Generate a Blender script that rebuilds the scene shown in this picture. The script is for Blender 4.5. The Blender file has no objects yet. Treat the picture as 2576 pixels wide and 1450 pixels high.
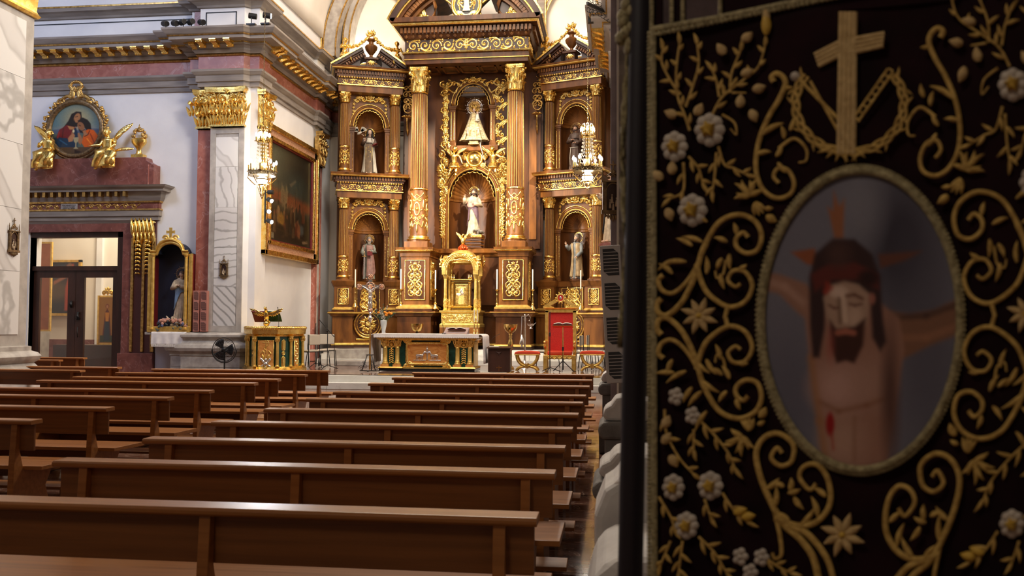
import bpy, bmesh, math, random
from math import sin, cos, pi, radians as R, sqrt, atan2, hypot
from mathutils import Vector, Matrix, noise as mnoise
import numpy as np
rnd = random.Random(7)
S = bpy.context.scene; C = S.collection
# ---------------------------------------------------------------- camera
FPX = 2150.0; ZC = 1.56
TH = math.atan(86/FPX); PS = math.atan(259/FPX); RO = 0.0045
Fv = Vector((-sin(PS)*cos(TH), cos(PS)*cos(TH), sin(TH)))
R0 = Vector((cos(PS), sin(PS), 0)); U0 = R0.cross(Fv)
Rv = R0*cos(RO) + U0*sin(RO); Uv = U0*cos(RO) - R0*sin(RO)
camd = bpy.data.cameras.new('camera'); cam = bpy.data.objects.new('camera', camd); C.objects.link(cam)
camd.sensor_width = 36; camd.lens = 36*FPX/2576; camd.clip_end = 200; camd.clip_start = 0.05
M4 = Matrix((Rv, Uv, -Fv)).transposed().to_4x4(); M4.translation = Vector((0, 0, ZC)); cam.matrix_world = M4
camd.dof.use_dof = True; camd.dof.focus_distance = 20; camd.dof.aperture_fstop = 5.0
S.camera = cam
def ray(px, py): return Fv*FPX + Rv*(px-1288) + Uv*(725-py)
def at(px, py, Y):                      # point of the place seen at pixel, on the plane y = Y
    d = ray(px, py); t = Y/d.y; return Vector((d.x*t, Y, ZC + d.z*t))
def atz(px, py, Z):
    d = ray(px, py); t = (Z-ZC)/d.z; return Vector((d.x*t, d.y*t, Z))
def atx(px, py, X):
    d = ray(px, py); t = X/d.x; return Vector((X, d.y*t, ZC + d.z*t))
# ---------------------------------------------------------------- world, lights, exposure
S.view_settings.view_transform = 'Standard'; S.view_settings.look = 'None'; S.view_settings.gamma = 1
S.view_settings.use_curve_mapping = False; S.view_settings.exposure = 0.0
W_ = bpy.data.worlds.new('world'); S.world = W_; W_.use_nodes = True
W_.node_tree.nodes['Background'].inputs[0].default_value = (.45, .55, .8, 1); W_.node_tree.nodes['Background'].inputs[1].default_value = .02
def light(kind, name, loc, to, power, col, size=.5, size_y=None, spot=60, blend=.6):
    l = bpy.data.lights.new(name, kind); l.energy = power; l.color = col
    if kind == 'AREA':
        l.size = size
        if size_y: l.shape = 'RECTANGLE'; l.size_y = size_y
    elif kind == 'SPOT': l.shadow_soft_size = size; l.spot_size = R(spot); l.spot_blend = blend
    else: l.shadow_soft_size = size
    o = bpy.data.objects.new(name, l); C.objects.link(o); o.location = loc
    if to is not None: o.rotation_euler = (Vector(to)-Vector(loc)).to_track_quat('-Z', 'Y').to_euler()
    return o
WARM = (1, .78, .52); NEU = (1, .93, .84); COOL = (.55, .68, 1)
light('AREA', 'chancel_wash', (-4.6, 19.5, 13.5), (-4.6, 27, 5.5), 420, (1, .86, .68), 2.5, .8)
light('AREA', 'chancel_top', (-4.6, 22.6, 14.9), (-4.6, 27.9, 12.0), 560, (1, .90, .80), 4, 1)
light('SPOT', 'cornice_glow_left', (-8.6, 27.3, 10.3), (-8.3, 27.95, 11.2), 90, (1, .88, .7), .08, spot=120)
light('SPOT', 'cornice_glow_right', (-.7, 27.3, 10.3), (-1.0, 27.95, 11.2), 90, (1, .88, .7), .08, spot=120)
light('SPOT', 'retable_spot_left', (-9.0, 21.2, 9.9), (-4.2, 27, 4.6), 5200, (1, .86, .64), .06, spot=48)
light('SPOT', 'retable_spot_right', (-.4, 20.8, 10.1), (-5.0, 27, 4.6), 5200, (1, .86, .64), .06, spot=48)
light('SPOT', 'painting_rig_spot', (-9.2, 21.3, 5.2), (-3.2, 27, 3.2), 2400, (1, .90, .78), .05, spot=60)
light('SPOT', 'nave_rig_spot', (-9.0, 21.2, 5.6), (-3.5, 11, .5), 1800, (.92, .95, 1), .08, spot=70)
light('AREA', 'transept_daylight', (-14.5, 14, 12.3), (-14, 22, 6), 520, (.54, .67, 1), 4, 3)
light('AREA', 'crossing_fill', (-4.5, 17.5, 12.8), (-4.8, 12.5, 0), 900, (1, .84, .64), 5, 2)  # added fill, out of view: brightens pew tops, leaves their backs dark
light('AREA', 'pier_fill', (-1.5, 14.5, 10), (-9.75, 14.5, 4), 760, (1, .93, .85), 2.5, 2)  # unseen area light put in to brighten the left pier
light('AREA', 'nave_left_fill', (-13, 14, 8), (-7, 11, 0), 90, (1, .80, .58), 3, 3)  # extra fill over the left aisle, no actual fitting there
light('AREA', 'banner_fill', (-2.2, -1.0, 5.5), (0.8, 1.4, 1.4), 44, (1, .86, .70), 1.2, 1.0)  # fill added behind the camera to lift the banner
# ---------------------------------------------------------------- mesh helpers
class MB:
    def __init__(s, T=None): s.v = []; s.f = []; s.T = T or Matrix()
    def add(s, vs, fs):
        n = len(s.v); T = s.T
        s.v.extend([tuple(T @ Vector(p)) for p in vs]); s.f.extend([tuple(i+n for i in q) for q in fs]); return s
    def box(s, x0, y0, z0, x1, y1, z1):
        vs = [(x, y, z) for z in (z0, z1) for y in (y0, y1) for x in (x0, x1)]
        return s.add(vs, [(0, 2, 3, 1), (4, 5, 7, 6), (0, 1, 5, 4), (2, 6, 7, 3), (0, 4, 6, 2), (1, 3, 7, 5)])
    def obox(s, c, d, sz, up=(0, 0, 1)):          # box centred at c with long axis d (length sz[0]), width sz[1], height sz[2]
        d = Vector(d).normalized(); u = Vector(up); w = u.cross(d)
        if w.length < 1e-4: w = Vector((1, 0, 0)).cross(d)
        w.normalize(); u = d.cross(w); c = Vector(c); a, b, e = sz[0]/2, sz[1]/2, sz[2]/2
        vs = [c+d*i*a+w*j*b+u*k*e for k in (-1, 1) for j in (-1, 1) for i in (-1, 1)]
        return s.add(vs, [(0, 2, 3, 1), (4, 5, 7, 6), (0, 1, 5, 4), (2, 6, 7, 3), (0, 4, 6, 2), (1, 3, 7, 5)])
    def lathe(s, pr, n=24, c=(0, 0, 0), sx=1, sy=1, fn=None):
        vs = []
        for r, z in pr:
            for i in range(n):
                a = 2*pi*i/n; rr = fn(r, z, a) if fn else r
                vs.append((c[0]+rr*cos(a)*sx, c[1]+rr*sin(a)*sy, c[2]+z))
        m = len(pr); fs = [(j*n+i, j*n+(i+1) % n, (j+1)*n+(i+1) % n, (j+1)*n+i) for j in range(m-1) for i in range(n)]
        fs += [tuple(range(n-1, -1, -1)), tuple((m-1)*n+i for i in range(n))]
        return s.add(vs, fs)
    def tube(s, pts, r, n=6, sq=1.0, up=(0, 0, 1), closed=False):   # r number or list; sq = flattening along `up`
        P = [Vector(p) for p in pts]; m = len(P)
        if not hasattr(r, '__len__'): r = [r]*m
        vs = []; up = Vector(up)
        for i, p in enumerate(P):
            if closed: d = P[(i+1) % m]-P[i-1]
            else: d = P[min(i+1, m-1)]-P[max(i-1, 0)]
            if d.length < 1e-9: d = Vector((0, 0, 1))
            d.normalize(); w = up.cross(d)
            if w.length < 1e-3: w = Vector((1, 0, 0)).cross(d) if abs(d.x) < .9 else Vector((0, 1, 0)).cross(d)
            w.normalize(); u = d.cross(w)
            for k in range(n):
                a = 2*pi*k/n+pi/n; vs.append(p+w*cos(a)*r[i]+u*sin(a)*r[i]*sq)
        q = m if closed else m-1
        fs = [(i*n+k, i*n+(k+1) % n, ((i+1) % m)*n+(k+1) % n, ((i+1) % m)*n+k) for i in range(q) for k in range(n)]
        if not closed: fs += [tuple(range(n-1, -1, -1)), tuple((m-1)*n+k for k in range(n))]
        return s.add(vs, fs)
    def ell(s, c, r, n=10, m=7, rot=None):
        if not hasattr(r, '__len__'): r = (r, r, r)
        vs = [(0, 0, -1)]
        for j in range(1, m):
            b = pi*j/m-pi/2; vs += [(cos(b)*cos(2*pi*i/n), cos(b)*sin(2*pi*i/n), sin(b)) for i in range(n)]
        vs.append((0, 0, 1)); c = Vector(c); o = []
        for x, y, z in vs:
            p = Vector((x*r[0], y*r[1], z*r[2]))
            if rot is not None: p = rot @ p
            o.append(p+c)
        fs = [(0, 1+(i+1) % n, 1+i) for i in range(n)]
        fs += [(1+j*n+i, 1+j*n+(i+1) % n, 1+(j+1)*n+(i+1) % n, 1+(j+1)*n+i) for j in range(m-2) for i in range(n)]
        t = len(vs)-1; b = 1+(m-2)*n; fs += [(b+i, b+(i+1) % n, t) for i in range(n)]
        return s.add(o, fs)
    def prism(s, poly, a, b, ax='y'):             # polygon in (x,z) pushed from y=a to y=b ('z': (x,y) from z=a to b; 'x': (y,z))
        if len(poly) > 2:
            ar = sum(poly[i-1][0]*p[1]-p[0]*poly[i-1][1] for i, p in enumerate(poly))
            if (ar < 0) != (ax == 'y'): poly = poly[::-1]
        f = {'y': lambda p, d: (p[0], d, p[1]), 'z': lambda p, d: (p[0], p[1], d), 'x': lambda p, d: (d, p[0], p[1])}[ax]
        if a > b: a, b = b, a
        n = len(poly); vs = [f(p, a) for p in poly]+[f(p, b) for p in poly]
        fs = [tuple(range(n-1, -1, -1)), tuple(range(n, 2*n))]+[(i, (i+1) % n, n+(i+1) % n, n+i) for i in range(n)]
        return s.add(vs, fs)
    def molding(s, path, prof, closed=False):     # path [(x,y)] seen from above, outside on its right; prof [(out, z)] bottom to top
        P = [Vector((p[0], p[1])) for p in path]; m = len(P); offs = []
        for i in range(m):
            ds = []
            if closed or i > 0: ds.append((P[i]-P[i-1]).normalized())
            if closed or i < m-1: ds.append((P[(i+1) % m]-P[i]).normalized())
            ns = [Vector((d.y, -d.x)) for d in ds]
            b = ns[0] if len(ns) == 1 else (ns[0]+ns[1]).normalized()
            k = 1/max(.3, b.dot(ns[0])); offs.append(b*k)
        q = len(prof); vs = [(P[i].x+offs[i].x*o, P[i].y+offs[i].y*o, z) for i in range(m) for o, z in prof]
        t = m if closed else m-1
        fs = [(i*q+j, ((i+1) % m)*q+j, ((i+1) % m)*q+j+1, i*q+j+1) for i in range(t) for j in range(q-1)]
        if not closed: fs += [tuple(range(q)), tuple((m-1)*q+j for j in range(q-1, -1, -1))]
        return s.add(vs, fs)
    def grid(s, fn, nu, nv, closed=False):
        vs = [fn(i/nu, j/nv) for j in range(nv+1) for i in range(nu+(0 if closed else 1))]; w = nu if closed else nu+1
        return s.add(vs, [(j*w+i, j*w+(i+1) % w, (j+1)*w+(i+1) % w, (j+1)*w+i) for j in range(nv) for i in range(nu)])
    def join(s, o): n = len(s.v); s.v.extend(o.v); s.f.extend([tuple(i+n for i in q) for q in o.f]); return s
def empty(name, label, cat, loc=(0, 0, 0), rz=0, group=None):
    o = bpy.data.objects.new(name, None); C.objects.link(o); o.location = loc; o.rotation_euler = (0, 0, rz); o.empty_display_size = .1
    o['label'] = label; o['category'] = cat
    if group: o['group'] = group
    return o
def frame(o):
    M = Matrix.Rotation(o.rotation_euler[2], 4, 'Z'); M.translation = Vector(o.location); return M
def build(name, mb, mat, par=None, sm=False, world=False, label=None, bev=0, kind=None, rem=0, smo=0, up=None, thick=0, sub=0):
    vs = mb.v
    if world and par is not None:
        T = frame(par) if par.parent is None else frame(par.parent)
        T = T.inverted(); vs = [tuple(T @ Vector(p)) for p in vs]
    elif par is None and not world and up is None and len(vs):
        pass
    loc = None
    if par is None and len(vs):
        a = np.array(vs); lo = a.min(0); hi = a.max(0); loc = Vector(((lo[0]+hi[0])/2, (lo[1]+hi[1])/2, lo[2]))
        vs = [(p[0]-loc.x, p[1]-loc.y, p[2]-loc.z) for p in vs]
    me = bpy.data.meshes.new(name); me.from_pydata(vs, [], mb.f); me.update()
    if sm: me.polygons.foreach_set('use_smooth', [True]*len(me.polygons))
    if mat is not None: me.materials.append(mat)
    o = bpy.data.objects.new(name, me); C.objects.link(o)
    if loc is not None: o.location = loc
    if par is not None: o.parent = par
    if label: o['label'] = label
    if kind: o['kind'] = kind
    if sm == 2: m = o.modifiers.new('es', 'EDGE_SPLIT'); m.split_angle = R(38)
    if bev: m = o.modifiers.new('bv', 'BEVEL'); m.width = bev; m.segments = 2; m.limit_method = 'ANGLE'; m.angle_limit = R(35)
    if thick: m = o.modifiers.new('so', 'SOLIDIFY'); m.thickness = thick; m.offset = 0
    if rem: m = o.modifiers.new('rm', 'REMESH'); m.mode = 'VOXEL'; m.voxel_size = rem; m.use_smooth_shade = True
    if smo: m = o.modifiers.new('sm', 'SMOOTH'); m.iterations = smo; m.factor = .5
    if sub: m = o.modifiers.new('ss', 'SUBSURF'); m.levels = m.render_levels = sub
    return o
def thing(name, mb, mat, label, cat, group=None, **k):
    o = build(name, mb, mat, None, **k); o['label'] = label; o['category'] = cat
    if group: o['group'] = group
    return o
def struct(name, mb, mat, par=None, **k):
    o = build(name, mb, mat, par, **k)
    if par is None: o['kind'] = 'structure'
    return o
def inst(name, me_ob, par, loc=(0, 0, 0), rot=(0, 0, 0), sc=(1, 1, 1)):    # another object on the same mesh data
    o = bpy.data.objects.new(name, me_ob.data); C.objects.link(o); o.parent = par; o.location = loc; o.rotation_euler = rot; o.scale = sc
    for m in me_ob.modifiers:
        n = o.modifiers.new(m.name, m.type)
        for a in ('split_angle', 'width', 'segments', 'limit_method', 'angle_limit', 'mode', 'voxel_size', 'use_smooth_shade', 'iterations', 'factor'):
            if hasattr(m, a):
                try: setattr(n, a, getattr(m, a))
                except Exception: pass
    if par is None and 'kind' in me_ob: o['kind'] = me_ob['kind']
    return o
def dup(o, par=None, loc=None, rz=None, label=None):
    c = o.copy(); C.objects.link(c); c.parent = par
    if loc is not None: c.location = loc
    if rz is not None: c.rotation_euler = (0, 0, rz)
    if label: c['label'] = label
    for ch in KIDS.get(o.name) or [x for x in o.children]: dup(ch, c)
    return c
KIDS = {}
def arc(cx, cz, rx, rz, a0, a1, n): return [(cx+rx*cos(R(a0+(a1-a0)*i/n)), cz+rz*sin(R(a0+(a1-a0)*i/n))) for i in range(n+1)]
# ---------------------------------------------------------------- materials
def mat(name, col, rough=.5, metal=0, spec=.5, emit=None, es=0, alpha=1, trans=0, coat=0):
    m = bpy.data.materials.new(name); m.use_nodes = True; b = m.node_tree.nodes['Principled BSDF']
    b.inputs['Base Color'].default_value = (*col, 1); b.inputs['Roughness'].default_value = rough; b.inputs['Metallic'].default_value = metal
    b.inputs['Specular IOR Level'].default_value = spec
    if emit: b.inputs['Emission Color'].default_value = (*emit, 1); b.inputs['Emission Strength'].default_value = es
    if trans: b.inputs['Transmission Weight'].default_value = trans
    if coat: b.inputs['Coat Weight'].default_value = coat; b.inputs['Coat Roughness'].default_value = .12
    return m
def nd(m, t, **k):
    n = m.node_tree.nodes.new(t)
    for a, v in k.items(): setattr(n, a, v)
    return n
def lk(m, a, b): m.node_tree.links.new(a, b)
def noisy(name, c1, c2, scale=5, stretch=(1, 1, 1), rough=.5, metal=0, detail=6, bump=0, dist=0, lo=.35, hi=.65, spec=.5, coat=0, c3=None, vein=0, vs=2.0, bscale=None, wave=None, rvar=0, vcol=(.2, .16, .15)):
    m = mat(name, c1, rough, metal, spec, coat=coat); b = m.node_tree.nodes['Principled BSDF']
    tc = nd(m, 'ShaderNodeTexCoord'); mp = nd(m, 'ShaderNodeMapping'); mp.inputs['Scale'].default_value = stretch
    geo = nd(m, 'ShaderNodeNewGeometry'); lk(m, geo.outputs['Position'], mp.inputs[0])
    no = nd(m, 'ShaderNodeTexNoise'); no.inputs['Scale'].default_value = scale; no.inputs['Detail'].default_value = detail; no.inputs['Distortion'].default_value = dist
    lk(m, mp.outputs[0], no.inputs['Vector']); src = no.outputs['Fac']
    if wave:
        wv = nd(m, 'ShaderNodeTexWave', wave_type='BANDS', bands_direction=wave[0]); wv.inputs['Scale'].default_value = wave[1]; wv.inputs['Distortion'].default_value = wave[2]
        wv.inputs['Detail'].default_value = 4; wv.inputs['Detail Scale'].default_value = .6; lk(m, mp.outputs[0], wv.inputs['Vector']); src = wv.outputs['Fac']
    cr = nd(m, 'ShaderNodeValToRGB'); e = cr.color_ramp.elements; e[0].position = lo; e[0].color = (*c1, 1); e[1].position = hi; e[1].color = (*c2, 1)
    if c3: x = cr.color_ramp.elements.new((lo+hi)/2); x.color = (*c3, 1)
    lk(m, src, cr.inputs[0]); out = cr.outputs[0]
    if vein:
        n2 = nd(m, 'ShaderNodeTexNoise'); n2.inputs['Scale'].default_value = vs; n2.inputs['Detail'].default_value = 5; n2.inputs['Distortion'].default_value = 1.2; lk(m, geo.outputs['Position'], n2.inputs['Vector'])
        c4 = nd(m, 'ShaderNodeValToRGB'); f = c4.color_ramp.elements; f[0].position = .485; f[0].color = (0, 0, 0, 1); f[1].position = .515; f[1].color = (0, 0, 0, 1)
        x = c4.color_ramp.elements.new(.5); x.color = (1, 1, 1, 1); lk(m, n2.outputs['Fac'], c4.inputs[0])
        mx = nd(m, 'ShaderNodeMix', data_type='RGBA'); ml = nd(m, 'ShaderNodeMath', operation='MULTIPLY'); ml.inputs[1].default_value = vein
        lk(m, c4.outputs[0], ml.inputs[0]); lk(m, ml.outputs[0], mx.inputs['Factor']); lk(m, out, mx.inputs['A']); mx.inputs['B'].default_value = (*vcol, 1); out = mx.outputs['Result']
    lk(m, out, b.inputs['Base Color'])
    if bump:
        bn = nd(m, 'ShaderNodeTexNoise'); bn.inputs['Scale'].default_value = bscale or scale*3; bn.inputs['Detail'].default_value = 4; lk(m, mp.outputs[0], bn.inputs['Vector'])
        bp = nd(m, 'ShaderNodeBump'); bp.inputs['Strength'].default_value = bump; bp.inputs['Distance'].default_value = .01
        lk(m, bn.outputs['Fac'], bp.inputs['Height']); lk(m, bp.outputs[0], b.inputs['Normal'])
    if rvar:
        mr = nd(m, 'ShaderNodeMapRange'); mr.inputs['To Min'].default_value = rough-rvar; mr.inputs['To Max'].default_value = rough+rvar
        lk(m, no.outputs['Fac'], mr.inputs['Value']); lk(m, mr.outputs[0], b.inputs['Roughness'])
    return m
def vcolmat(name, rough=.6, spec=.3, metal=0, coat=0):
    m = mat(name, (.5, .5, .5), rough, metal, spec, coat=coat); a = nd(m, 'ShaderNodeVertexColor'); a.layer_name = 'paint'
    lk(m, a.outputs[0], m.node_tree.nodes['Principled BSDF'].inputs['Base Color']); return m
G = {}
G['gold'] = noisy('gilding', (.92, .58, .13), (1, .76, .27), 9, rough=.27, metal=1, bump=.25, bscale=60, rvar=.08)
G['golddk'] = noisy('old_gilding', (.40, .24, .07), (.75, .50, .18), 14, rough=.36, metal=1, bump=.3, bscale=60)
G['goldflat'] = noisy('gold_leaf_wood', (.70, .43, .09), (.90, .62, .18), 10, rough=.38, metal=.75, bump=.15, bscale=40)
G['brass'] = noisy('brass', (.62, .42, .12), (.80, .58, .22), 20, rough=.22, metal=1)
G['silver'] = noisy('silver', (.75, .73, .70), (.9, .88, .85), 20, rough=.2, metal=1)
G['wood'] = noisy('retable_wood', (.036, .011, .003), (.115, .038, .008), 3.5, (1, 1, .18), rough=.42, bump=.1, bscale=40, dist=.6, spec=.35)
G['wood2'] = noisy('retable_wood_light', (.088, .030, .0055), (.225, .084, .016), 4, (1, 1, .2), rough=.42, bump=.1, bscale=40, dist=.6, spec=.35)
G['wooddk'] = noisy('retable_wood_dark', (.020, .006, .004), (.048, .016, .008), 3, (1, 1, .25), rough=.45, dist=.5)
G['pew'] = noisy('pew_beech', (.27, .098, .022), (.40, .155, .040), 2.2, (.5, 14, 14), rough=.33, bump=.06, bscale=12, dist=.3, lo=.3, hi=.7, rvar=.05)
G['pewshade'] = noisy('pew_beech_shaded', (.16, .055, .013), (.25, .090, .023), 2.2, (.5, 14, 14), rough=.4, dist=.3, lo=.3, hi=.7)  # darker copy of the beech: shade on the unlit backs put into the colour
G['door'] = noisy('door_wood', (.030, .011, .007), (.055, .02, .012), 5, (1, 1, .2), rough=.38)
G['white'] = noisy('plaster_white', (.70, .69, .70), (.78, .77, .77), 1.2, rough=.85, bump=.12, bscale=25)
G['cream'] = noisy('plaster_cream', (.80, .75, .68), (.72, .66, .58), .8, rough=.85, bump=.08, bscale=20, detail=8)
G['stone'] = noisy('painted_stone', (.185, .155, .135), (.29, .25, .215), 3, (.4, .4, 3), rough=.7, bump=.1)
G['stonelt'] = noisy('grey_marbling', (.33, .30, .27), (.46, .42, .38), 4, rough=.55, bump=.05)
G['rock'] = noisy('limestone', (.30, .265, .235), (.44, .40, .36), 6, rough=.75, bump=.25, bscale=40)
G['rockdk'] = noisy('grey_stone', (.15, .14, .13), (.22, .21, .20), 8, rough=.8, bump=.4, bscale=60)
G['rockwh'] = noisy('pale_carved_stone', (.55, .52, .50), (.68, .65, .62), 6, rough=.7, bump=.2, bscale=40)
G['pink'] = noisy('red_marbling', (.30, .090, .062), (.41, .15, .11), 3.5, rough=.38, dist=1.2, vein=.45, vs=1.4, vcol=(.62, .42, .38))
G['pinkdk'] = noisy('dark_red_marbling', (.14, .040, .032), (.22, .075, .058), 3, rough=.35, dist=1.2, vein=.4, vs=2.0, vcol=(.42, .24, .22))
G['floor'] = noisy('floor_marble', (.085, .040, .028), (.26, .15, .11), 2.4, (1, 4, 1), rough=.10, dist=2.2, c3=(.16, .075, .05), vein=.5, vs=2.4, vcol=(.55, .42, .34))
G['step'] = noisy('white_marble_steps', (.62, .60, .54), (.70, .68, .63), 3, rough=.25, vein=.25, vs=1, vcol=(.4, .38, .34))
G['black'] = mat('black_metal', (.012, .012, .013), .45)
G['blackg'] = mat('black_gloss', (.010, .010, .012), .2)
G['cloth'] = noisy('white_cloth', (.74, .70, .68), (.82, .79, .77), 8, rough=.9)
G['cream2'] = mat('cream_upholstery', (.52, .46, .37), .85)
G['red'] = noisy('red_velvet', (.42, .010, .006), (.55, .02, .010), 40, rough=.8)
G['green'] = noisy('green_marble', (.004, .028, .018), (.012, .060, .040), 5, rough=.18, dist=1.5)
G['amber'] = noisy('amber_onyx', (.55, .20, .045), (.75, .36, .10), 3, (1, 1, 2.5), rough=.16, dist=1.5, vein=.5, vs=2, vcol=(.35, .09, .02))
G['skin'] = mat('painted_skin', (.55, .33, .22), .5); G['wax'] = mat('candle_wax', (.80, .74, .60), .5)
G['hairdk'] = mat('dark_painted_hair', (.045, .025, .018), .6); G['hairgr'] = mat('grey_painted_beard', (.17, .14, .12), .7)
G['glass'] = mat('clear_glass', (.9, .95, .95), .03)
_t = nd(G['glass'], 'ShaderNodeBsdfTransparent'); _g = nd(G['glass'], 'ShaderNodeBsdfGlossy'); _g.inputs['Roughness'].default_value = .03; _x = nd(G['glass'], 'ShaderNodeMixShader'); _x.inputs[0].default_value = .06
lk(G['glass'], _t.outputs[0], _x.inputs[1]); lk(G['glass'], _g.outputs[0], _x.inputs[2]); lk(G['glass'], _x.outputs[0], G['glass'].node_tree.nodes['Material Output'].inputs[0])
G['bulb'] = mat('lit_bulb', (1, 1, 1), .5, emit=(1, .93, .86), es=35); G['bulb2'] = mat('lit_lamp', (1, 1, 1), .5, emit=(.8, .88, 1), es=60)
G['book'] = mat('book_pages', (.78, .72, .62), .8); G['bookred'] = mat('red_book_cover', (.12, .006, .008), .5)
# ================================================================ ornament helpers: 2D curves raised on a surface
class Orn:
    """relief built on a surface: fn(u, v, w) gives the point at (u, v) raised by w"""
    def __init__(s, fn, k=1.0): s.fn = fn; s.mb = MB(); s.k = k
    def strip(s, pts, r, h=None, n=5):            # rounded ribbon along a 2D curve
        m = len(pts)
        if not hasattr(r, '__len__'): r = [r]*m
        vs = []
        for i in range(m):
            a, b = pts[max(i-1, 0)], pts[min(i+1, m-1)]; dx, dy = b[0]-a[0], b[1]-a[1]; L = hypot(dx, dy) or 1
            nx, ny = -dy/L, dx/L
            for k in range(n):
                t = k/(n-1); q = cos(pi*t); w = sin(pi*t)*(h if h else r[i]*.9)*(1 if h is None else min(1, r[i]/max(max(r), 1e-9)+.2))
                vs.append(s.fn(pts[i][0]+nx*q*r[i], pts[i][1]+ny*q*r[i], w*s.k))
        s.mb.add(vs, [(i*n+k, i*n+k+1, (i+1)*n+k+1, (i+1)*n+k) for i in range(m-1) for k in range(n-1)]); return s
    def spiral(s, cx, cy, r0, turns, a0, d=1, w=.02, n=None, r1=0.0, bud=True):   # starts on radius r0 at angle a0 and winds in
        n = n or max(10, int(14*turns)); P = []; W = []
        for i in range(n+1):
            t = i/n; r = r0*(1-t)**.85*(1-r1)+r0*r1*t if r1 == 0 else r0*(1-t)+r1*t
            r = max(r, r0*.12); a = a0+d*turns*2*pi*t; P.append((cx+r*cos(a), cy+r*sin(a))); W.append(w*(1-.45*t))
        s.strip(P, W)
        if bud: s.bud(cx, cy, w*1.5)
        return P
    def bud(s, x, y, r, h=None, n=8):
        h = h or r*.9; vs = [s.fn(x, y, h*s.k)]
        for k in range(2):
            q = (.62, 1)[k]; hh = (.75, 0)[k]; vs += [s.fn(x+r*q*cos(2*pi*i/n), y+r*q*sin(2*pi*i/n), h*hh*s.k) for i in range(n)]
        s.mb.add(vs, [(0, 1+i, 1+(i+1) % n) for i in range(n)]+[(1+i, 1+n+i, 1+n+(i+1) % n, 1+(i+1) % n) for i in range(n)]); return s
    def leaf(s, x, y, a, L, w, bend=0.0, h=None):
        P = []; Wd = []; m = 7; h = h or w*.8; px, py, an = x, y, a; st = L/(m-1)
        for i in range(m):
            t = i/(m-1); P.append((px, py)); Wd.append(max(w*.06, w*sin(pi*min(1, t*.93+.07))**.8*(1-.35*t))); an += bend/(m-1); px += cos(an)*st; py += sin(an)*st
        return s.strip(P, Wd, h, 5)
    def acan(s, x, y, a, L, w, bend=.6):          # acanthus: a curling spine with lobes on both sides
        px, py, an = x, y, a; m = 5; st = L/m
        for i in range(m):
            for sd in (-1, 1): s.leaf(px, py, an+sd*.9, w*(1.3-.13*i), w*.33, -sd*.5)
            an += bend/m; px += cos(an)*st; py += sin(an)*st
        s.leaf(x, y, a, L*1.15, w*.42, bend); return s
    def flower(s, x, y, r, n=6, a0=0):
        for i in range(n): s.leaf(x, y, a0+2*pi*i/n, r, r*.33, 0)
        s.bud(x, y, r*.28, r*.5); return s
    def ring(s, cx, cy, rx, ry, w, n=28, h=None): s.strip([(cx+rx*cos(2*pi*i/n), cy+ry*sin(2*pi*i/n)) for i in range(n+1)], w, h); return s
    def path(s, pts, w, n=5, taper=0, h=None):     # smooth (Catmull-Rom) through pts
        Q = []; m = len(pts)
        for i in range(m-1):
            p0, p1, p2, p3 = pts[max(i-1, 0)], pts[i], pts[i+1], pts[min(i+2, m-1)]
            for k in range(n):
                t = k/n; Q.append(tuple(.5*((2*p1[j])+(-p0[j]+p2[j])*t+(2*p0[j]-5*p1[j]+4*p2[j]-p3[j])*t*t+(-p0[j]+3*p1[j]-3*p2[j]+p3[j])*t**3) for j in (0, 1)))
        Q.append(tuple(pts[-1])); L = len(Q)-1
        s.strip(Q, [w*(1-taper*(i/L)) for i in range(L+1)], h); return Q
def frieze_orn(o, x0, x1, zc, h, n):              # running scroll symmetrical about the middle
    cx = (x0+x1)/2; L = (x1-x0)/2; st = L/n
    for sd in (-1, 1):
        for i in range(n):
            x = cx+sd*st*(i+.55); up = 1 if i % 2 else -1; r = min(h*.42, st*.46)
            o.spiral(x, zc+up*h*.02, r, 1.6, (pi if sd > 0 else 0)+.2*up, up*sd, h*.062)
            o.path([(x-sd*st*.62, zc-up*h*.34), (x-sd*st*.35, zc-up*h*.42), (x, zc-up*h*.40), (x+sd*st*.36, zc-up*h*.2)], h*.055, 4)
            for a in (.5, 1.5, 2.6): o.leaf(x+cos(a)*r*up, zc+sin(a)*r*up, a+(0 if up > 0 else pi), h*.22, h*.07, .8)
            o.leaf(x+sd*st*.38, zc+up*h*.3, up*.9 if sd > 0 else pi-up*.9, h*.3, h*.085, .6*sd)
            o.bud(x+sd*st*.5, zc-up*h*.34, h*.07)
    o.flower(cx, zc+h*.18, h*.26, 7); o.leaf(cx, zc, -pi/2, h*.45, h*.10); o.path([(cx-h*.3, zc-h*.02), (cx, zc-h*.08), (cx+h*.3, zc-h*.02)], h*.06, 3)
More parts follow.
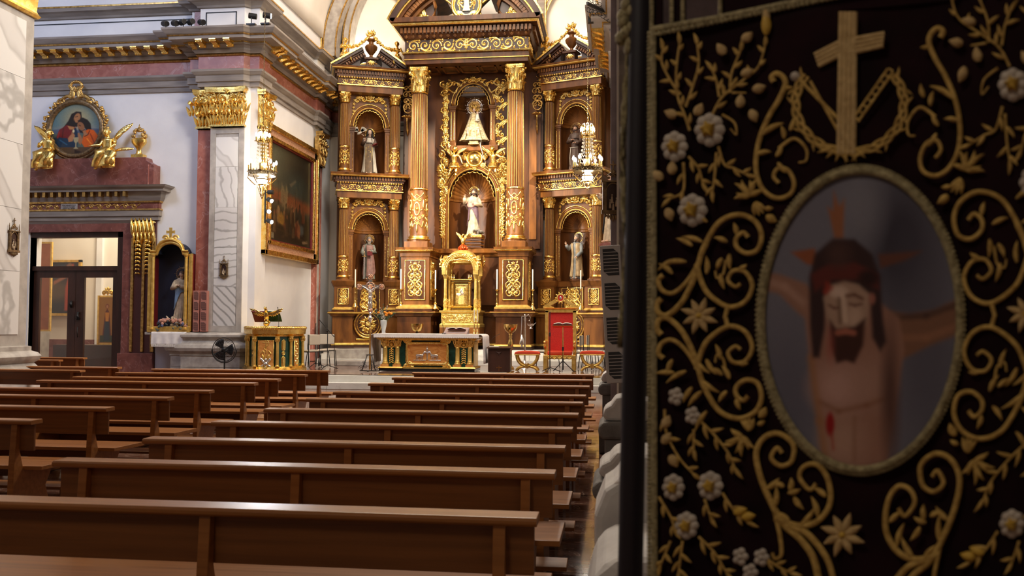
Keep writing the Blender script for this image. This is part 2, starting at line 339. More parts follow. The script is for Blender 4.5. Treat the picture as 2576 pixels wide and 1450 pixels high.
def panel_orn(o, cx, z0, z1, w):                  # candelabrum scroll for an upright panel
    H = z1-z0; k = w*.5
    for sd in (-1, 1):
        for (t, r, a, d, tn) in ((.88, .42, -1.2, 1, 1.2), (.64, .55, 1.2, -1, 1.5), (.36, .62, -1.3, 1, 1.6), (.13, .55, 1.3, -1, 1.5)):
            o.spiral(cx+sd*k*.48, z0+H*t, k*r, tn, (a if sd > 0 else pi-a), d*sd, k*.11)
            o.leaf(cx+sd*k*.5, z0+H*(t+.08), (.9 if sd > 0 else pi-.9), k*.5, k*.14, .8*sd)
            o.leaf(cx+sd*k*.15, z0+H*(t-.03), (-.6 if sd > 0 else pi+.6), k*.55, k*.13, -.6*sd)
        o.path([(cx+sd*k*.08, z0+H*.72), (cx+sd*k*.8, z0+H*.55), (cx+sd*k*.25, z0+H*.45), (cx+sd*k*.85, z0+H*.28), (cx+sd*k*.1, z0+H*.1)], k*.10, 5)
    for t in (.97, .78, .5, .22): o.flower(cx, z0+H*t, k*.34, 6, pi/2)
    o.path([(cx, z0+H*.05), (cx, z0+H*.9)], k*.08, 6); o.leaf(cx, z0+H*.93, pi/2, H*.07+k*.1, k*.2)
    o.path([(cx-k*.45, z0+H*.83), (cx, z0+H*.80), (cx+k*.45, z0+H*.83)], k*.09, 3)
def swag_orn(o, cx, z, w, h):                     # vase with fruit and hanging scrolls over an arch
    o.flower(cx, z+h*.1, h*.2, 8); o.path([(cx-h*.22, z-.02), (cx, z-h*.1), (cx+h*.22, z-.02)], h*.07, 4)
    for i in range(5): o.bud(cx+(i-2)*h*.09, z+h*.12+.02*(i % 2), h*.06)
    for sd in (-1, 1):
        a = (0 if sd > 0 else pi)
        o.spiral(cx+sd*w*.18, z, h*.17, 1.4, a+2.2*sd, sd, h*.05); o.spiral(cx+sd*w*.36, z-h*.12, h*.15, 1.4, a+pi, -sd, h*.045)
        o.acan(cx+sd*w*.22, z+h*.05, a+.3*sd, h*.3, h*.13, -.5*sd)
        for t, (dx, dz) in enumerate(((.43, -.1), (.46, -.3), (.47, -.5), (.47, -.68), (.48, -.84))):
            r = h*(.12-.012*t)
            for q in range(5): o.leaf(cx+sd*w*dx, z+h*dz, q*1.26+t, r, r*.33, .3)
            o.bud(cx+sd*w*dx, z+h*dz, r*.42)
def drum_orn(o, W, z0, z1):                       # relief round the drum of a column: cartouche, swags, mask; W = circumference
    H = z1-z0
    for q in range(4):
        cx = W*q/4; k = W/8
        o.ring(cx, z0+H*.58, k*.42, H*.15, k*.12, 16); o.bud(cx, z0+H*.58, k*.26, k*.22)
        for sd in (-1, 1):
            o.spiral(cx+sd*k*.45, z0+H*.80, k*.34, 1.3, pi/2, sd, k*.1); o.spiral(cx+sd*k*.42, z0+H*.36, k*.34, 1.3, -pi/2, -sd, k*.1)
            o.path([(cx, z0+H*.92), (cx+sd*k*.5, z0+H*.86), (cx+sd*k*1, z0+H*.96)], k*.08, 3); o.leaf(cx+sd*k*.5, z0+H*.55, (0 if sd > 0 else pi), k*.45, k*.15, sd*.6)
            o.path([(cx+sd*k*.2, z0+H*.3), (cx+sd*k*.7, z0+H*.16), (cx+sd*k*1, z0+H*.3)], k*.1, 3)
        o.flower(cx, z0+H*.24, k*.34, 6); o.leaf(cx, z0+H*.22, -pi/2, H*.2, k*.2); o.flower(cx, z0+H*.80, k*.2, 5); o.flower(cx+k, z0+H*.42, k*.34, 6); o.leaf(cx+k, z0+H*.6, pi/2, H*.2, k*.16)
def plane_fn(T, y=0): return lambda u, v, w: tuple(T @ Vector((u, y-w, v)))
def cyl_fn(T, r): return lambda u, v, w: tuple(T @ Vector(((r+w)*sin(u/r), -(r+w)*cos(u/r), v)))
# ---------------------------------------------------------------- painter: flat pictures as mesh colours
class Paint:
    def __init__(s, w, h, W, H, bg):               # w,h in own units, W,H cells
        s.W, s.H, s.w, s.h = W, H, w, h; s.X, s.Y = np.meshgrid((np.arange(W)+.5)/W*w, (np.arange(H)+.5)/H*h)
        s.c = np.zeros((H, W, 3)); s.c[:] = bg
    def mix(s, a, col): a = np.clip(a, 0, 1)[..., None]; s.c = s.c*(1-a)+np.array(col)*a
    def blob(s, x, y, rx, ry, col, soft=.25, ang=0, al=1):
        dx, dy = s.X-x, s.Y-y; c_, s_ = cos(ang), sin(ang); u = (dx*c_+dy*s_)/rx; v = (-dx*s_+dy*c_)/ry
        s.mix(al*np.clip((1-np.sqrt(u*u+v*v))/soft+.5, 0, 1), col)
    def poly(s, P, col, soft=1.0, al=1):
        P = np.array(P, float); n = len(P); ins = np.zeros(s.X.shape, bool); d = np.full(s.X.shape, 1e9)
        for i in range(n):
            (x0, y0), (x1, y1) = P[i-1], P[i]
            cond = ((y0 > s.Y) != (y1 > s.Y)); xi = (x1-x0)*(s.Y-y0)/((y1-y0) if y1 != y0 else 1e-9)+x0; ins ^= cond & (s.X < xi)
            L = (x1-x0)**2+(y1-y0)**2+1e-9; t = np.clip(((s.X-x0)*(x1-x0)+(s.Y-y0)*(y1-y0))/L, 0, 1); d = np.minimum(d, np.hypot(s.X-x0-t*(x1-x0), s.Y-y0-t*(y1-y0)))
        s.mix(al*np.clip(np.where(ins, d, -d)/soft+.5, 0, 1), col)
    def line(s, P, wd, col, soft=.6, al=1):
        for (x0, y0), (x1, y1) in zip(P, P[1:]):
            L = (x1-x0)**2+(y1-y0)**2+1e-9; t = np.clip(((s.X-x0)*(x1-x0)+(s.Y-y0)*(y1-y0))/L, 0, 1); d = np.hypot(s.X-x0-t*(x1-x0), s.Y-y0-t*(y1-y0)); s.mix(al*np.clip((wd-d)/(wd*soft)+.5, 0, 1), col)
    def grain(s, amp, seed=1, cell=1):
        r = np.random.RandomState(seed); g = r.rand(s.H//cell+2, s.W//cell+2); g = np.kron(g, np.ones((cell, cell)))[:s.H, :s.W]; s.c = np.clip(s.c*(1+(g[..., None]-.5)*amp), 0, 1)
    def mesh(s, name, fn, m, par, mask=None, world=True, lin=True):        # fn(u,v) with u,v in own units, v measured down
        W, H = s.W, s.H; vs = []; 
        for j in range(H+1):
            for i in range(W+1): vs.append(fn(i/W*s.w, j/H*s.h))
        fs = []; cols = []; c = s.c
        if lin: c = np.where(c <= .04045, c/12.92, ((c+.055)/1.055)**2.4)
        for j in range(H):
            for i in range(W):
                if mask is None or mask((i+.5)/W*s.w, (j+.5)/H*s.h): fs.append((j*(W+1)+i, (j+1)*(W+1)+i, (j+1)*(W+1)+i+1, j*(W+1)+i+1)); cols.append(c[j, i])
        mb = MB(); mb.v = vs; mb.f = fs; o = build(name, mb, m, par, world=world); me = o.data
        a = me.color_attributes.new('paint', 'FLOAT_COLOR', 'POINT'); A = np.zeros((len(vs), 4)); A[:, 3] = 1; N = np.zeros(len(vs))
        F = np.array(fs); Cc = np.array(cols)
        for k in range(4): np.add.at(A[:, :3], F[:, k], Cc); np.add.at(N, F[:, k], 1)
        A[:, :3] /= np.maximum(N, 1)[:, None]; a.data.foreach_set('color', A.ravel()); o.data.polygons.foreach_set('use_smooth', [True]*len(fs)); return o
G['paint'] = vcolmat('oil_paint', .45, .4, coat=.15); G['print'] = vcolmat('printed_cloth', .75, .2)
# ================================================================ THE SETTING
YT, YP, XC, XR = 22.0, 21.6, -9.62, 0.42           # transept wall, pilaster front, chancel side walls
YA = 27.95                                          # apse wall
fl = struct('floor', MB().box(-22, -3, -.1, 9, 31, -.004), G['floor'])
tmats = [noisy('floor_tile_%s' % n, a, b, 2.6, (1, 5, 1), rough=.09, dist=2.4, c3=c, vein=.6, vs=v, vcol=(.50, .38, .30)) for n, a, b, c, v in
         (('brown', (.070, .030, .022), (.22, .12, .085), (.12, .055, .038), 2.4), ('dark', (.040, .020, .016), (.15, .075, .055), (.085, .04, .03), 3), ('rose', (.12, .055, .040), (.32, .20, .155), (.20, .105, .075), 2))]
tp = []
for m in tmats:
    tp.append(m)
def tile_mesh(w, d, m):
    t = MB().box(-w/2+.002, -d/2+.002, -.012, w/2-.002, d/2-.002, 0)
    me = bpy.data.meshes.new('tile'); me.from_pydata(t.v, [], t.f); me.materials.append(m); return me
tms = [tile_mesh(.60, .30, m) for m in tmats]
def tile_field(x0, x1, y0, y1):
    j = 0; y = y0+.15
    while y < y1:
        x = x0+.3-(.3 if j % 2 else 0)
        while x < x1:
            o = bpy.data.objects.new('tile', tms[rnd.choice((0, 0, 1, 2))]); C.objects.link(o); o.parent = fl; o.location = (x-fl.location.x, y-fl.location.y, rnd.uniform(-.0015, .0015)-fl.location.z)
            x += .6
        y += .3; j += 1
tile_field(-.75, .05, 2.7, 13.5); tile_field(-4.6, -2.6, 5.4, 15.3)
# chancel platform and steps
pl = struct('platform', MB().box(-9.55, 19.6, 0, .35, 28, .285), G['floor'])
b = MB(); b.box(-9.55, 19.45, .15, .35, 19.7, .30); build('step_edge', b, G['step'], pl, world=True, bev=.01)
x = -9.3; k = 0
while x < .2:
    w = 1.35; sl = build('step_slab', MB().box(x, 19.1, 0, min(x+w, .3)-.006, 19.46, .15), G['step'], pl, world=True, bev=.006); x += w
x = -9.4
while x < .3:
    build('platform_slab', MB().box(x, 19.5, .285, min(x+1.25, .35)-.005, 20.35, .30), tmats[k % 3], pl, world=True); k += 1; x += 1.25
for j, (y0, z0, z1) in enumerate(((24.75, .285, .44), (25.1, .44, .58), (25.45, .58, .72))):
    x = -8.9
    while x < -.3:
        build('step_slab', MB().box(x, y0, z0, min(x+1.6, -.3)-.006, 28 if j == 2 else y0+.5, z1), G['step'] if x > -7.3 or j < 2 else G['rock'], pl, world=True, bev=.006); x += 1.6
for (x0, x1, y0, z1) in ((-8.55, -7.1, 25.05, .72), (-8.0, -6.9, 23.9, .42)): build('side_step', MB().box(x0, y0, .285, x1, y0+.8, z1), G['rock'], pl, world=True, bev=.01)
# walls
dx0, dx1 = at(75, 600, YT).x, at(318, 600, YT).x; door_top = at(200, 583, YT).z
w = MB(); w.box(-21, YT, 0, dx0, YT+.5, 12); w.box(dx1, YT, 0, XC, YT+.5, 12); w.box(dx0, YT, door_top, dx1, YT+.5, 12)
struct('wall_left', w, G['white'])
w = MB(); w.box(XC-.5, YT+.5, 0, XC, YA+.4, 13.5); struct('wall_chancel', w, G['white'])
w = MB(); w.box(XC, YA, 0, XR, YA+.4, 17); struct('wall_apse', w, G['cream'])
w = MB(); w.box(XR, 19, 0, XR+.6, YA+.4, 17); struct('wall_right', w, G['white']); struct('wall_right_nave', MB().box(XR+1.2, -2, 0, XR+1.7, 19, 13), G['stone'])
w = MB(); w.box(-21, -3, 13, XC-.5, 22.4, 13.2); w.box(XC-.5, -3, 14.5, 3, 22, 14.8); w.box(XC-.5, 22, 16.5, 2, 28.6, 16.8); struct('ceiling', w, G['cream'])
w = MB(); w.box(-21.3, -3, 0, -21, 22.5, 13.2); struct('wall_far_left', w, G['white'])
w = MB(); w.box(-21.3, -3.4, 0, 3, -3, 14.8); struct('wall_back', w, G['stone'])
# great entablature: one run round transept pilaster, chancel, apse and right wall
def ent(off=0, yA=YA):
    return [(-20.9, YT), (-11.42, YT), (-11.42, YT-.2), (-11.08, YT-.2), (-11.08, YP), (-9.86, YP), (-9.74, YP+.12), (-9.5, YP+.12), (-9.5, 22.35), (XC, 22.35), (XC, 26.2), (-9.5, 26.2), (-9.5, 26.85),
            (XC+.02, 26.95), (XC+.02, yA), (XR, yA), (XR, 24.6), (XR-.25, 24.6), (XR-.25, 22.9), (XR-.4, 22.9), (XR-.4, 21.2), (XR, 21.2), (XR, 19)]
EP = ent()
def trim(n, prof, m, sm=0, path=None): return struct('trim_%d' % n, MB().molding(path or EP, prof), m, None, sm=sm)
trim(1, [(0, 7.84), (.05, 7.84), (.05, 7.96), (.09, 7.97), (.09, 8.13), (.12, 8.15), (.18, 8.22), (.18, 8.28), (0, 8.28)], G['stone'])
trim(2, [(0, 8.28), (.04, 8.28), (.04, 8.66), (0, 8.66)], G['pink'])
trim(3, [(0, 8.66), (.07, 8.66), (.10, 8.69), (.07, 8.725), (0, 8.73)], G['golddk'])
trim(4, [(0, 8.73), (.10, 8.73), (.16, 8.80), (.16, 8.84), (.24, 8.90), (.30, 8.90), (.30, 8.965), (0, 8.97)], G['stone'])
trim(5, [(0, 8.965), (.60, 8.965), (.60, 9.06), (.66, 9.10), (.74, 9.20), (.74, 9.25), (0, 9.27)], G['stone'])
trim(6, [(.59, 9.045), (.625, 9.05), (.64, 9.075), (.61, 9.09)], G['golddk'])
trim(7, [(.085, 8.13), (.105, 8.14), (.115, 8.16), (.10, 8.17)], G['golddk'])
AP = [(x, y) for x, y in EP]
trim(8, [(0, 9.25), (.02, 9.26), (.02, 9.97), (0, 9.98)], G['white'])
trim(9, [(0, 9.97), (.08, 9.98), (.10, 10.03), (.20, 10.10), (.28, 10.12), (.30, 10.22), (.30, 10.26), (0, 10.28)], G['stone'])
trim(10, [(.275, 10.20), (.31, 10.21), (.31, 10.25), (.28, 10.255)], G['golddk'])
# gilded modillions (each one a piece) along the visible runs
mod = MB(); mod.box(-.09, -.30, .075, .09, 0, .11); mod.prism([(-.28, .075), (0, .075), (0, -.055), (-.03, -.06), (-.10, 0), (-.22, .02), (-.29, .04)], -.07, .07, 'x')
mod.tube([(-.09, -.02, -.02), (.09, -.02, -.02)], .035, 8); mod.tube([(-.085, -.25, .045), (.085, -.25, .045)], .028, 8)
for sx in (-1, 0, 1): mod.tube([(sx*.05, -.03, -.03), (sx*.05, -.12, .01), (sx*.045, -.23, .035)], [.026, .022, .018], 5)
trim5 = bpy.data.objects['trim_5']; first = None
def modillions(p0, p1, n):
    global first
    p0, p1 = Vector(p0), Vector(p1); d = (p1-p0).normalized(); a = atan2(d.y, d.x)
    for i in range(n):
        q = p0+(p1-p0)*((i+.5)/n); nn = Vector((d.y, -d.x)); q = q+nn*.30
        L = (q.x-trim5.location.x, q.y-trim5.location.y, 8.86-trim5.location.z)
        if first is None: first = build('modillion', mod, G['gold'], trim5, sm=2); first.location = L; first.rotation_euler = (0, 0, a)
        else: inst('modillion', first, trim5, L, (0, 0, a))
modillions((-17.4, YT), (-11.55, YT), 15); modillions((-11.38, YT-.2), (-10.95, YT-.2), 1); modillions((-11.05, YP), (-9.9, YP), 3)
modillions((-9.5, YP+.2), (-9.5, 22.3), 2); modillions((XC, 22.5), (XC, 26.1), 10); modillions((-9.5, 26.2), (-9.5, 26.85), 2); modillions((XC+.1, YA), (-8.5, YA), 3)
modillions((XR-.25, 24.6), (XR-.25, 22.9), 4); modillions((XR-.4, 22.8), (XR-.4, 21.2), 4); modillions((-.9, YA), (XR, YA), 3)
trim(11, [(.30, 8.945), (.33, 8.945), (.33, 8.965), (.30, 8.965)], G['gold'])
# painted line panels of the attic
b = MB()
def lines(mb, O, U, x0, z0, x1, z1, t=.025, d=.012):
    O, U = Vector(O), Vector(U); Nn = Vector((U.y, -U.x, 0))
    for (a0, b0, a1, b1) in ((x0, z0, x1, z0+t), (x0, z1-t, x1, z1), (x0, z0, x0+t, z1), (x1-t, z0, x1, z1)):
        P = [O+U*a+Vector((0, 0, c))+Nn*e for e in (0, d) for a, c in ((a0, b0), (a1, b0), (a1, b1), (a0, b1))]
        mb.add(P, [(3, 2, 1, 0), (4, 5, 6, 7), (0, 1, 5, 4), (1, 2, 6, 5), (2, 3, 7, 6), (3, 0, 4, 7)])
lines(b, (-20, YT-.02, 0), (1, 0, 0), 0, 9.2, 8.5, 9.87); lines(b, (-11.0, YP-.02, 0), (1, 0, 0), .06, 9.2, .93, 9.87); lines(b, (XC+.02, 22.9, 0), (0, 1, 0), 0, 9.2, 3.1, 9.87); lines(b, (XC+.2, YA-.02, 0), (1, 0, 0), 0, 9.2, 3, 9.87)
struct('trim_12', b, mat('dark_painted_line', (.02, .025, .035), .7))
struct('trim_13', MB().box(-11.36, YT-.24, 9.27, -11.12, YT-.19, 9.97), G['pink'])
# pilasters of the corner pier
def pier_shaft(name, x0, x1, y, z0, z1, deep=.4, m=G['stonelt'], panel=True, ax='y'):
    fw = (x1-x0)*.16; b = MB()
    def bx(a0, c0, a1, c1, d0, d1):
        if ax == 'y': b.box(a0, y-d1, c0, a1, y-d0, c1)
        else: b.box(y+d0, a0, c0, y+d1, a1, c1)
    bx(x0, z0, x1, z1, -deep, -.012); bx(x0, z0, x0+fw, z1, -.012, .015); bx(x1-fw, z0, x1, z1, -.012, .015); bx(x0+fw, z0, x1-fw, z0+fw*1.1, -.012, .015); bx(x0+fw, z1-fw, x1-fw, z1, -.012, .015)
    return struct(name, b, m, bev=.004)
G['vein'] = noisy('veined_white_marble', (.62, .60, .585), (.70, .685, .67), 1.2, rough=.3, wave=('DIAGONAL', .55, 9), lo=.02, hi=.35, c3=(.50, .48, .465))
G['vein2'] = noisy('veined_marble_slab', (.44, .425, .41), (.68, .665, .65), 1.0, rough=.3, wave=('X', 1.3, 13), lo=.0, hi=.16)
G['vein3'] = noisy('veined_marble_slab_diagonal', (.30, .29, .28), (.62, .605, .59), 1.0, rough=.3, wave=('DIAGONAL', 2.6, 3), lo=.0, hi=.3)
G['vein4'] = noisy('veined_marble_slab_rings', (.38, .365, .35), (.64, .625, .61), 1.0, rough=.3, wave=('Z', 1.5, 9), lo=.0, hi=.16)
def slabs(par, x0, x1, y, zs, ax='y', ms=None):
    for i, (z0, z1) in enumerate(zip(zs, zs[1:])):
        m = ms[i % len(ms)] if ms else G['vein2']; b = MB()
        if ax == 'y': b.box(x0, y-.012, z0+.003, x1, y+.02, z1-.003)
        else: b.box(y-.02, x0, z0+.003, y+.012, x1, z1-.003)
        build('marble_slab', b, m, par, world=True)
zc0, zc1 = 6.72, 7.84
px0, px1 = at(527, 500, YP).x, at(612, 500, YP).x; zb = at(570, 836, YP).z
ps = pier_shaft('trim_14', px0, px1, YP, zb, zc0)
fw = (px1-px0)*.17; slabs(ps, px0+fw, px1-fw, YP, [at(570, q, YP).z for q in (822, 722, 623, 522, 420, 345)], ms=[G['vein3'], G['vein4'], G['vein4'], G['vein2'], G['vein']])
hx0 = at(497, 500, YP+.2).x
struct('trim_15', MB().box(hx0, YP+.15, zb, px0+.02, YT+.1, zc0), G['pink'], bev=.005)
b = MB(); b.prism([(px1, YP+.01), (px1+.1, YP+.14), (XC+.1, YP+.14), (XC+.1, 22.4), (XC-.2, 22.4), (px1-.2, 22.1)], zb-.1, zc1+.1, 'z'); struct('trim_16', b, G['white'])
p2 = pier_shaft('trim_17', YP+.2, 22.32, -9.55, zb, zc0, .15, ax='x'); slabs(p2, YP+.38, 22.2, -9.55, [zb+.15, 2.4, 3.6, 4.9, 6.2, 6.6], ax='x', ms=[G['vein2'], G['vein']])
# pier pedestals with torus mouldings and coursed plinth
BP = [(-11.9, YT), (-11.9+.3, YT), (-11.6, YT-.2), (-11.2, YT-.2), (-11.2, YP-.02), (-9.82, YP-.02), (-9.7, YP+.1), (-9.48, YP+.1), (-9.48, 22.45), (XC, 22.5)]
zt = zb
trim(18, [(-.05, zt-.62), (.20, zt-.62), (.20, zt-.52), (.27, zt-.50), (.30, zt-.42), (.27, zt-.34), (.19, zt-.31), (.13, zt-.24), (.15, zt-.17), (.20, zt-.13), (.20, zt-.08), (.12, zt-.05), (.10, zt-.02), (-.05, zt)], G['rock'], sm=2, path=BP)
for z0, z1 in ((0, .33), (.33, zt-.62)):
    segs = list(zip(BP, BP[1:]))
    b = MB().molding(BP, [(-.05, z0+.004), (.18, z0+.004), (.18, z1-.004), (-.05, z1-.004)]); build('stone_course', b, G['rock'], bpy.data.objects['trim_18'], world=True, bev=.006)
# folded pilaster in the chancel corner
struct('trim_19', MB().box(XC, 26.25, .3, -9.5, 26.8, 7.0), G['pink'], bev=.006)
struct('trim_20', MB().box(XC, 26.45, .3, -9.485, 26.6, 7.0), G['stonelt'])
struct('trim_29', MB().box(XR-.25, 22.9, .3, XR, 24.6, 7.0), G['stonelt'])
# apse ribs and lunettes, vault webs
def arch_rib(n, cx, w, zs, h, y, d, t, m=G['stone'], base=10.3, ax='y'):
    A = arc(cx, zs, w, h, 180, 0, 40); B = arc(cx, zs, w-t, h-t, 180, 0, 40); b = MB()
    A = [(cx-w, base)]+A+[(cx+w, base)]; B = [(cx-w+t, base)]+B+[(cx+w-t, base)]
    for i in range(len(A)-1):
        P = [A[i], A[i+1], B[i+1], B[i]]
        vs = [(p[0], y, p[1]) for p in P]+[(p[0], y+d, p[1]) for p in P] if ax == 'y' else [(y, p[0], p[1]) for p in P]+[(y-d, p[0], p[1]) for p in P]
        b.add(vs, [(0, 1, 2, 3), (7, 6, 5, 4), (0, 4, 5, 1), (1, 5, 6, 2), (2, 6, 7, 3), (3, 7, 4, 0)])
    o = struct('trim_%d' % n, b, m)
    g = MB()
    for Q in (A, B): g.tube([(p[0], y-.01, p[1]) if ax == 'y' else (y+.01, p[0], p[1]) for p in Q], .028, 6)
    build('gilt_bead', g, G['golddk'], o, world=True); return o
cxA = -4.6
arch_rib(21, cxA, 4.95, 10.6, 4.3, 26.9, .5, .42, G['rock']); arch_rib(22, cxA, 4.42, 10.9, 3.9, 27.3, .6, .22, G['stonelt'])
lx0, lx1, rx0 = -9.1, -6.72, -2.42
for n, (c0, hw) in ((23, ((lx0+lx1)/2, (lx1-lx0)/2)), (24, (cxA, (rx0-lx1)/2)), (25, (-(lx0+lx1)/2+2*cxA, (lx1-lx0)/2))): arch_rib(n, c0, hw, 11.0 if n != 24 else 12.6, 1.9, YA-.16, .16, .12, G['stonelt'])
for i, xx in enumerate((lx1, rx0)):
    o = struct('trim_%d' % (26+i), MB().box(xx-.16, YA-.22, 5, xx+.16, YA, 15), G['stone']); g = MB()
    for s in (-1, 1): g.tube([(xx+s*.15, YA-.23, 10), (xx+s*.15, YA-.23, 15)], .03, 6)
    build('gilt_bead', g, G['golddk'], o, world=True)
arch_rib(28, 24.3, 2.75, 11.2, 2.9, XC+.02, .02, .22, G['stone'], ax='x')
# vault web over the chancel
w = MB(); nA = 28
w.grid(lambda u, v: (cxA-4.98*cos(pi*v), 22.0+u*(YA-22.0), 10.9+4.4*sin(pi*v)+.9*abs(2*u-1)**2*0), 6, nA); struct('ceiling_vault', w, G['cream'], sm=True, thick=.08)
# nave arcade pier on the left
y0, y1 = 11.6, atx(75, 500, -9.75).y
lp = struct('trim_30', MB().box(-10.5, y0, 1.1, -9.75, y1, 6.7), G['stonelt'], bev=.01)
ya = atx(62, 500, -9.75).y
zz = [atx(40, q, -9.75).z for q in (842, 683, 525, 360, 190, 40)]
for i in range(5): build('marble_slab', MB().box(-9.77, y0+.3, zz[i]+.003, -9.735, ya-.09, zz[i+1]-.003), [G['vein2'], G['vein'], G['vein'], G['vein2'], G['vein']][i], lp, world=True)
PB = [(-10.5, y0-.02), (-9.75, y0-.02), (-9.75, y1), (-10.5, y1)]
struct('trim_31', MB().molding(PB, [(-.1, .55), (.13, .55), (.21, .60), (.24, .68), (.21, .76), (.13, .79), (.09, .85), (.15, .90), (.17, .96), (.13, 1.02), (.06, 1.05), (.06, 1.12), (-.1, 1.16)]), G['rock'], sm=2)
o = struct('trim_32', MB().molding(PB, [(-.1, 0), (.24, 0), (.24, .30), (-.1, .30)]), G['rock'], bev=.008); build('stone_course', MB().molding(PB, [(-.1, .306), (.17, .306), (.17, .55), (-.1, .55)]), G['rockwh'], o, world=True, bev=.006)
struct('trim_33', MB().molding(PB, [(-.1, 6.66), (.04, 6.66), (.07, 6.70), (.04, 6.74), (.02, 6.78), (.06, 7.3), (.2, 7.6), (.2, 7.7), (-.1, 7.7)]), G['gold'], sm=2)
w = MB(); w.box(-10.5, -2.5, 7.7, -9.75, y1, 13); struct('wall_arcade', w, G['white'])
# right nave pier behind the banner
G['pier_shade'] = noisy('shaded_purple_grey', (.16, .125, .135), (.22, .175, .19), 5, rough=.55)  # this pier stands in shade; its darkness is put into the colour
rp = struct('trim_34', MB().box(-.045, 9.2, 0, 1.5, 10.8, 13), G['pier_shade'], bev=.01)
build('pier_strip', MB().box(.04, 8.9, 0, .32, 9.21, 4.85), G['stone'], rp, world=True, bev=.01)
build('pier_strip', MB().box(.04, 8.9, 4.86, .32, 9.21, 13), G['stonelt'], rp, world=True, bev=.01); build('pier_pale_line', MB().box(.02, 8.93, 0, .045, 9.2, 13), G['cream'], rp, world=True)  # thin cream strip stands in for a highlight along the pier
build('pier_pale_line', MB().box(.13, 8.88, 2.6, .17, 8.905, 5.2), G['cream'], rp, world=True)
# corinthian capital for a flat pilaster: bell, two rows of leaves, volutes, abacus
def capital(par, T, W, H, m=G['gold'], deep=.16, nl=3, world=False):
    """T maps (x along face, y out toward -y, z up) into the parent; W x H face"""
    b = MB(T); b.box(-W*.42, -deep*.6, 0, W*.42, deep*.3, H*.86); b.box(-W*.46, -deep*.75, 0, W*.46, deep*.2, H*.045)
    o = Orn(lambda u, v, w_: tuple(T @ Vector((u, -deep*(.62+.42*max(0, min(1, v/H-.1)))-w_, v)))); q = W/(nl)
    for row in range(2):
        for i in range(nl+row):
            x = -W/2+q*(i+.5) - (q/2 if row else 0); x = max(-W*.42, min(W*.42, x)); z = H*(.05+.27*row); hh = H*(.36)
            for k in range(-2, 3): o.leaf(x+k*q*.17, z, pi/2-k*.05, hh*(1-.10*abs(k)), q*.12, -k*.25, q*.10)
            for k in (-1, 0, 1): b.tube([T.inverted() @ Vector(o.fn(x+k*q*.22, z+hh*.82, .01)), T.inverted() @ Vector(o.fn(x+k*q*.26, z+hh*.95, q*.2)), T.inverted() @ Vector(o.fn(x+k*q*.3, z+hh*.82, q*.27))], [q*.12, q*.11, q*.05], 6)
    for sd in (-1, 1):
        for xx, rr in ((.40, .14), (.13, .10)):
            o.spiral(sd*W*xx, H*.74, H*rr, 1.8, pi/2+.3, sd if xx > .2 else -sd, H*.026); o.path([(sd*W*(xx-.05 if xx > .2 else xx+.07), H*.42), (sd*W*(xx+.02), H*.55), (sd*W*xx, H*.66)], H*.03, 3)
    o.flower(0, H*.91, H*.09, 6)
    b.join(o.mb)
    P = [(-W*.5, 0), (-W*.52, -deep*1.5), (-W*.25, -deep*1.1), (0, -deep*1.0), (W*.25, -deep*1.1), (W*.52, -deep*1.5), (W*.5, 0)]
    for z0, z1, s_ in ((H*.87, H*.93, .97), (H*.93, H, 1.03)): b.prism([(x*s_, y*s_) for x, y in P], z0, z1, 'z')
    return build('capital', b, m, par, sm=2, world=world)
def TR(x, y, z, rz=0): return Matrix.Translation((x, y, z)) @ Matrix.Rotation(rz, 4, 'Z')
capital(ps, TR((px0+px1)/2+.02, YP, zc0+.02), (px1-px0)*1.12, 1.04, world=True, nl=3)
capital(bpy.data.objects['trim_15'], TR(hx0+.18, YP+.2, zc0+.02), .5, 1.04, world=True, nl=1)
capital(p2, TR(-9.52, YP+.48, zc0+.02, pi/2), .72, 1.04, world=True, nl=2)
capital(bpy.data.objects['trim_19'], TR(-9.5, 26.5, 6.55, pi/2), .62, 1.1, G['golddk'], world=True, nl=2)
# ================================================================ PEWS
def make_pew(L, label, group):
    t = empty('pew', label, 'pew', group=group); h = L/2; out = []
    b = MB(); b.prism([(.0, .766), (-.008, .776), (-.008, .79), (.004, .80), (.125, .80), (.13, .79), (.13, .766)], -h, h, 'x'); build('top_rail', b, G['pew'], t, bev=.003)
    build('back_panel', MB().box(-h+.015, .052, .565, h-.015, .074, .768), G['pewshade'], t, bev=.002)
    for x in (-h+.17, .0, h-.15):
        b = MB(); b.prism([(.018, 0), (.10, 0), (.43, 0), (.43, .05), (.36, .25), (.43, .37), (.43, .408), (.10, .408), (.051, .56), (.051, .766), (.012, .766), (-.01, .46), (-.02, .08), (-.03, 0)], x-.024, x+.024, 'x'); build('support', b, G['pew'], t, bev=.003)
    b = MB(); b.prism([(.10, .41), (.56, .395), (.585, .405), (.585, .422), (.56, .432), (.10, .44)], -h-.02, h+.02, 'x'); build('seat', b, G['pew'], t, bev=.003)
    build('seat_apron', MB().box(-h+.2, .40, .30, h-.2, .42, .398), G['pewshade'], t)
    b = MB(); b.prism([(-.34, .155), (-.19, .17), (-.19, .195), (-.34, .18)], -h-.03, h+.03, 'x'); build('kneeler', b, G['pew'], t, bev=.004)
    for x in (-h+.19, h-.19): build('kneeler_bracket', MB().prism([(-.30, 0), (-.16, 0), (0, .10), (0, .18), (-.18, .17), (-.30, .155)], x-.02, x+.02, 'x'), G['pewshade'], t)
    KIDS[t.name] = list(t.children); return t
ORD = ['first', 'second', 'third', 'fourth', 'fifth', 'sixth', 'seventh', 'eighth', 'ninth', 'tenth', 'eleventh']
rowsR = [(1350, 1325), (1387, 1207), (1420, 1140), (1437, 1090), (1453, 1052), (1460, 1022), (1474, 1003), (1482, 978.5), (1490, 962), (1497, 948)]
bpy.context.view_layer.update()
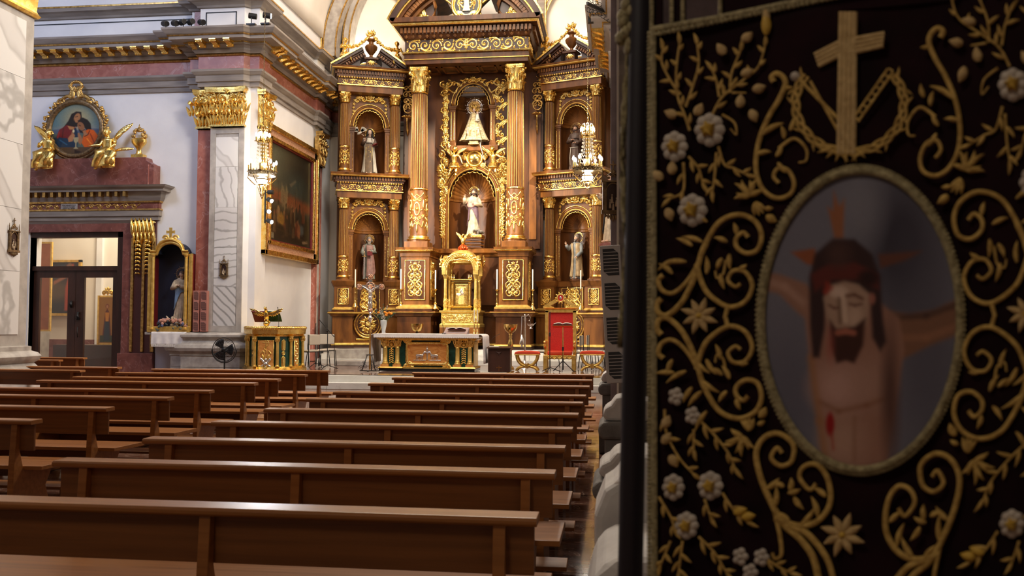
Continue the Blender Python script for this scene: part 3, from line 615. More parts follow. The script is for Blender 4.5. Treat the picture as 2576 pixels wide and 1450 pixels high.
def lay(rows, L, xr, side, n):
    P = make_pew(L, '', 'beech pews of the %s block' % side); KIDS[P.name] = [c for c in P.children]
    for i, (px, py) in enumerate(rows):
        q = atz(px, py, .77); lab = 'light wooden pew of the %s block, %s row from the altar steps' % (side, ORD[n-1-i])
        loc = (q.x-L/2 if xr is None else xr-L/2, q.y, 0)
        if i == 0: P.location = loc; P['label'] = lab
        else: dup(P, None, loc, label=lab)
lay(rowsR, 2.72, -.30, 'right', 10)
rowsL = [(48, 1068), (228, 1035), (380, 1008), (493, 990), (588, 970), (665, 960), (733, 948), (796, 938)]
lay(rowsL, 2.88, -4.38, 'left', 8)
P = make_pew(3.4, '', 'pews of the side aisle beyond the pier')
for i, (px, py, lab) in enumerate(((296, 929, 'wooden side aisle pew, longer one just right of the white pier base'), (202, 937, 'wooden side aisle pew, nearest to the white pier base'), (210, 904, 'wooden side aisle pew in front of the glazed door, farthest one'), (148, 910, 'wooden side aisle pew showing its short end before the glazed door'))):
    q = atz(px, py, .77); loc = (q.x-1.7, q.y, 0)
    if i == 0: P.location = loc; P['label'] = lab
    else: dup(P, None, loc, label=lab)
# ================================================================ THE GREAT ALTARPIECE
AX = -4.585
ret = empty('altarpiece', 'towering dark wood and gold altarpiece filling the apse, with niches, columns and broken pediments', 'altarpiece', (AX, 27.2, .72))
def rp_(name, b, m, **k): return build(name, b, m, ret, world=True, **k)
def z26(py, Y=26.2, px=1183): return at(px, py, Y).z
def niche(T, x0, x1, z0, z1, hw, zs, zb, rz=None, dep=.45, m=G['wood'], arch=True, thick=.10, post=True, scal=True, nm='niche'):
    """arched niche let into a board x0..x1 / z0..z1 (board face y=0), opening half width hw, spring zs, sill zb"""
    rz = rz or hw; N = 24; A = [(hw*cos(pi*i/N), zs+rz*sin(pi*i/N)) for i in range(N+1)]; b = MB(T)
    b.box(x0, 0, z0, -hw, thick, z1); b.box(hw, 0, z0, x1, thick, z1)
    if zb > z0+.01: b.box(-hw, 0, z0, hw, thick, zb)
    for p, q in zip(A, A[1:]):
        b.add([(p[0], 0, p[1]), (q[0], 0, q[1]), (q[0], 0, z1), (p[0], 0, z1), (p[0], thick, p[1]), (q[0], thick, q[1])], [(0, 1, 2, 3), (0, 4, 5, 1)])
    rp_('panel_board', b, m)
    b = MB(T); b.grid(lambda u, v: (hw*cos(pi*u), dep*sin(pi*u)+.02, zb+(zs-zb)*v), 24, 1)
    b.add([(hw*cos(pi*u/16), dep*sin(pi*u/16)+.02, zb) for u in range(17)], [tuple(range(17))])
    rp_(nm+'_wall', b, G['wood'], sm=True)
    b = MB(T); nf = 19
    def sh(u, v):
        a = pi*u; be = pi/2*v; rr = 1-.075*(abs(sin(nf*a))**.7)*(cos(be)**.6) ; return (hw*cos(a)*cos(be)*rr, dep*sin(be)+.02, zs+rz*sin(a)*cos(be)*rr)
    b.grid(sh, nf*6, 10); rp_('niche_shell', b, G['wood2'], sm=True)
    b = MB(T); b.molding([(-hw*cos(pi*i/16), .02+dep*sin(pi*i/16)) for i in range(17)], [(0, zs-.10), (.03, zs-.08), (.035, zs-.02), (.05, zs), (0, zs+.02)]); rp_('niche_cornice', b, G['wood2'])
    if arch:
        def band(r0, r1, y0, mm, name, base):
            bb = MB(T); q = [(a/hw, (c-zs)/rz) for a, c in A]
            pr = [(r0, y0), (r0+(r1-r0)*.3, y0-.035), (r0+(r1-r0)*.7, y0-.035), (r1, y0)]
            pts = [(hw, base)]+A+[(-hw, base)]
            vs = []; 
            for (x, z) in pts:
                nx, nz = (x/hw, (z-zs)/rz) if z > zs else (1 if x > 0 else -1, 0)
                L = hypot(nx, nz); nx /= L; nz /= L
                for r, y in pr: vs.append((x+nx*r, y, z+nz*r))
            m_ = len(pts); bb.add(vs, [(i*4+k, i*4+k+1, (i+1)*4+k+1, (i+1)*4+k) for i in range(m_-1) for k in range(3)]); rp_(name, bb, mm, sm=True)
        base = zs if post else zb
        band(.012, .055, -.0, G['goldflat'], 'gilt_arch', base); band(.05, .135, .01, G['wood2'], 'arch_band', base); band(.13, .165, -.0, G['gold'], 'gilt_arch', base)
        if not post: band(.165, .21, .0, G['wood2'], 'arch_band', base); band(.205, .235, -.0, G['gold'], 'gilt_arch', base)
    if scal:
        o = Orn(plane_fn(T, .0)); P = []
        for i in range(14*6+1):
            a = pi*i/84; r = 1-.055-.045*abs(sin(14*a)); P.append((hw*r*cos(a), zs+rz*r*sin(a)))
        o.strip(P, .012, .012); rp_('scalloped_edge', o.mb, G['gold'], sm=True)
    if post:
        for s in (-1, 1):
            xa, xb = sorted((s*(hw+.005), s*(hw+.19)))
            b = MB(T); b.box(xa, -.045, zb, xb, .02, zs-.14); b.box(xa-.02, -.07, zs-.14, xb+.02, .02, zs-.09); b.box(xa-.035, -.09, zs-.09, xb+.035, .02, zs-.03); b.box(xa-.02, -.06, zb, xb+.02, .02, zb+.10); rp_('niche_post', b, G['wood2'], bev=.006)
            o = Orn(plane_fn(T, -.045)); x_0, x_1, z_0, z_1 = xa+.045, xb-.045, zb+.18, zs-.22; o.strip([(x_0, z_0), (x_1, z_0), (x_1, z_1), (x_0, z_1), (x_0, z_0)], .009, .01); rp_('gilt_fillet', o.mb, G['gold'])
def round_capital(T, r, H, m=G['gold'], name='capital', par=None):
    b = MB(T); b.lathe([(r*.98, 0), (r*1.08, H*.03), (r*1.0, H*.07), (r*.98, H*.3), (r*1.1, H*.7), (r*1.25, H*.86)], 20)
    def fn(u, v, w): rr = r*(1.02+.28*max(0, v/H-.3)**1.5)+w; return tuple(T @ Vector((rr*sin(u), -rr*cos(u), v)))
    o = Orn(fn)
    def lf(u, z, hh, w):
        n = 6; vs = []
        for i in range(n+1):
            t = i/n; out = r*(.05+.42*max(0, t-.55)**1.3*2.0); wd = w*(sin(pi*min(1, t*.8+.2))**.6)*(1+.25*(i % 2)); zz = z+hh*(t if t < .85 else .85-(t-.85)*.9)
            for k, q in enumerate((-1, -.4, 0, .4, 1)): vs.append(fn(u+q*wd, zz, out+(r*.07 if k in (1, 3) else (r*.03 if k == 2 else 0))))
        o.mb.add(vs, [(i*5+k, i*5+k+1, (i+1)*5+k+1, (i+1)*5+k) for i in range(n) for k in range(4)])
    for i in range(8): lf(i*pi/4, H*.05, H*.40, .30); lf(i*pi/4+pi/8, H*.28, H*.42, .26)
    for k in range(4):
        a = pi/4+k*pi/2; U = Vector((sin(a), -cos(a), 0))
        for s in (-1, 1):
            V = Vector((cos(a), sin(a), 0))*s; base = U*r*1.12+V*r*.16+Vector((0, 0, H*.55)); pts = []
            c = U*r*1.38+V*r*.08+Vector((0, 0, H*.74))
            for i in range(13):
                t = i/12; an = pi*1.0-t*3.0*pi; rr = r*.30*(1-t*.78); pts.append(c+U*rr*cos(an)+Vector((0, 0, rr*sin(an))))
            b.tube([base]+pts, [r*.05]+[r*.075*(1-.4*i/12) for i in range(13)], 6, up=V)
        a2 = k*pi/2; q = Vector((sin(a2), -cos(a2), 0))*r*1.28+Vector((0, 0, H*.92)); b.ell(q, r*.17, 8, 5)
    for z0, z1, s_ in ((H*.86, H*.92, 1.42), (H*.92, H, 1.5)):
        P = []
        for k in range(4):
            a = pi/4+k*pi/2
            for da, rr in ((-.10, 1.38), (.10, 1.38), (.42, 1.06), (pi/4, .98), (pi/2-.42, 1.06)): P.append((r*rr*s_/1.42*1.12*sin(a+da), -r*rr*s_/1.42*1.12*cos(a+da)))
        b.prism(P, z0, z1, 'z')
    b.join(o.mb); return build(name, b, m, par or ret, world=True, sm=2)
def column(T, r, zb, zt, zdrum, hcap, flutes=20, mw=G['wood2']):
    """base zb, top of capital zt, drum top zdrum"""
    c = rp_('column', MB(T).lathe([(r*1.32, zb), (r*1.32, zb+.05)], 24), mw)
    hb = r*.55; b = MB(T); b.lathe([(r*1.3, zb+.05), (r*1.42, zb+.05+hb*.15), (r*1.42, zb+.05+hb*.3), (r*1.2, zb+.05+hb*.45), (r*1.18, zb+.05+hb*.6), (r*1.25, zb+.05+hb*.7), (r*1.22, zb+.05+hb*.9), (r*1.04, zb+.05+hb)], 24)
    def ch(name, b_, m, **k): return build(name, b_, m, c, **k)
    Ti = Matrix.Translation(-Vector(ret.location)); zz = zb+.05+hb
    def loc(mb): mb.v = [tuple(Ti @ Vector(p)) for p in mb.v]; return mb
    ch('column_base', loc(b), G['gold'], sm=2)
    b = MB(T); b.lathe([(r*1.03, zz), (r*1.05, zz+.02), (r*1.0, zz+.05), (r*1.03, zdrum-.04), (r*1.0, zdrum)], 24); ch('drum', loc(b), mw, sm=2)
    o = Orn(cyl_fn(T, r*1.02)); drum_orn(o, 2*pi*r*1.02, zz+.05, zdrum-.03); ch('drum_relief', loc(o.mb), G['gold'], sm=True)
    b = MB(T); b.lathe([(r*1.0, zdrum), (r*1.09, zdrum+.01), (r*1.12, zdrum+.03), (r*1.09, zdrum+.055), (r*1.0, zdrum+.07)], 24); ch('column_ring', loc(b), G['gold'], sm=2)
    zc = zt-hcap; n = flutes; b = MB(T); f = lambda R_, z, a: R_*(1-.10*max(0, cos(n*a))**.5)
    b.lathe([(r, zdrum+.07), (r*.98, zdrum+.3*(zc-zdrum)), (r*.9, zc-.02)], n*6, fn=f); ch('shaft', loc(b), mw, sm=False)
    b = MB(T)
    for i in range(n):
        a = 2*pi*(i+.5)/n
        b.tube([(r*1.0*cos(a), r*1.0*sin(a), zdrum+.10), (r*.985*cos(a), r*.985*sin(a), zdrum+.3*(zc-zdrum)), (r*.905*cos(a), r*.905*sin(a), zc-.05)], r*.022, 4)
    ch('gilt_fillets', loc(b), G['goldflat'])
    round_capital(T @ Matrix.Translation((0, 0, zc)), r*.92, hcap, par=c)
    cp = [x for x in c.children if x.name.startswith('capital')][0]
    # the capital was converted with the frame of the altarpiece, which the column shares
    return c
def dentils(T, x0, x1, z0, z1, y, n, par, m, dep=.06, name='dentil', rot=0):
    me = None; w = (x1-x0)/n*.62
    for i in range(n):
        x = x0+(x1-x0)*(i+.5)/n; b = MB(T); b.box(x-w/2, y-dep, z0, x+w/2, y, z1)
        build(name, b, m, par, world=True)
def eggs(T, x0, x1, z, r, y, n, m, nm='egg_moulding'):
    b = MB(T)
    for i in range(n):
        x = x0+(x1-x0)*(i+.5)/n; b.ell((x, y, z), (r*.8, r*.6, r), 8, 5); b.tube([(x-r*1.1, y, z+r), (x-r*1.0, y-r*.3, z-r*.4), (x, y-r*.2, z-r*1.3), (x+r*1.0, y-r*.3, z-r*.4), (x+r*1.1, y, z+r)], r*.2, 4)
    rp_(nm, b, m, sm=True)
def gilt_panel(T, x0, x1, z0, z1, y, orn='v', m=G['gold'], bg=True):
    if bg: rp_('panel', MB(T).box(x0, y-.012, z0, x1, y+.02, z1), G['wood'])
    o = Orn(plane_fn(T, y-.012)); t = min(.02, (x1-x0)*.05); o.strip([(x0+t, z0+t), (x1-t, z0+t), (x1-t, z1-t), (x0+t, z1-t), (x0+t, z0+t)], t, t); rp_('gilt_frame', o.mb, G['gold'], sm=True)
    o = Orn(plane_fn(T, y-.012)); w = (x1-x0)
    if orn == 'v': panel_orn(o, (x0+x1)/2, z0+(z1-z0)*.07, z1-(z1-z0)*.08, w*.66)
    else: frieze_orn(o, x0+w*.08, x1-w*.08, (z0+z1)/2, (z1-z0)*.72, orn)
    rp_('gilt_relief', o.mb, m, sm=True)
# ---------- centre
TC = TR(AX, 27.2, 0); YF = -1.05                     # local y of the column line
ZL = dict((k, z26(k, 26.2)) for k in (875, 870, 797, 782, 768, 640, 626, 610, 595, 480, 235, 172, 165, 139, 105, 95, 80, 64, 60))
zn = lambda py: at(1189, py, 27.15).z
HX = 1.52
niche(TC, -2.3, 2.3, 3.75, 7.12, .755, zn(497), zn(627), rz=zn(427)-zn(497), dep=.6, post=False)
niche(TC, -2.3, 2.3, 7.12, z26(165, 27), .56, zn(264), zn(366), rz=zn(212)-zn(264), dep=.5)
rp_('lower_board', MB(TC).box(-2.3, 0, .72, 2.3, .15, 3.75), G['wood'])
for s in (-1, 1):
    rp_('pilaster_board', MB(TC).box(s*1.9-.32, -.10, 3.9, s*1.9+.32, 0, z26(172, 27)), G['wood']); rp_('pilaster_board', MB(TC).box(s*1.98-.12, -.16, 4.2, s*1.98+.12, -.1, z26(262, 27)), G['wood2'], bev=.01)
    x0, x1 = sorted((s*.62, s*1.12)); gx = s*.98
    for z0, z1 in ((2.05, 3.55),): rp_('recessed_panel', MB(TC).box(x0+.12, -.06, z0, x1+.12, 0, z1) if s > 0 else MB(TC).box(x0-.12, -.06, z0, x1-.12, 0, z1), G['wood2'], bev=.015)
BPc = [(-2.32, 0), (-2.05, 0), (-2.05, YF-.5), (-1.0, YF-.5), (-1.0, -.35), (1.0, -.35), (1.0, YF-.5), (2.05, YF-.5), (2.05, 0), (2.32, 0)]
def shiftp(P, k):
    return P
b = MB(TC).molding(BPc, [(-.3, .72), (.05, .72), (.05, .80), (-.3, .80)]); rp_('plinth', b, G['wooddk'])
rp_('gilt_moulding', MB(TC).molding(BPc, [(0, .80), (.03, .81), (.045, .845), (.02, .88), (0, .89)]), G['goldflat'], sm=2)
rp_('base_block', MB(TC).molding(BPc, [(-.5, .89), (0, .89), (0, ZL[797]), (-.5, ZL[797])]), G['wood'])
z0 = ZL[797]; rp_('base_cornice', MB(TC).molding(BPc, [(-.3, z0), (.03, z0), (.07, z0+.05), (.10, z0+.10), (.16, z0+.11), (.16, z0+.16), (-.3, z0+.17)]), G['wood2'])
rp_('gilt_moulding', MB(TC).molding(BPc, [(.155, z0+.11), (.165, z0+.115), (.165, z0+.13), (.155, z0+.135)]), G['goldflat'])
zp0 = z0+.17
for s in (-1, 1):
    T = TC @ Matrix.Translation((s*HX, YF, 0)); hw = .44
    R4 = [(-hw, .9), (-hw, -hw), (hw, -hw), (hw, .9)]
    rp_('pedestal', MB(T).molding(R4, [(-.3, zp0), (.13, zp0), (.13, zp0+.06), (-.3, zp0+.06)]), G['wood'])
    rp_('gilt_moulding', MB(T).molding(R4, [(0, zp0+.05), (.12, zp0+.06), (.12, zp0+.11), (.03, zp0+.17), (.0, zp0+.19)]), G['goldflat'], sm=2)
    rp_('pedestal', MB(T).molding(R4, [(-.3, zp0+.15), (0, zp0+.15), (0, ZL[640]-.1), (-.3, ZL[640]-.1)]), G['wood2'])
    rp_('pedestal_cornice', MB(T).molding(R4, [(0, ZL[640]-.12), (.03, ZL[640]-.10), (.03, ZL[640]), (.07, ZL[640]+.04), (.13, ZL[640]+.08), (.15, ZL[626]), (-.4, ZL[626]+.01)]), G['wood2'])
    rp_('gilt_moulding', MB(T).molding(R4, [(.10, ZL[640]+.05), (.145, ZL[640]+.075), (.145, ZL[640]+.095), (.12, ZL[640]+.1)]), G['gold'])
    gilt_panel(T, -.33, .33, zp0+.32, ZL[640]-.2, -hw)
    T2 = T @ Matrix.Rotation(pi/2, 4, 'Z'); gilt_panel(T2, -.25, .35, zp0+.32, ZL[640]-.2, -hw)
    T3 = T @ Matrix.Rotation(-pi/2, 4, 'Z'); rp_('pedestal_panel', MB(T3).box(-.35, -hw-.01, zp0+.32, .25, -hw, ZL[640]-.2), G['wood'])
    rp_('column_plinth', MB(T).box(-.37, -.37, ZL[626], .37, .37, ZL[610]), G['wood2'], bev=.008)
    column(T, .262, ZL[610], ZL[172], ZL[480], .80, 22)
mp = [(-1.0, 0), (1.0, 0)]
z0 = zn(640); rp_('sill_cornice', MB(TC).molding([(-1.1, -.3), (1.1, -.3)], [(-.35, z0-.12), (.0, z0-.1), (.05, z0-.02), (.1, z0+.02), (.12, zn(628)), (-.35, zn(628)+.01)]), G['wood2'])
rp_('sill_board', MB(TC).box(-1.08, -.27, 2.1, 1.08, 0, z0-.1), G['wood'])
# entablature
EX = 1.93; EPc = [(-EX, .5), (-EX, YF-.27), (EX, YF-.27), (EX, .5)]; zA = ZL[165]
rp_('architrave', MB(TC).molding(EPc, [(-.9, zA), (0, zA), (0, zA+.14), (.03, zA+.15), (.03, ZL[139]-.03), (-.9, ZL[139]-.03)]), G['wood'])
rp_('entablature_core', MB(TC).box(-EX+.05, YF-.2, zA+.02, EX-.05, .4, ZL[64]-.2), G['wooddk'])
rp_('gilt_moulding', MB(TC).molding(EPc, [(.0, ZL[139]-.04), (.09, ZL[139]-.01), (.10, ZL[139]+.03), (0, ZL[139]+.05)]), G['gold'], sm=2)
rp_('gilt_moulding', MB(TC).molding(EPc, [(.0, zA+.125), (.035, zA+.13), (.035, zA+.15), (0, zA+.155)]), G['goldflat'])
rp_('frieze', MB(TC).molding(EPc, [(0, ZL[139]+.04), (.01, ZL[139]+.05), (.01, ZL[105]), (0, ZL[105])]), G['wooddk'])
o = Orn(plane_fn(TC, YF-.28)); frieze_orn(o, -EX+.08, EX-.08, (ZL[139]+ZL[105])/2+.03, (ZL[105]-ZL[139])*.98, 5); rp_('gilt_relief', o.mb, G['gold'], sm=True)
T = TC @ Matrix.Translation((EX, 0, 0)) @ Matrix.Rotation(pi/2, 4, 'Z'); o = Orn(plane_fn(T, -.01)); frieze_orn(o, -1.2, -.1, (ZL[139]+ZL[105])/2+.03, (ZL[105]-ZL[139])*.9, 2); rp_('gilt_relief', o.mb, G['gold'], sm=True)
z0 = ZL[105]; rp_('bed_moulding', MB(TC).molding(EPc, [(0, z0), (.06, z0+.02), (.12, z0+.12), (.14, z0+.14), (.14, z0+.34), (0, z0+.36)]), G['wood'])
eggs(TC @ Matrix.Translation((0, YF-.27, 0)), -EX-.06, EX+.06, z0+.085, .05, -.11, 18, G['wood2'])
dentils(TC @ Matrix.Translation((0, YF-.27, 0)), -EX-.14, EX+.14, z0+.16, z0+.33, -.14, 34, ret, G['wood2'], .08)
TS = TC @ Matrix.Translation((EX, 0, 0)) @ Matrix.Rotation(pi/2, 4, 'Z'); dentils(TS, -1.3, .2, z0+.16, z0+.33, -.14, 13, ret, G['wood2'], .08)
rp_('corona', MB(TC).molding(EPc, [(0, z0+.34), (.30, z0+.35), (.34, z0+.42), (.40, z0+.45), (.40, z0+.60), (0, z0+.61)]), G['wood'])
rp_('gilt_moulding', MB(TC).molding(EPc, [(.29, z0+.35), (.345, z0+.39), (.355, z0+.43), (.3, z0+.43)]), G['gold'], sm=2)
for i in range(5):
    xc = (-1.2, -.62, 0, .62, 1.2)[i]; w = (.2, .25, .30, .25, .2)[i]; b = MB(TC); b.box(xc-w, YF+.1, zA-.02, xc+w, YF+.16, zA+.02); b.box(xc-w, -.3, zA-.02, xc+w, -.24, zA+.02); b.box(xc-w, YF+.1, zA-.02, xc-w+.05, -.24, zA+.02); b.box(xc+w-.05, YF+.1, zA-.02, xc+w, -.24, zA+.02); rp_('soffit_panel', b, G['wood2'])
# segmental pediment, broken
zt = z0+.60; cz = zt-1.18; Rr = 2.68; yf = YF-.27
def arcband(T, cx, cz, r0, r1, a0, a1, y0, y1, n=20):
    b = MB(T)
    for i in range(n):
        P = []
        for k, a in ((0, a0+(a1-a0)*i/n), (1, a0+(a1-a0)*(i+1)/n)):
            for r in (r0, r1):
                for y in (y0, y1): P.append((cx+r*cos(a), y, cz+r*sin(a)))
        b.add(P, [(0, 2, 6, 4), (1, 5, 7, 3), (0, 4, 5, 1), (2, 3, 7, 6), (0, 1, 3, 2), (4, 6, 7, 5)])
    return b
a0 = math.asin(1.18/Rr)-.02; a1 = R(70)
for s in (-1, 1):
    f = (lambda a: a) if s > 0 else (lambda a: pi-a)
    def ab(r0, r1, y0, y1, m, nm, **k): rp_(nm, arcband(TC, 0, cz, r0, r1, f(a0+(Rr-r1)*.10), f(a1), y0, y1), m, **k)
    ab(Rr-.05, Rr, yf-.44, .3, G['gold'], 'gilt_moulding'); ab(Rr-.22, Rr-.05, yf-.40, .3, G['wooddk'], 'raking_cornice'); ab(Rr-.26, Rr-.22, yf-.34, .2, G['goldflat'], 'gilt_moulding'); ab(Rr-.34, Rr-.26, yf-.26, .2, G['wood'], 'raking_cornice')
    ab(Rr-.50, Rr-.34, yf-.10, .2, G['wood'], 'raking_bed'); ab(Rr-.60, Rr-.50, yf-.02, .2, G['wood2'], 'raking_bed')
    for i in range(15):
        a = a0+.10+(a1-a0-.1)*(i+.5)/15; a_ = f(a); b = MB(TC); rr = Rr-.42; b.obox((rr*cos(a_), yf-.14, cz+rr*sin(a_)), (cos(a_), 0, sin(a_)), (.15, .09, .085), up=(0, 1, 0)); rp_('dentil', b, G['wood2'])
    # tympanum wedge with scroll
    P = [(s*p, q) for p, q in ((1.95, zt), (1.15, zt), (1.02, zt+.12), (.98, zt+.35), (1.05, zt+.65), (1.2, zt+.9))]+[((Rr-.55)*cos(f(a)), cz+(Rr-.55)*sin(f(a))) for a in (R(60), R(50), R(42), R(36))]
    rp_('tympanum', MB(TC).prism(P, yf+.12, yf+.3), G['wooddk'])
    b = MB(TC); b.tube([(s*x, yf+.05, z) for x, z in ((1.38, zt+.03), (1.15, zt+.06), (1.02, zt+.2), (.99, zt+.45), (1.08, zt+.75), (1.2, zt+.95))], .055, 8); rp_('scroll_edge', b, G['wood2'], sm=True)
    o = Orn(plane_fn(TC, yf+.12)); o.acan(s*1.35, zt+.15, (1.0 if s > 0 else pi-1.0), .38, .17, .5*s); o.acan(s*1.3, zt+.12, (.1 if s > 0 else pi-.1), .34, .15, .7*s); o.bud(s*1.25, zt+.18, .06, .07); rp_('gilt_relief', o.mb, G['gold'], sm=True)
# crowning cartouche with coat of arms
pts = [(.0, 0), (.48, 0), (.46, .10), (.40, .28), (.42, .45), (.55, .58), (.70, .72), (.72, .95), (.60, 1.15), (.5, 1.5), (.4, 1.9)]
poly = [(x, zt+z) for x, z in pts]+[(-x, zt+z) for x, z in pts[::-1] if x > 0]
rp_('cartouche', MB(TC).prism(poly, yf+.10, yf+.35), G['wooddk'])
for s in (-1, 1):
    o = Orn(plane_fn(TC, yf+.10)); o.path([(s*x, zt+z) for x, z in pts[1:]], .035, 5, h=.05); rp_('gilt_edge', o.mb, G['goldflat'], sm=True)
mz = at(1183, 12, 25.9).z; md = rp_('arms_medallion', MB(TC).lathe([(0, 0), (.01, 0)], 8), G['gold'])
def disc(T, cx, cz, r, y0, y1, n=40): return MB(T).prism([(cx+r*cos(2*pi*i/n), cz+r*sin(2*pi*i/n)) for i in range(n)], y0, y1)
Li = lambda mb: (setattr(mb, 'v', [tuple(Vector(p)-Vector(ret.location)) for p in mb.v]), mb)[1]
bpy.data.objects.remove(md); md = rp_('arms_medallion', disc(TC, 0, mz, .46, yf+.02, yf+.1), G['black'])
o = Orn(plane_fn(TC, yf+.02)); o.ring(0, mz, .455, .455, .045, 48, .05); o.ring(0, mz, .385, .385, .02, 48, .02); build('medallion_rim', Li(o.mb), G['gold'], md, sm=True)
o = Orn(plane_fn(TC, yf+.02)); k = .46
b = MB(TC)
def q2(P, t=.03): b.prism([(x*k, mz+z*k) for x, z in P], yf-.012, yf+.02)
q2([(-.26, -.42), (.26, -.42), (.20, -.2), (.16, .0), (.15, .28), (.21, .30), (.21, .42), (.13, .42), (.13, .36), (.05, .36), (.05, .42), (-.05, .42), (-.05, .36), (-.13, .36), (-.13, .42), (-.21, .42), (-.21, .30), (-.15, .28), (-.16, 0), (-.20, -.2)])
for s in (-1, 1):
    c = lambda P: [(s*x*k, mz+z*k) for x, z in P]
    o.path(c([(.28, .30), (.42, .36), (.52, .25), (.48, .05), (.5, -.12), (.45, -.34)]), .045*1.0, 4, .5); o.path(c([(.42, .2), (.3, .1), (.24, .18)]), .028, 3, .3); o.path(c([(.46, .05), (.34, -.05), (.28, -.18), (.2, -.1)]), .030, 3, .3)
    o.path(c([(.52, -.1), (.62, .1), (.58, .35), (.66, .45)]), .014, 4); o.bud(s*.34*k, mz+.37*k, .05, .05); o.bud(s*.66*k, mz+.5*k, .024)
    for i in range(4): o.leaf(s*.34*k, mz+.38*k, .4+i*.7, .09, .02)
    o.path(c([(.62, -.42), (.40, -.45), (.34, -.56), (.60, -.60), (.62, -.42)]), .024, 3)
    b.prism([(s*x*k, mz+z*k) for x, z in ((.36, -.46), (.62, -.42), (.60, -.6), (.34, -.62))], yf, yf+.02)
o.path([(-.36*k, mz-.52*k), (-.2*k, mz-.68*k), (0, mz-.72*k), (.2*k, mz-.68*k), (.36*k, mz-.52*k)], .045, 6, h=.03)
o.path([(-.2*k, mz+.46*k), (-.22*k, mz+.62*k), (0, mz+.72*k), (.22*k, mz+.62*k), (.2*k, mz+.46*k)], .02, 4); o.mb.join(b); build('coat_of_arms', Li(o.mb), G['gold'], md, sm=2)
# vines and garlands beside the niches
for s in (-1, 1):
    o = Orn(plane_fn(TC, -.0)); x = .90*s; A_ = lambda a: a if s > 0 else pi-a
    zt_, zb_ = zn(200), zn(372)
    o.spiral(x-.09*s, zt_-.1, .13, 1.4, A_(1.5), s, .035); o.spiral(x+.1*s, zt_-.12, .12, 1.4, A_(2), -s, .03); o.flower(x, zt_-.22, .12, 6)
    o.path([(x, zt_-.2), (x-.3*s, zt_-.42), (x-.38*s, zt_-.25)], .035, 4)
    for i in range(7):
        z = zt_-.4-(zt_-.4-zb_)*i/6.5; sd = 1 if i % 2 else -1; o.spiral(x+.05*sd, z, .12, 1.3, pi/2 if sd > 0 else -pi/2, sd, .03); o.acan(x-.04*sd, z, A_(pi/2+.5*sd), .26, .12, .6*sd); o.leaf(x+.08*sd, z-.1, A_(-.8*sd), .15, .05, .5); o.bud(x-.1*sd, z-.05, .04)
    x2 = .98*s; z1, z2 = zn(380), zn(592)
    for i in range(5):
        z = z1-.1-(z1-zn(470))*i/5; sd = 1 if i % 2 else -1; o.spiral(x2+.05*sd, z, .14, 1.5, pi/2, sd, .035); o.acan(x2-.05*sd, z-.1, A_(-pi/2+.6*sd), .28, .13, .7*sd)
    o.flower(x2, zn(430), .22, 7, .3); o.path([(x2-.16, zn(440)), (x2, zn(443)), (x2+.16, zn(440))], .035, 3); o.path([(x2, zn(443)), (x2, zn(470))], .02, 3)
    for i in range(15):
        z = zn(470)+(z2-zn(470))*i/14; r = .14*(1-.35*abs(i/14-.5)); sd = 1 if i % 2 else -1
        if i < 7: o.spiral(x2+.04*sd, z, .09, 1.3, pi/2, sd, .03); o.leaf(x2-.05*sd, z, A_(-pi/2+.6*sd), .17, .05, .5*sd)
        else:
            for q in range(5): o.leaf(x2, z, q*1.26+i, r, r*.36, .3)
            o.bud(x2+.03*sd, z, r*.4)
    rp_('gilt_vine', o.mb, G['gold'], sm=True)
    o = Orn(plane_fn(TC, -.02))
    for i, (xx, zz_) in enumerate(((.12, 202), (.28, 206), (.45, 212), (.62, 210))): o.spiral(s*xx, zn(zz_)+.02, .085, 1.3, A_(pi), (-s if i % 2 else s), .026); o.leaf(s*(xx+.03), zn(zz_-4), A_(.4), .14, .045, -.4*s)
    rp_('gilt_relief', o.mb, G['gold'], sm=True)
o = Orn(plane_fn(TC, -.03)); o.flower(0, zn(198), .13, 8); rp_('gilt_relief', o.mb, G['gold'], sm=True)
zl = zn(372); rp_('shelf', MB(TC).box(-.86, -.18, zl-.12, .86, 0, zl+.06), G['wood2'], bev=.02)
# round relief between the angels
cc = at(1191, 396, 26.95); o = Orn(plane_fn(TC, -.05)); ccx = cc.x-AX; o.bud(ccx, cc.z, .22, .08, 20); rp_('shield_disc', o.mb, G['brass'], sm=True)
o = Orn(plane_fn(TC, -.03)); o.ring(ccx, cc.z, .25, .25, .045, 28, .06)
for s in (-1, 1):
    A_ = lambda a: a if s > 0 else pi-a
    for a in (.9, .1, -.7): o.acan(ccx+s*.26*cos(a), cc.z+.26*sin(a), A_(a), .16, .12, .9*s)
    o.spiral(ccx+s*.3, cc.z+.22, .1, 1.3, 0, s, .03); o.spiral(ccx+s*.27, cc.z-.22, .09, 1.3, 0, -s, .028)
o.flower(ccx, cc.z+.32, .12, 7); o.flower(ccx, cc.z-.32, .10, 7); rp_('shield_frame', o.mb, G['gold'], sm=True)
rp_('board_plug', MB(TC).box(-.2, .02, cc.z-.3, .2, .1, cc.z+.3), G['wood'])
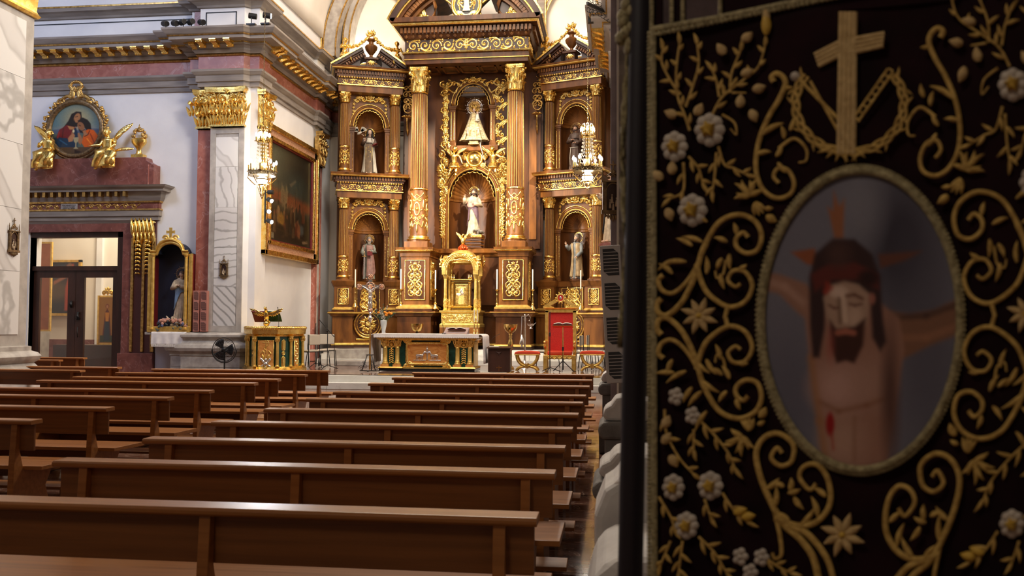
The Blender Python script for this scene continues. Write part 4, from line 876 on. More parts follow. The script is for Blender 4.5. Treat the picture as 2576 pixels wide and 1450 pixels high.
# ---------- wings
WL = TR(-7.90, 26.78, 0, R(20)); WR = TR(2*AX+7.90, 26.78, 0, R(-20))
wings = []
def wing(T, px, lab):
    z = lambda py: at(930, py, 26.6).z
    q = {k: z(k) for k in (875, 868, 797, 785, 776, 722, 708, 700, 650, 640, 577, 533, 527, 500, 483, 466, 456, 447, 440, 436, 375, 316, 270, 262, 236, 219, 204, 193, 182, 176)}
    def P(name, b, m, **k): return rp_(name, b, m, **k)
    B4 = [(-1.12, .75), (-1.12, -.42), (-.5, -.42), (-.5, -.12), (.5, -.12), (.5, -.42), (1.12, -.42), (1.12, .75)]
    P('plinth', MB(T).molding(B4, [(-.4, .72), (.05, .72), (.05, .80), (-.4, .80)]), G['wooddk']); P('gilt_moulding', MB(T).molding(B4, [(0, .80), (.03, .81), (.045, .845), (.02, .88), (0, .89)]), G['goldflat'], sm=2)
    P('base_block', MB(T).molding(B4, [(-.5, .89), (0, .89), (0, q[797]), (-.5, q[797])]), G['wood2'])
    P('base_cornice', MB(T).molding(B4, [(-.4, q[797]), (.03, q[797]), (.06, q[797]+.05), (.12, q[797]+.10), (.14, q[785]), (-.4, q[785]+.01)]), G['wood2']); P('gilt_moulding', MB(T).molding(B4, [(.10, q[785]-.07), (.15, q[785]-.05), (.15, q[785]-.02), (.1, q[785])]), G['goldflat'])
    # round and framed gilt panels between the bases
    gilt_panel(T, -.38, .38, q[776]-.15, q[722]-.02, -.13, 'v'); zc = (q[797]+q[785])/2-.32
    P('round_panel', disc(T, 0, zc, .44, -.19, -.12), G['wood']); o = Orn(plane_fn(T, -.19)); o.ring(0, zc, .43, .43, .03, 40, .03); o.ring(0, zc, .35, .35, .015, 36, .015)
    for i in range(8): o.spiral(.19*cos(i*pi/4), zc+.19*sin(i*pi/4), .07, 1.2, i*pi/4, 1 if i % 2 else -1, .022); o.leaf(.1*cos(i*pi/4+.4), zc+.1*sin(i*pi/4+.4), i*pi/4+.4, .2, .045)
    o.flower(0, zc, .1, 8); P('gilt_relief', o.mb, G['gold'], sm=True)
    gilt_panel(T, -.38, .38, .98, zc-.47, -.13, 2)
    for s in (-1, 1):
        x = s*.80; R4 = [(x-.27, .5), (x-.27, -.36), (x+.27, -.36), (x+.27, .5)]
        P('pedestal', MB(T).molding(R4, [(-.2, q[785]), (.07, q[785]), (.07, q[785]+.05), (-.2, q[785]+.05)]), G['wood']); P('gilt_moulding', MB(T).molding(R4, [(0, q[785]+.05), (.06, q[785]+.06), (.06, q[785]+.09), (0, q[785]+.14)]), G['goldflat'])
        P('pedestal', MB(T).molding(R4, [(-.2, q[785]+.1), (0, q[785]+.1), (0, q[722]), (-.2, q[722])]), G['wood2']); P('pedestal_cornice', MB(T).molding(R4, [(0, q[722]-.02), (.04, q[722]+.04), (.09, q[708]-.02), (.09, q[708]), (-.2, q[708]+.01)]), G['wood2'])
        gilt_panel(T, x-.18, x+.18, q[785]+.22, q[722]-.06, -.36)
        gilt_panel(T @ Matrix.Translation((x, 0, 0)) @ Matrix.Rotation(s*-pi/2 if px < 1180 else s*-pi/2, 4, 'Z'), -.12, .12, q[785]+.22, q[722]-.06, -.27) if True else 0
    P('sill_cornice', MB(T).molding([(-.55, -.14), (.55, -.14)], [(-.3, q[722]), (.02, q[722]), (.06, q[708]-.02), (.08, q[708]), (-.3, q[708]+.01)]), G['wood2']); P('sill_board', MB(T).box(-.55, -.12, q[785], .55, .5, q[722]), G['wood2'])
    P('wing_side', MB(T).box(-1.0, .1, .8, -.96, .75, q[182]), G['wood2']); P('wing_side', MB(T).box(.96, .1, .8, 1.0, .75, q[182]), G['wood2'])
    for (zb, zs, za, zt, zdr, cap0, zpan) in ((q[708], q[577], q[533], q[500], q[650], q[527], q[500]), (q[440], q[316], q[270], q[236], q[375], q[262], q[236])):
        niche(T @ Matrix.Translation((0, .1, 0)), -1.0, 1.0, zb, zpan, .49, zs, zb, rz=za-zs, dep=.42, m=G['wood2'])
        for s in (-1, 1):
            Tx = T @ Matrix.Translation((s*.80, -.12, 0)); P('column_plinth', MB(Tx).box(-.22, -.22, zb, .22, .22, zb+.05), G['wood2']); column(Tx, .148, zb+.05, zt, zdr, zt-cap0, 16)
        o = Orn(plane_fn(T, .08)); swag_orn(o, 0, za+.33, 1.12, .62); P('gilt_swag', o.mb, G['gold'], sm=True)
    for (z0, zg, zf, zd, zc_, zt) in ((q[500], q[483], q[466], q[456], q[447], q[440]), (q[236], q[219], q[204], q[193], q[182], q[176])):
        E = [(-1.02, .7), (-1.02, -.32), (1.02, -.32), (1.02, .7)]
        P('architrave', MB(T).molding(E, [(-.5, z0), (0, z0), (0, zg-.02), (-.5, zg-.02)]), G['wood2']); P('entablature_core', MB(T).box(-.98, -.28, z0+.02, .98, .6, zt-.06), G['wood'])
        P('gilt_moulding', MB(T).molding(E, [(0, zg-.03), (.045, zg-.02), (.045, zg+.01), (0, zg+.02)]), G['gold']); P('frieze', MB(T).molding(E, [(0, zg), (.005, zg), (.005, zf), (0, zf)]), G['wood'])
        o = Orn(plane_fn(T, -.325)); frieze_orn(o, -.92, .92, (zg+zf)/2+.01, (zf-zg)*.9, 4); P('gilt_relief', o.mb, G['gold'], sm=True)
        for s in (-1, 1): o = Orn(plane_fn(T @ Matrix.Translation((s*1.02, 0, 0)) @ Matrix.Rotation(s*pi/2, 4, 'Z'), -.005)); frieze_orn(o, *((-.3, .6) if s < 0 else (-.6, .3)), (zg+zf)/2+.01, (zf-zg)*.85, 1); P('gilt_relief', o.mb, G['gold'], sm=True)
        P('bed_moulding', MB(T).molding(E, [(0, zf), (.04, zf+.03), (.06, zf+.05), (.06, zd+.12), (0, zd+.13)]), G['wood']); Te = T @ Matrix.Translation((0, -.32, 0)); eggs(Te, -1.04, 1.04, zf+.045, .024, -.05, 26, G['goldflat'])
        dentils(Te, -1.08, 1.08, zd, zd+.10, -.06, 24, ret, G['wood2'], .05)
        for s in (-1, 1): dentils(T @ Matrix.Translation((s*1.02, 0, 0)) @ Matrix.Rotation(s*pi/2, 4, 'Z'), *((-.3, .35) if s < 0 else (-.35, .3)), zd, zd+.10, -.06, 7, ret, G['wood2'], .05)
        P('corona', MB(T).molding(E, [(0, zd+.11), (.12, zd+.115), (.16, zc_), (.20, zc_+.02), (.22, zt), (-.6, zt+.01)]), G['wood2']); P('gilt_moulding', MB(T).molding(E, [(.15, zc_-.02), (.205, zc_), (.21, zc_+.02), (.17, zc_+.02)]), G['goldflat'])
    # broken triangular pediment
    zt = q[176]; W_ = 1.26; pk = .62
    for s in (-1, 1):
        A0, A1 = Vector((s*W_, 0, zt)), Vector((s*.30, 0, zt+pk)); d = (A1-A0).normalized(); n = Vector((-d.z*s, 0, d.x*s)) * (1 if True else 1)
        if n.z < 0: n = -n
        def rk(off, th, y0, y1, m, nm, cut=0):
            a, b_ = A0+n*off+d*cut, A1+n*off; P(nm, MB(T).prism([(a.x, a.z), (b_.x, b_.z), ((b_-n*th).x, (b_-n*th).z), ((a-n*th).x, (a-n*th).z)], y0, y1), m)
        rk(.05, .05, -.56, .3, G['gold'], 'gilt_moulding'); rk(0, .08, -.52, .3, G['wooddk'], 'raking_cornice'); rk(-.08, .05, -.44, .3, G['wood'], 'raking_cornice', .15); rk(-.13, .12, -.34, .3, G['wood'], 'raking_bed', .3)
        for i in range(8):
            c = A0+d*(.42+(A1-A0).length*.62*(i+.5)/8)-n*.185+Vector((0, -.37, 0)); P('dentil', MB(T).obox(c, d, (.055, .06, .09), up=(0, 1, 0)) if False else MB(T).obox(c, d, (.055, .09, .06), up=(0, 1, 0)), G['wood2'])
        P('tympanum', MB(T).prism([(s*(W_-.25), zt), (s*.30, zt), (s*.36, zt+.16), (s*.33, zt+pk-.30)], -.28, -.1), G['wooddk'])
    # urn on its block
    b = MB(T); b.box(-.20, -.4, zt, .20, -.05, zt+.06); b.box(-.16, -.36, zt+.06, .16, -.08, zt+.28); b.box(-.23, -.43, zt+.28, .23, -.01, zt+.35); P('urn_block', b, G['wood'], bev=.01)
    o = Orn(plane_fn(T, -.36)); 
    for a in (-.9, -.45, 0, .45, .9): o.leaf(0, zt+.26, -pi/2+a, .2, .045)
    P('gilt_relief', o.mb, G['gold'], sm=True)
    u = MB(T @ Matrix.Translation((0, -.22, zt+.35))); u.lathe([(.13, 0), (.14, .03), (.06, .06), (.05, .12), (.10, .17), (.19, .30), (.205, .38), (.17, .43), (.08, .47), (.075, .55), (.15, .60), (.15, .63), (.05, .66)], 20); P('urn', u, G['wood2'], sm=2)
    o = MB(T @ Matrix.Translation((0, -.22, zt+1.0))); r2 = random.Random(3)
    for i in range(26):
        a, e = r2.uniform(0, 2*pi), r2.uniform(0, 1.4); p = Vector((.14*cos(a)*cos(e), .12*sin(a)*cos(e), .16*sin(e)+.03)); o.ell(p, r2.uniform(.03, .05), 6, 5)
        if i % 2: o.tube([p, p*1.35, p*1.6+Vector((0, 0, .02))], [.035, .028, .004], 5)
    for s in (-1, 1):                                       # garland to the cherubs
        for i in range(16):
            t = i/15; p = Vector((s*(.1+.62*t), -.06-.1*t, .03-.38*t+.10*(4*(t-.5)**2-1)*-.0-.10*sin(pi*t)))
            for k in range(3): o.ell(p+Vector((r2.uniform(-.03, .03), r2.uniform(-.03, .03), r2.uniform(-.03, .03))), r2.uniform(.025, .045), 6, 4)
    P('fruit_garland', o, G['gold'], sm=True)
    return q, zt
for T, px, lab in ((WL, 930, 'left'), (WR, 1440, 'right')): wings.append(wing(T, px, lab))
# gilded wall brackets beside the big columns
for s in (-1, 1):
    x = s*2.12; T = TC @ Matrix.Translation((x, -.16, 0)); o = Orn(plane_fn(T)); z = zn(236); 
    for i, (dz, r) in enumerate(((0, .13), (-.22, .10), (.2, .09), (-.42, .13))): o.spiral(-.07, z+dz, r, 1.3, 0, 1, .025); o.spiral(.07, z+dz, r, 1.3, pi, -1, .025)
    o.ring(0, z-.45, .14, .16, .02, 18); rp_('gilt_scroll_bracket', o.mb, G['golddk'], sm=True)
    b = MB(T); z = zn(300); b.tube([(0, -.02, z-.55), (0, -.05, z-.35), (0, -.12, z-.1), (0, -.16, z+.05)], [.01, .045, .02, .05], 8)
    for i in range(9): a = i*2*pi/9; b.tube([(0, -.16, z+.02), (.1*cos(a), -.16+.08*sin(a), z+.08), (.18*cos(a), -.16+.13*sin(a), z+.06)], [.02, .035, .008], 5)
    rp_('gilt_sconce', b, G['golddk'], sm=True)
# ================================================================ CARVED FIGURES
def hand(b, w, d, s, curl=.5, side=1, up=(0, 0, 1)):
    """palm, four fingers and a thumb; wrist at w, pointing along d, hand length s"""
    w = Vector(w); d = Vector(d).normalized(); u = Vector(up); sd = d.cross(u)
    if sd.length < .1: sd = d.cross(Vector((1, 0, 0)))
    sd.normalize(); n = sd.cross(d).normalized()
    Mx = Matrix((d, sd, n)).transposed()
    b.ell(w+d*s*.24, (s*.30, s*.22, s*.12), 8, 6, Mx)
    for i, (o, L) in enumerate(((-.15, .40), (-.05, .47), (.06, .44), (.16, .34))):
        p0 = w+d*s*.42+sd*s*o; p1 = p0+d*s*L*.5-n*s*curl*.10; p2 = p0+d*s*L*(.95-.4*curl)-n*s*curl*.34
        b.tube([p0, p1, p2], [s*.055, s*.05, s*.032], 6)
    t0 = w+d*s*.12+sd*side*-s*.18; b.tube([t0, t0+d*s*.2-sd*side*s*.14-n*s*.05, t0+d*s*.4-sd*side*s*.12-n*s*.12*curl], [s*.065, s*.055, s*.035], 6)
def head_pts(b, c, r, tilt=0, turn=0, nose=1):
    c = Vector(c); M = Matrix.Rotation(turn, 3, 'Z') @ Matrix.Rotation(tilt, 3, 'X')
    def g(x, z, x0, z0, sx, sz): return math.exp(-((x-x0)/sx)**2-((z-z0)/sz)**2)
    def fn(u, v):
        a = 2*pi*u; e = -pi/2+pi*v; x, y, z = cos(e)*cos(a), cos(e)*sin(a), sin(e); X = x*.74; Y = y*.90; Z = z*1.08
        if z < 0: X *= 1+.22*z; Y *= 1+.05*z
        if y < 0:
            f = g(x, z, 0, -.08, .13, .20)*.20*nose+g(x, z, 0, .02, .10, .3)*.07+g(x, z, 0, -.45, .26, .10)*.07+g(x, z, 0, -.75, .28, .16)*.08+g(x, z, 0, .22, .6, .09)*.05-g(x, z, .30, .06, .17, .10)*.10-g(x, z, -.30, .06, .17, .10)*.10
            Y -= f
        return c+M @ Vector((X*r, Y*r, Z*r))
    b.grid(fn, 26, 20, closed=True)
    for s in (-1, 1): b.ell(c+M @ Vector((s*.75*r, .02*r, -.05*r)), (r*.08, r*.14, r*.2), 6, 5)
    return M
def figure(name, label, cat, loc, h, tunic, skin=None, rz=0, mantle=None, mz=None, arms=None, hair=None, hairl=.1, beard=None, beardl=0, bald=False, veil=None, tilt=0, turn=0, sway=.01, wid=1.0, base=None, basem=None, sleeve=None, par=None, group=None, feet=True, world=False):
    t = empty(name, label, cat, loc, rz, group); skin = skin or G['skin']; r = h*.066; hc = Vector((sway*h*1.2, -.01*h, h*.925))
    zb = 0
    if base:
        bb = MB(); bb.prism([(base*h*cos(a), base*h*.8*sin(a)) for a in [2*pi*k/10 for k in range(10)]], 0, h*.05, 'z'); build('plinth', bb, basem or G['wood'], t, bev=.005*h); zb = h*.05
    rings = [(0, .135, .105), (.04, .138, .108), (.15, .125, .10), (.30, .112, .092), (.45, .102, .084), (.56, .092, .074), (.64, .098, .076), (.72, .112, .076), (.78, .112, .066), (.815, .085, .05), (.84, .040, .036), (.855, .03, .03)]
    def rad(t_):
        for (z0, a0, b0), (z1, a1, b1) in zip(rings, rings[1:]):
            if t_ <= z1: q = (t_-z0)/(z1-z0); return a0+(a1-a0)*q, b0+(b1-b0)*q
        return rings[-1][1:]
    def robe(off, A, ph, nf=9):
        def fn(a, z):
            rx, ry = rad(z); k = A*max(0, 1-z/.62)+A*.25; f = 1+k*(sin(nf*a+ph+3*z)*.6+.4*sin((2*nf+3)*a-5*z+ph)); f += off
            return Vector((rx*wid*f*cos(a)+sway*sin(z*5), ry*wid*f*sin(a), z))*h+Vector((0, 0, zb))
        return fn
    f1 = robe(0, .085, 0)
    bb = MB(); bb.grid(lambda u, v: f1(2*pi*u, .015+.84*v), 90, 34, closed=True); build('tunic', bb, tunic, t, sm=True)
    if mantle:
        f2 = robe(.16, .10, 1.7, 8); zl, zh, a0, a1 = mz
        bb = MB(); bb.grid(lambda u, v: f2(a0+(a1-a0)*u, zl(u)+(zh(u)-zl(u))*v)+Vector((0, 0, .006*h*sin(23*u))), 80, 26); build('mantle', bb, mantle, t, sm=True, thick=.012*h)
    bb = MB(); M = head_pts(bb, hc+Vector((0, 0, zb)), r, tilt, turn); hc = hc+Vector((0, 0, zb)); bb.tube([hc+Vector((0, .1*r, -.5*r)), (hc.x*.7, 0, h*.83+zb)], [r*.5, r*.58], 10)
    sl = MB()
    for s, (sh, el, wr, hd) in zip((-1, 1), arms or ()):
        sh, el, wr = [Vector((p[0], p[1], p[2]))*h+Vector((0, 0, zb)) for p in (sh, el, wr)]
        sl.ell(sh, .048*h, 8, 6); sl.tube([sh, (sh+el)/2+Vector((0, 0, .003*h)), el, el*.45+wr*.55, wr*.93+el*.07], [.045*h, .043*h, .045*h, .043*h, .036*h], 12); bb.tube([el, wr], [.022*h, .017*h], 8); hand(bb, wr, Vector(hd), h*.085, .5, s)
    if arms: build('sleeves', sl, sleeve or tunic, t, sm=True)
    if feet:
        for s in (-1, 1): bb.ell((s*.045*h, -.10*h, .02*h+zb), (.022*h, .05*h, .018*h), 8, 5)
    build('body', bb, skin, t, sm=True)
    e = MB()
    for s in (-1, 1): e.ell(hc+M @ Vector((s*.26*r, -.77*r, .05*r)), (r*.12, r*.06, r*.045), 8, 5); e.tube([hc+M @ Vector((s*.40*r, -.72*r, .17*r)), hc+M @ Vector((s*.25*r, -.83*r, .22*r)), hc+M @ Vector((s*.12*r, -.83*r, .17*r))], r*.028, 4)
    build('eyes', e, G['hairdk'], t, sm=True)
    e = MB().ell(hc+M @ Vector((0, -.84*r, -.45*r)), (r*.17, r*.07, r*.05), 8, 5); build('mouth', e, G['lip'], t, sm=True)
    if hair:
        e = MB()
        def hf(u, v):
            a = 2*pi*u; el = -.35+(pi/2+.35)*v; x, y, z = cos(el)*cos(a), cos(el)*sin(a), sin(el); fr = max(0, -y); lift = .55*fr**1.5 if not bald else .75*fr
            z2 = max(z, -.3+lift*1.25) if z < lift else z
            return hc+M @ (Vector((x*.83, y*.95+.06, z2*1.15))*r*(1.02+.03*sin(14*a)))
        e.grid(hf, 40, 10, closed=True)
        if hairl:
            for i in range(15):
                a = -.25+(pi+.5)*i/14; p = hc+M @ Vector((cos(a)*.78*r, sin(a)*.80*r+.05*r, .0)); q = p+Vector((cos(a)*.02*h, .01*h, -hairl*h*.5)); z = q+Vector((.004*h*sin(i*5), -.004*h, -hairl*h*.5)); e.tube([p, (p+q)/2+Vector((cos(a), sin(a), 0))*.006*h, q, z], [r*.22, r*.24, r*.2, r*.06], 6)
        build('hair', e, hair, t, sm=True)
    if beard:
        e = MB(); L = beardl*h
        for i in range(11):
            a = pi*(i/10); p = hc+M @ Vector((cos(a)*.62*r, -.25*r-.55*r*sin(a), -.35*r-.35*r*sin(a))); q = p+Vector((-cos(a)*.35*r, -.18*r, -L*(.5+.5*sin(a)))); e.tube([p, (p+q)/2+M @ Vector((0, -.12*r, 0)), q], [r*.20, r*.19, r*.05], 6)
        e.ell(hc+M @ Vector((0, -.72*r, -.72*r)), (r*.36, r*.2, r*.24), 8, 6)
        for s in (-1, 1): e.tube([hc+M @ Vector((0, -.88*r, -.33*r)), hc+M @ Vector((s*.22*r, -.82*r, -.40*r)), hc+M @ Vector((s*.34*r, -.68*r, -.6*r))], [r*.07, r*.07, r*.04], 6)
        build('beard', e, beard, t, sm=True)
    if veil:
        e = MB()
        def vf(u, v):
            a = -pi/2+.75+(2*pi-1.5)*u
            if v < .5: el = pi/2*(1-v*2); return hc+Vector((cos(a)*cos(el)*.95*r, sin(a)*cos(el)*1.05*r+.1*r, sin(el)*1.2*r+.02*r))
            k = (v-.5)*2; return hc+Vector((cos(a)*(.95*r+k*.035*h), sin(a)*(1.05*r+k*.01*h)+.1*r, -k*.14*h))*1
        e.grid(vf, 36, 16); build('veil', e, veil, t, sm=True, thick=.008*h)
    t['hc'] = list(hc); return t, hc, r
def halo(t, c, r, m, rays=0, w=.02, tilt=0, nm='halo', disc_=False, y=.0):
    b = MB(); c = Vector(c)+Vector((0, y, 0)); b.tube([(c.x+r*cos(a), c.y, c.z+r*sin(a)) for a in [2*pi*i/36 for i in range(36)]], w, 6, closed=True)
    b.tube([(c.x+r*.8*cos(a), c.y, c.z+r*.8*sin(a)) for a in [2*pi*i/36 for i in range(36)]], w*.6, 5, closed=True)
    for i in range(rays): a = 2*pi*i/rays; L = 1.22 if i % 2 else 1.08; b.tube([(c.x+r*.8*cos(a), c.y, c.z+r*.8*sin(a)), (c.x+r*L*cos(a), c.y, c.z+r*L*sin(a))], [w*.8, w*.3], 5); (b.ell((c.x+r*L*1.03*cos(a), c.y, c.z+r*L*1.03*sin(a)), w*1.3, 6, 4) if i % 2 else 0)
    if disc_: b.prism([(c.x+r*.8*cos(2*pi*i/24), c.z+r*.8*sin(2*pi*i/24)) for i in range(24)], c.y+.01, c.y+.02)
    build(nm, b, m, t, sm=True)
def clothm(n, c, k=1.25): return noisy(n, tuple(x/k for x in c), tuple(min(1, x*k) for x in c), 9, rough=.55, bump=.08)
G['lip'] = mat('painted_lips', (.32, .10, .08), .5)
mauve, greyg, ivory, purple, rosec = clothm('mauve_robe', (.22, .115, .10)), clothm('grey_green_tunic', (.15, .16, .14)), clothm('ivory_robe', (.42, .33, .22)), clothm('purple_mantle', (.10, .055, .075)), clothm('rose_mantle', (.42, .22, .18))
ochre, bluegr, brownh, whitem, blackm = clothm('ochre_mantle', (.36, .25, .13)), clothm('blue_grey_tunic', (.17, .18, .18)), clothm('brown_habit', (.085, .05, .035)), clothm('white_mantle', (.56, .52, .44), 1.1), clothm('black_cape', (.018, .018, .02))
SK2 = mat('pale_painted_skin', (.60, .42, .32), .5)
def wpos(T, x, y, z): return T @ Vector((x, y, z))
qL, qR = wings[0][0], wings[1][0]; zlo_, zup_ = qL[708]+.0, qL[440]+.0
A_hold = (((-.10, 0, .77), (-.15, -.03, .62), (-.09, -.13, .56), (.2, -.6, -.9)), ((.10, 0, .77), (.15, -.03, .63), (.03, -.13, .66), (-1, -.3, .2)))
p = wpos(WL, .02, .22, zlo_)
t, hc, r = figure('saint_statue', 'statue of a long-bearded man in mauve mantle with a sword, lower left niche', 'statue', p, 1.40, greyg, rz=R(14), mantle=mauve, mz=(lambda u: .05+.30*max(0, sin(pi*u*1.0-.2))**3+.02*sin(9*u), lambda u: .80, -pi/2-.35, -pi/2-.35+2*pi*.93), arms=A_hold, hair=G['hairgr'], hairl=.06, beard=G['hairgr'], beardl=.12, base=.17, sleeve=greyg, tilt=.1)
halo(t, hc+Vector((0, .08, .02)), .155, G['golddk'], 0, .008, disc_=False); halo(t, hc+Vector((0, .08, .02)), .11, G['golddk'], 18, .005)
b = MB(); b.obox((-.13, -.24, .44), (0, 0, 1), (.72, .035, .008), up=(0, 1, 0)); build('sword_blade', b, G['silver'], t); b = MB(); b.tube([(-.13, -.24, .80), (-.13, -.24, .93)], .014, 8); b.ell((-.13, -.24, .95), .022, 8, 6); b.tube([(-.20, -.24, .80), (-.06, -.24, .80)], .011, 6); build('sword_hilt', b, G['brass'], t)
build('book', MB().box(-.03, -.26, .84, .13, -.21, .97), G['bookred'], t)
p = wpos(WL, .0, .22, zup_)
t, hc, r = figure('nun_statue', 'statue of a nun in black veil and white mantle with a dove, upper left niche', 'statue', p, 1.48, brownh, rz=R(14), mantle=whitem, mz=(lambda u: .03, lambda u: .80, -pi/2+.62, -pi/2+2*pi-.62), arms=(((-.10, 0, .77), (-.14, -.04, .66), (-.09, -.13, .74), (.3, -.4, .8)), ((.10, 0, .77), (.15, -.04, .64), (.10, -.14, .66), (.5, -.6, .2))), veil=blackm, base=.15, sleeve=brownh, skin=SK2)
halo(t, hc+Vector((0, .12, .0)), .16, G['brass'], 0, .014, disc_=True)
o = Orn(lambda u, v, w: (u, -.158-w-.03*(1-v), v)); o.strip([(-.10, .08), (-.10, .95)], .006, .004); o.strip([(.10, .08), (.10, .95)], .006, .004)
for i in range(5): o.spiral(.0, .2+.16*i, .055, 1.4, pi/2, 1 if i % 2 else -1, .01); o.leaf(.03*(1 if i % 2 else -1), .28+.16*i, 1.2, .08, .018)
build('scapular', MB().grid(lambda u, v: (-.115+.23*u, -.150-.035*(1-v)-.012*sin(pi*u), .07+.98*v), 6, 8), clothm('brown_scapular', (.12, .075, .04)), t, thick=.01); build('gold_embroidery', o.mb, G['gold'], t)
b = MB(); b.grid(lambda u, v: (.115*cos(-pi*u)*(1-.35*v), .105*sin(-pi*u)*(1-.35*v)-.03, 1.10+.16*v), 16, 5); build('white_wimple', b, whitem, t, thick=.012, sm=True)
build('book', MB().obox((.19, -.26, 1.01), (1, -.2, .5), (.17, .12, .025)), G['bookred'], t)
dv = empty('dove_figure', 'small white dove figure with spread wings beside the veiled nun', 'figure', p+Vector((-.24, -.30, 1.38)), 0)
b = MB(); b.ell((0, 0, 0), (.09, .035, .04), 10, 7, Matrix.Rotation(-.5, 3, 'Y')); b.ell((-.09, 0, .06), .026, 8, 6); b.tube([(-.11, 0, .06), (-.135, 0, .055)], [.008, .002], 5); b.tube([(.07, 0, -.04), (.15, 0, -.09)], [.02, .035], 6, sq=.3); build('body', b, whitem, dv, sm=True)
for s in (-1, 1):
    b = MB()
    for i in range(7): a = .3+i*.16; b.obox((s*.03+s*.11*cos(a)*1.1, .01, .04+.11*sin(a)), (s*cos(a), 0, sin(a)), (.2-.012*i, .035, .006), up=(0, 1, 0))
    build('wing', b, whitem, dv)
p = at(1189, 592, 27.05); pz = at(1189, 626, 27.05).z
b = MB(); hx = lambda r_: [(r_*cos(R(60*i+22)), r_*sin(R(60*i+22))) for i in range(6)]
pd = empty('statue_pedestal', 'tall brown banded pedestal under the central robed figure', 'pedestal', (p.x+.06, 27.05, zn(627)))
z9 = p.z-zn(627)
for i in range(3): build('pedestal_block', MB().prism(hx(.30), .02+i*(z9-.1)/3, (i+1)*(z9-.1)/3-.02, 'z'), mat('brown_pedestal', (.10, .055, .045), .5) if i == 0 else bpy.data.materials['brown_pedestal'], pd); build('pedestal_band', MB().prism(hx(.33), (i+1)*(z9-.1)/3-.03, (i+1)*(z9-.1)/3, 'z'), G['wood2'], pd)
build('gilt_top', MB().prism(hx(.35), z9-.1, z9, 'z'), G['gold'], pd, bev=.02); build('foot', MB().prism(hx(.34), 0, .03, 'z'), G['wood'], pd)
t, hc, r = figure('robed_figure_statue', 'statue of a bearded man in cream tunic and purple mantle, central niche', 'statue', (p.x+.02, 27.05, zn(627)+z9), 1.50, ivory, mantle=purple, mz=(lambda u: .06+.48*max(0, sin(pi*(u*.9+.05)))**1.2*(1 if u > .45 else .5)+.05*u, lambda u: .60 if u < .5 else .70, -pi/2-2.4, -pi/2+1.2), arms=(((-.10, 0, .77), (-.19, -.03, .69), (-.17, -.10, .80), (.1, -.3, 1)), ((.10, 0, .77), (.17, -.02, .63), (.02, -.14, .67), (-1, -.2, .3))), hair=G['hairdk'], hairl=.12, beard=G['hairdk'], beardl=.04, sleeve=ivory, tilt=.05)
halo(t, hc+Vector((0, .06, .02)), .16, G['brass'], 0, .013)
b = MB(); b.grid(lambda u, v: Vector((.20*cos(-pi*u)*(1+.05*sin(20*u)), .15*sin(-pi*u)-.0, 0))*(1-.15*v)+Vector((0, 0, 1.08-.20*sin(pi*u*.8)+.22*v)), 30, 6); build('rose_drape', b, rosec, t, thick=.02, sm=True)
b = MB(); r2 = random.Random(5)
for i in range(14): b.ell((.12+r2.uniform(-.14, .16), -.10+r2.uniform(-.05, .1), .04+r2.uniform(0, .10)), (r2.uniform(.03, .07), .05, r2.uniform(.03, .06)), 7, 5)
thing('rock_cluster', MB().join(b) if False else (lambda m: (setattr(m, 'v', [tuple(Vector(v)+Vector((p.x+.06, 26.98, zn(627)+z9))) for v in m.v]), m)[1])(b), noisy('painted_rock', (.06, .05, .045), (.16, .13, .11), 20, rough=.7), 'dark rocks and small heads at the feet of the central robed figure', 'rocks', sm=True)
# draped virgin in the upper niche: bell-shaped brocade mantle
p = at(1193, 364, 27.05); vz = p.z+.0
t = empty('virgin_statue', 'statue of a crowned virgin in bell-shaped cream brocade mantle, top central niche', 'statue', (p.x, 27.05, zn(372)+.06))
broc = noisy('cream_brocade', (.20, .155, .09), (.50, .41, .26), 26, rough=.5, dist=1.5, lo=.46, hi=.54, bump=.2); brl = noisy('gold_brocade', (.34, .25, .10), (.55, .44, .23), 18, rough=.45, lo=.42, hi=.58)
H = 1.22; bell = lambda u, v, k=1: (k*(.47-.36*v**.8)*cos(2*pi*u)*(1+.03*sin(12*2*pi*u)*(1-v)), k*(.24-.15*v)*sin(2*pi*u), .14+.90*v)
b = MB(); b.grid(lambda u, v: bell(u*.78+.86, v), 70, 16); build('mantle', b, broc, t, sm=True, thick=.02); b = MB(); b.grid(lambda u, v: bell(u, v, .86), 50, 12, closed=True); build('dress', b, brl, t, sm=True)
b = MB(); head_pts(b, (.0, -.06, 1.13), .062); b.tube([(0, -.04, 1.1), (0, -.03, 1.02)], .035, 8); head_pts(b, (.12, -.14, 1.02), .045, 0, .2); hand(b, (-.06, -.2, .86), (1, -.2, .1), .09, .4); hand(b, (.2, -.22, .80), (-1, -.1, .1), .09, .4, -1); build('faces_and_hands', b, SK2, t, sm=True)
b = MB(); b.lathe([(.055, .74), (.075, .76), (.06, .86), (.045, .96), (.03, .99)], 14, c=(.12, -.14, 0)); build('child_dress', b, whitem, t, sm=True)
b = MB()
for c, s in (((0, -.05, 1.17), 1), ((.12, -.13, 1.055), .65)):
    b.lathe([(.05*s, 0), (.065*s, .03*s), (.075*s, .06*s), (.05*s, .11*s), (.02*s, .14*s)], 12, c=c)
    for i in range(8): a = i*pi/4; b.tube([(c[0]+.07*s*cos(a), c[1]+.07*s*sin(a), c[2]+.06*s), (c[0]+.08*s*cos(a), c[1]+.08*s*sin(a), c[2]+.12*s)], [.012*s, .003], 5)
build('crowns', b, G['gold'], t, sm=2); halo(t, (.0, .02, 1.25), .25, G['silver'], 28, .010); halo(t, (.0, .03, 1.25), .20, G['golddk'], 30, .012, disc_=False)
for i in range(3): halo(t, (.0, .03, 1.25), .17-.045*i, G['golddk'], 16, .009)
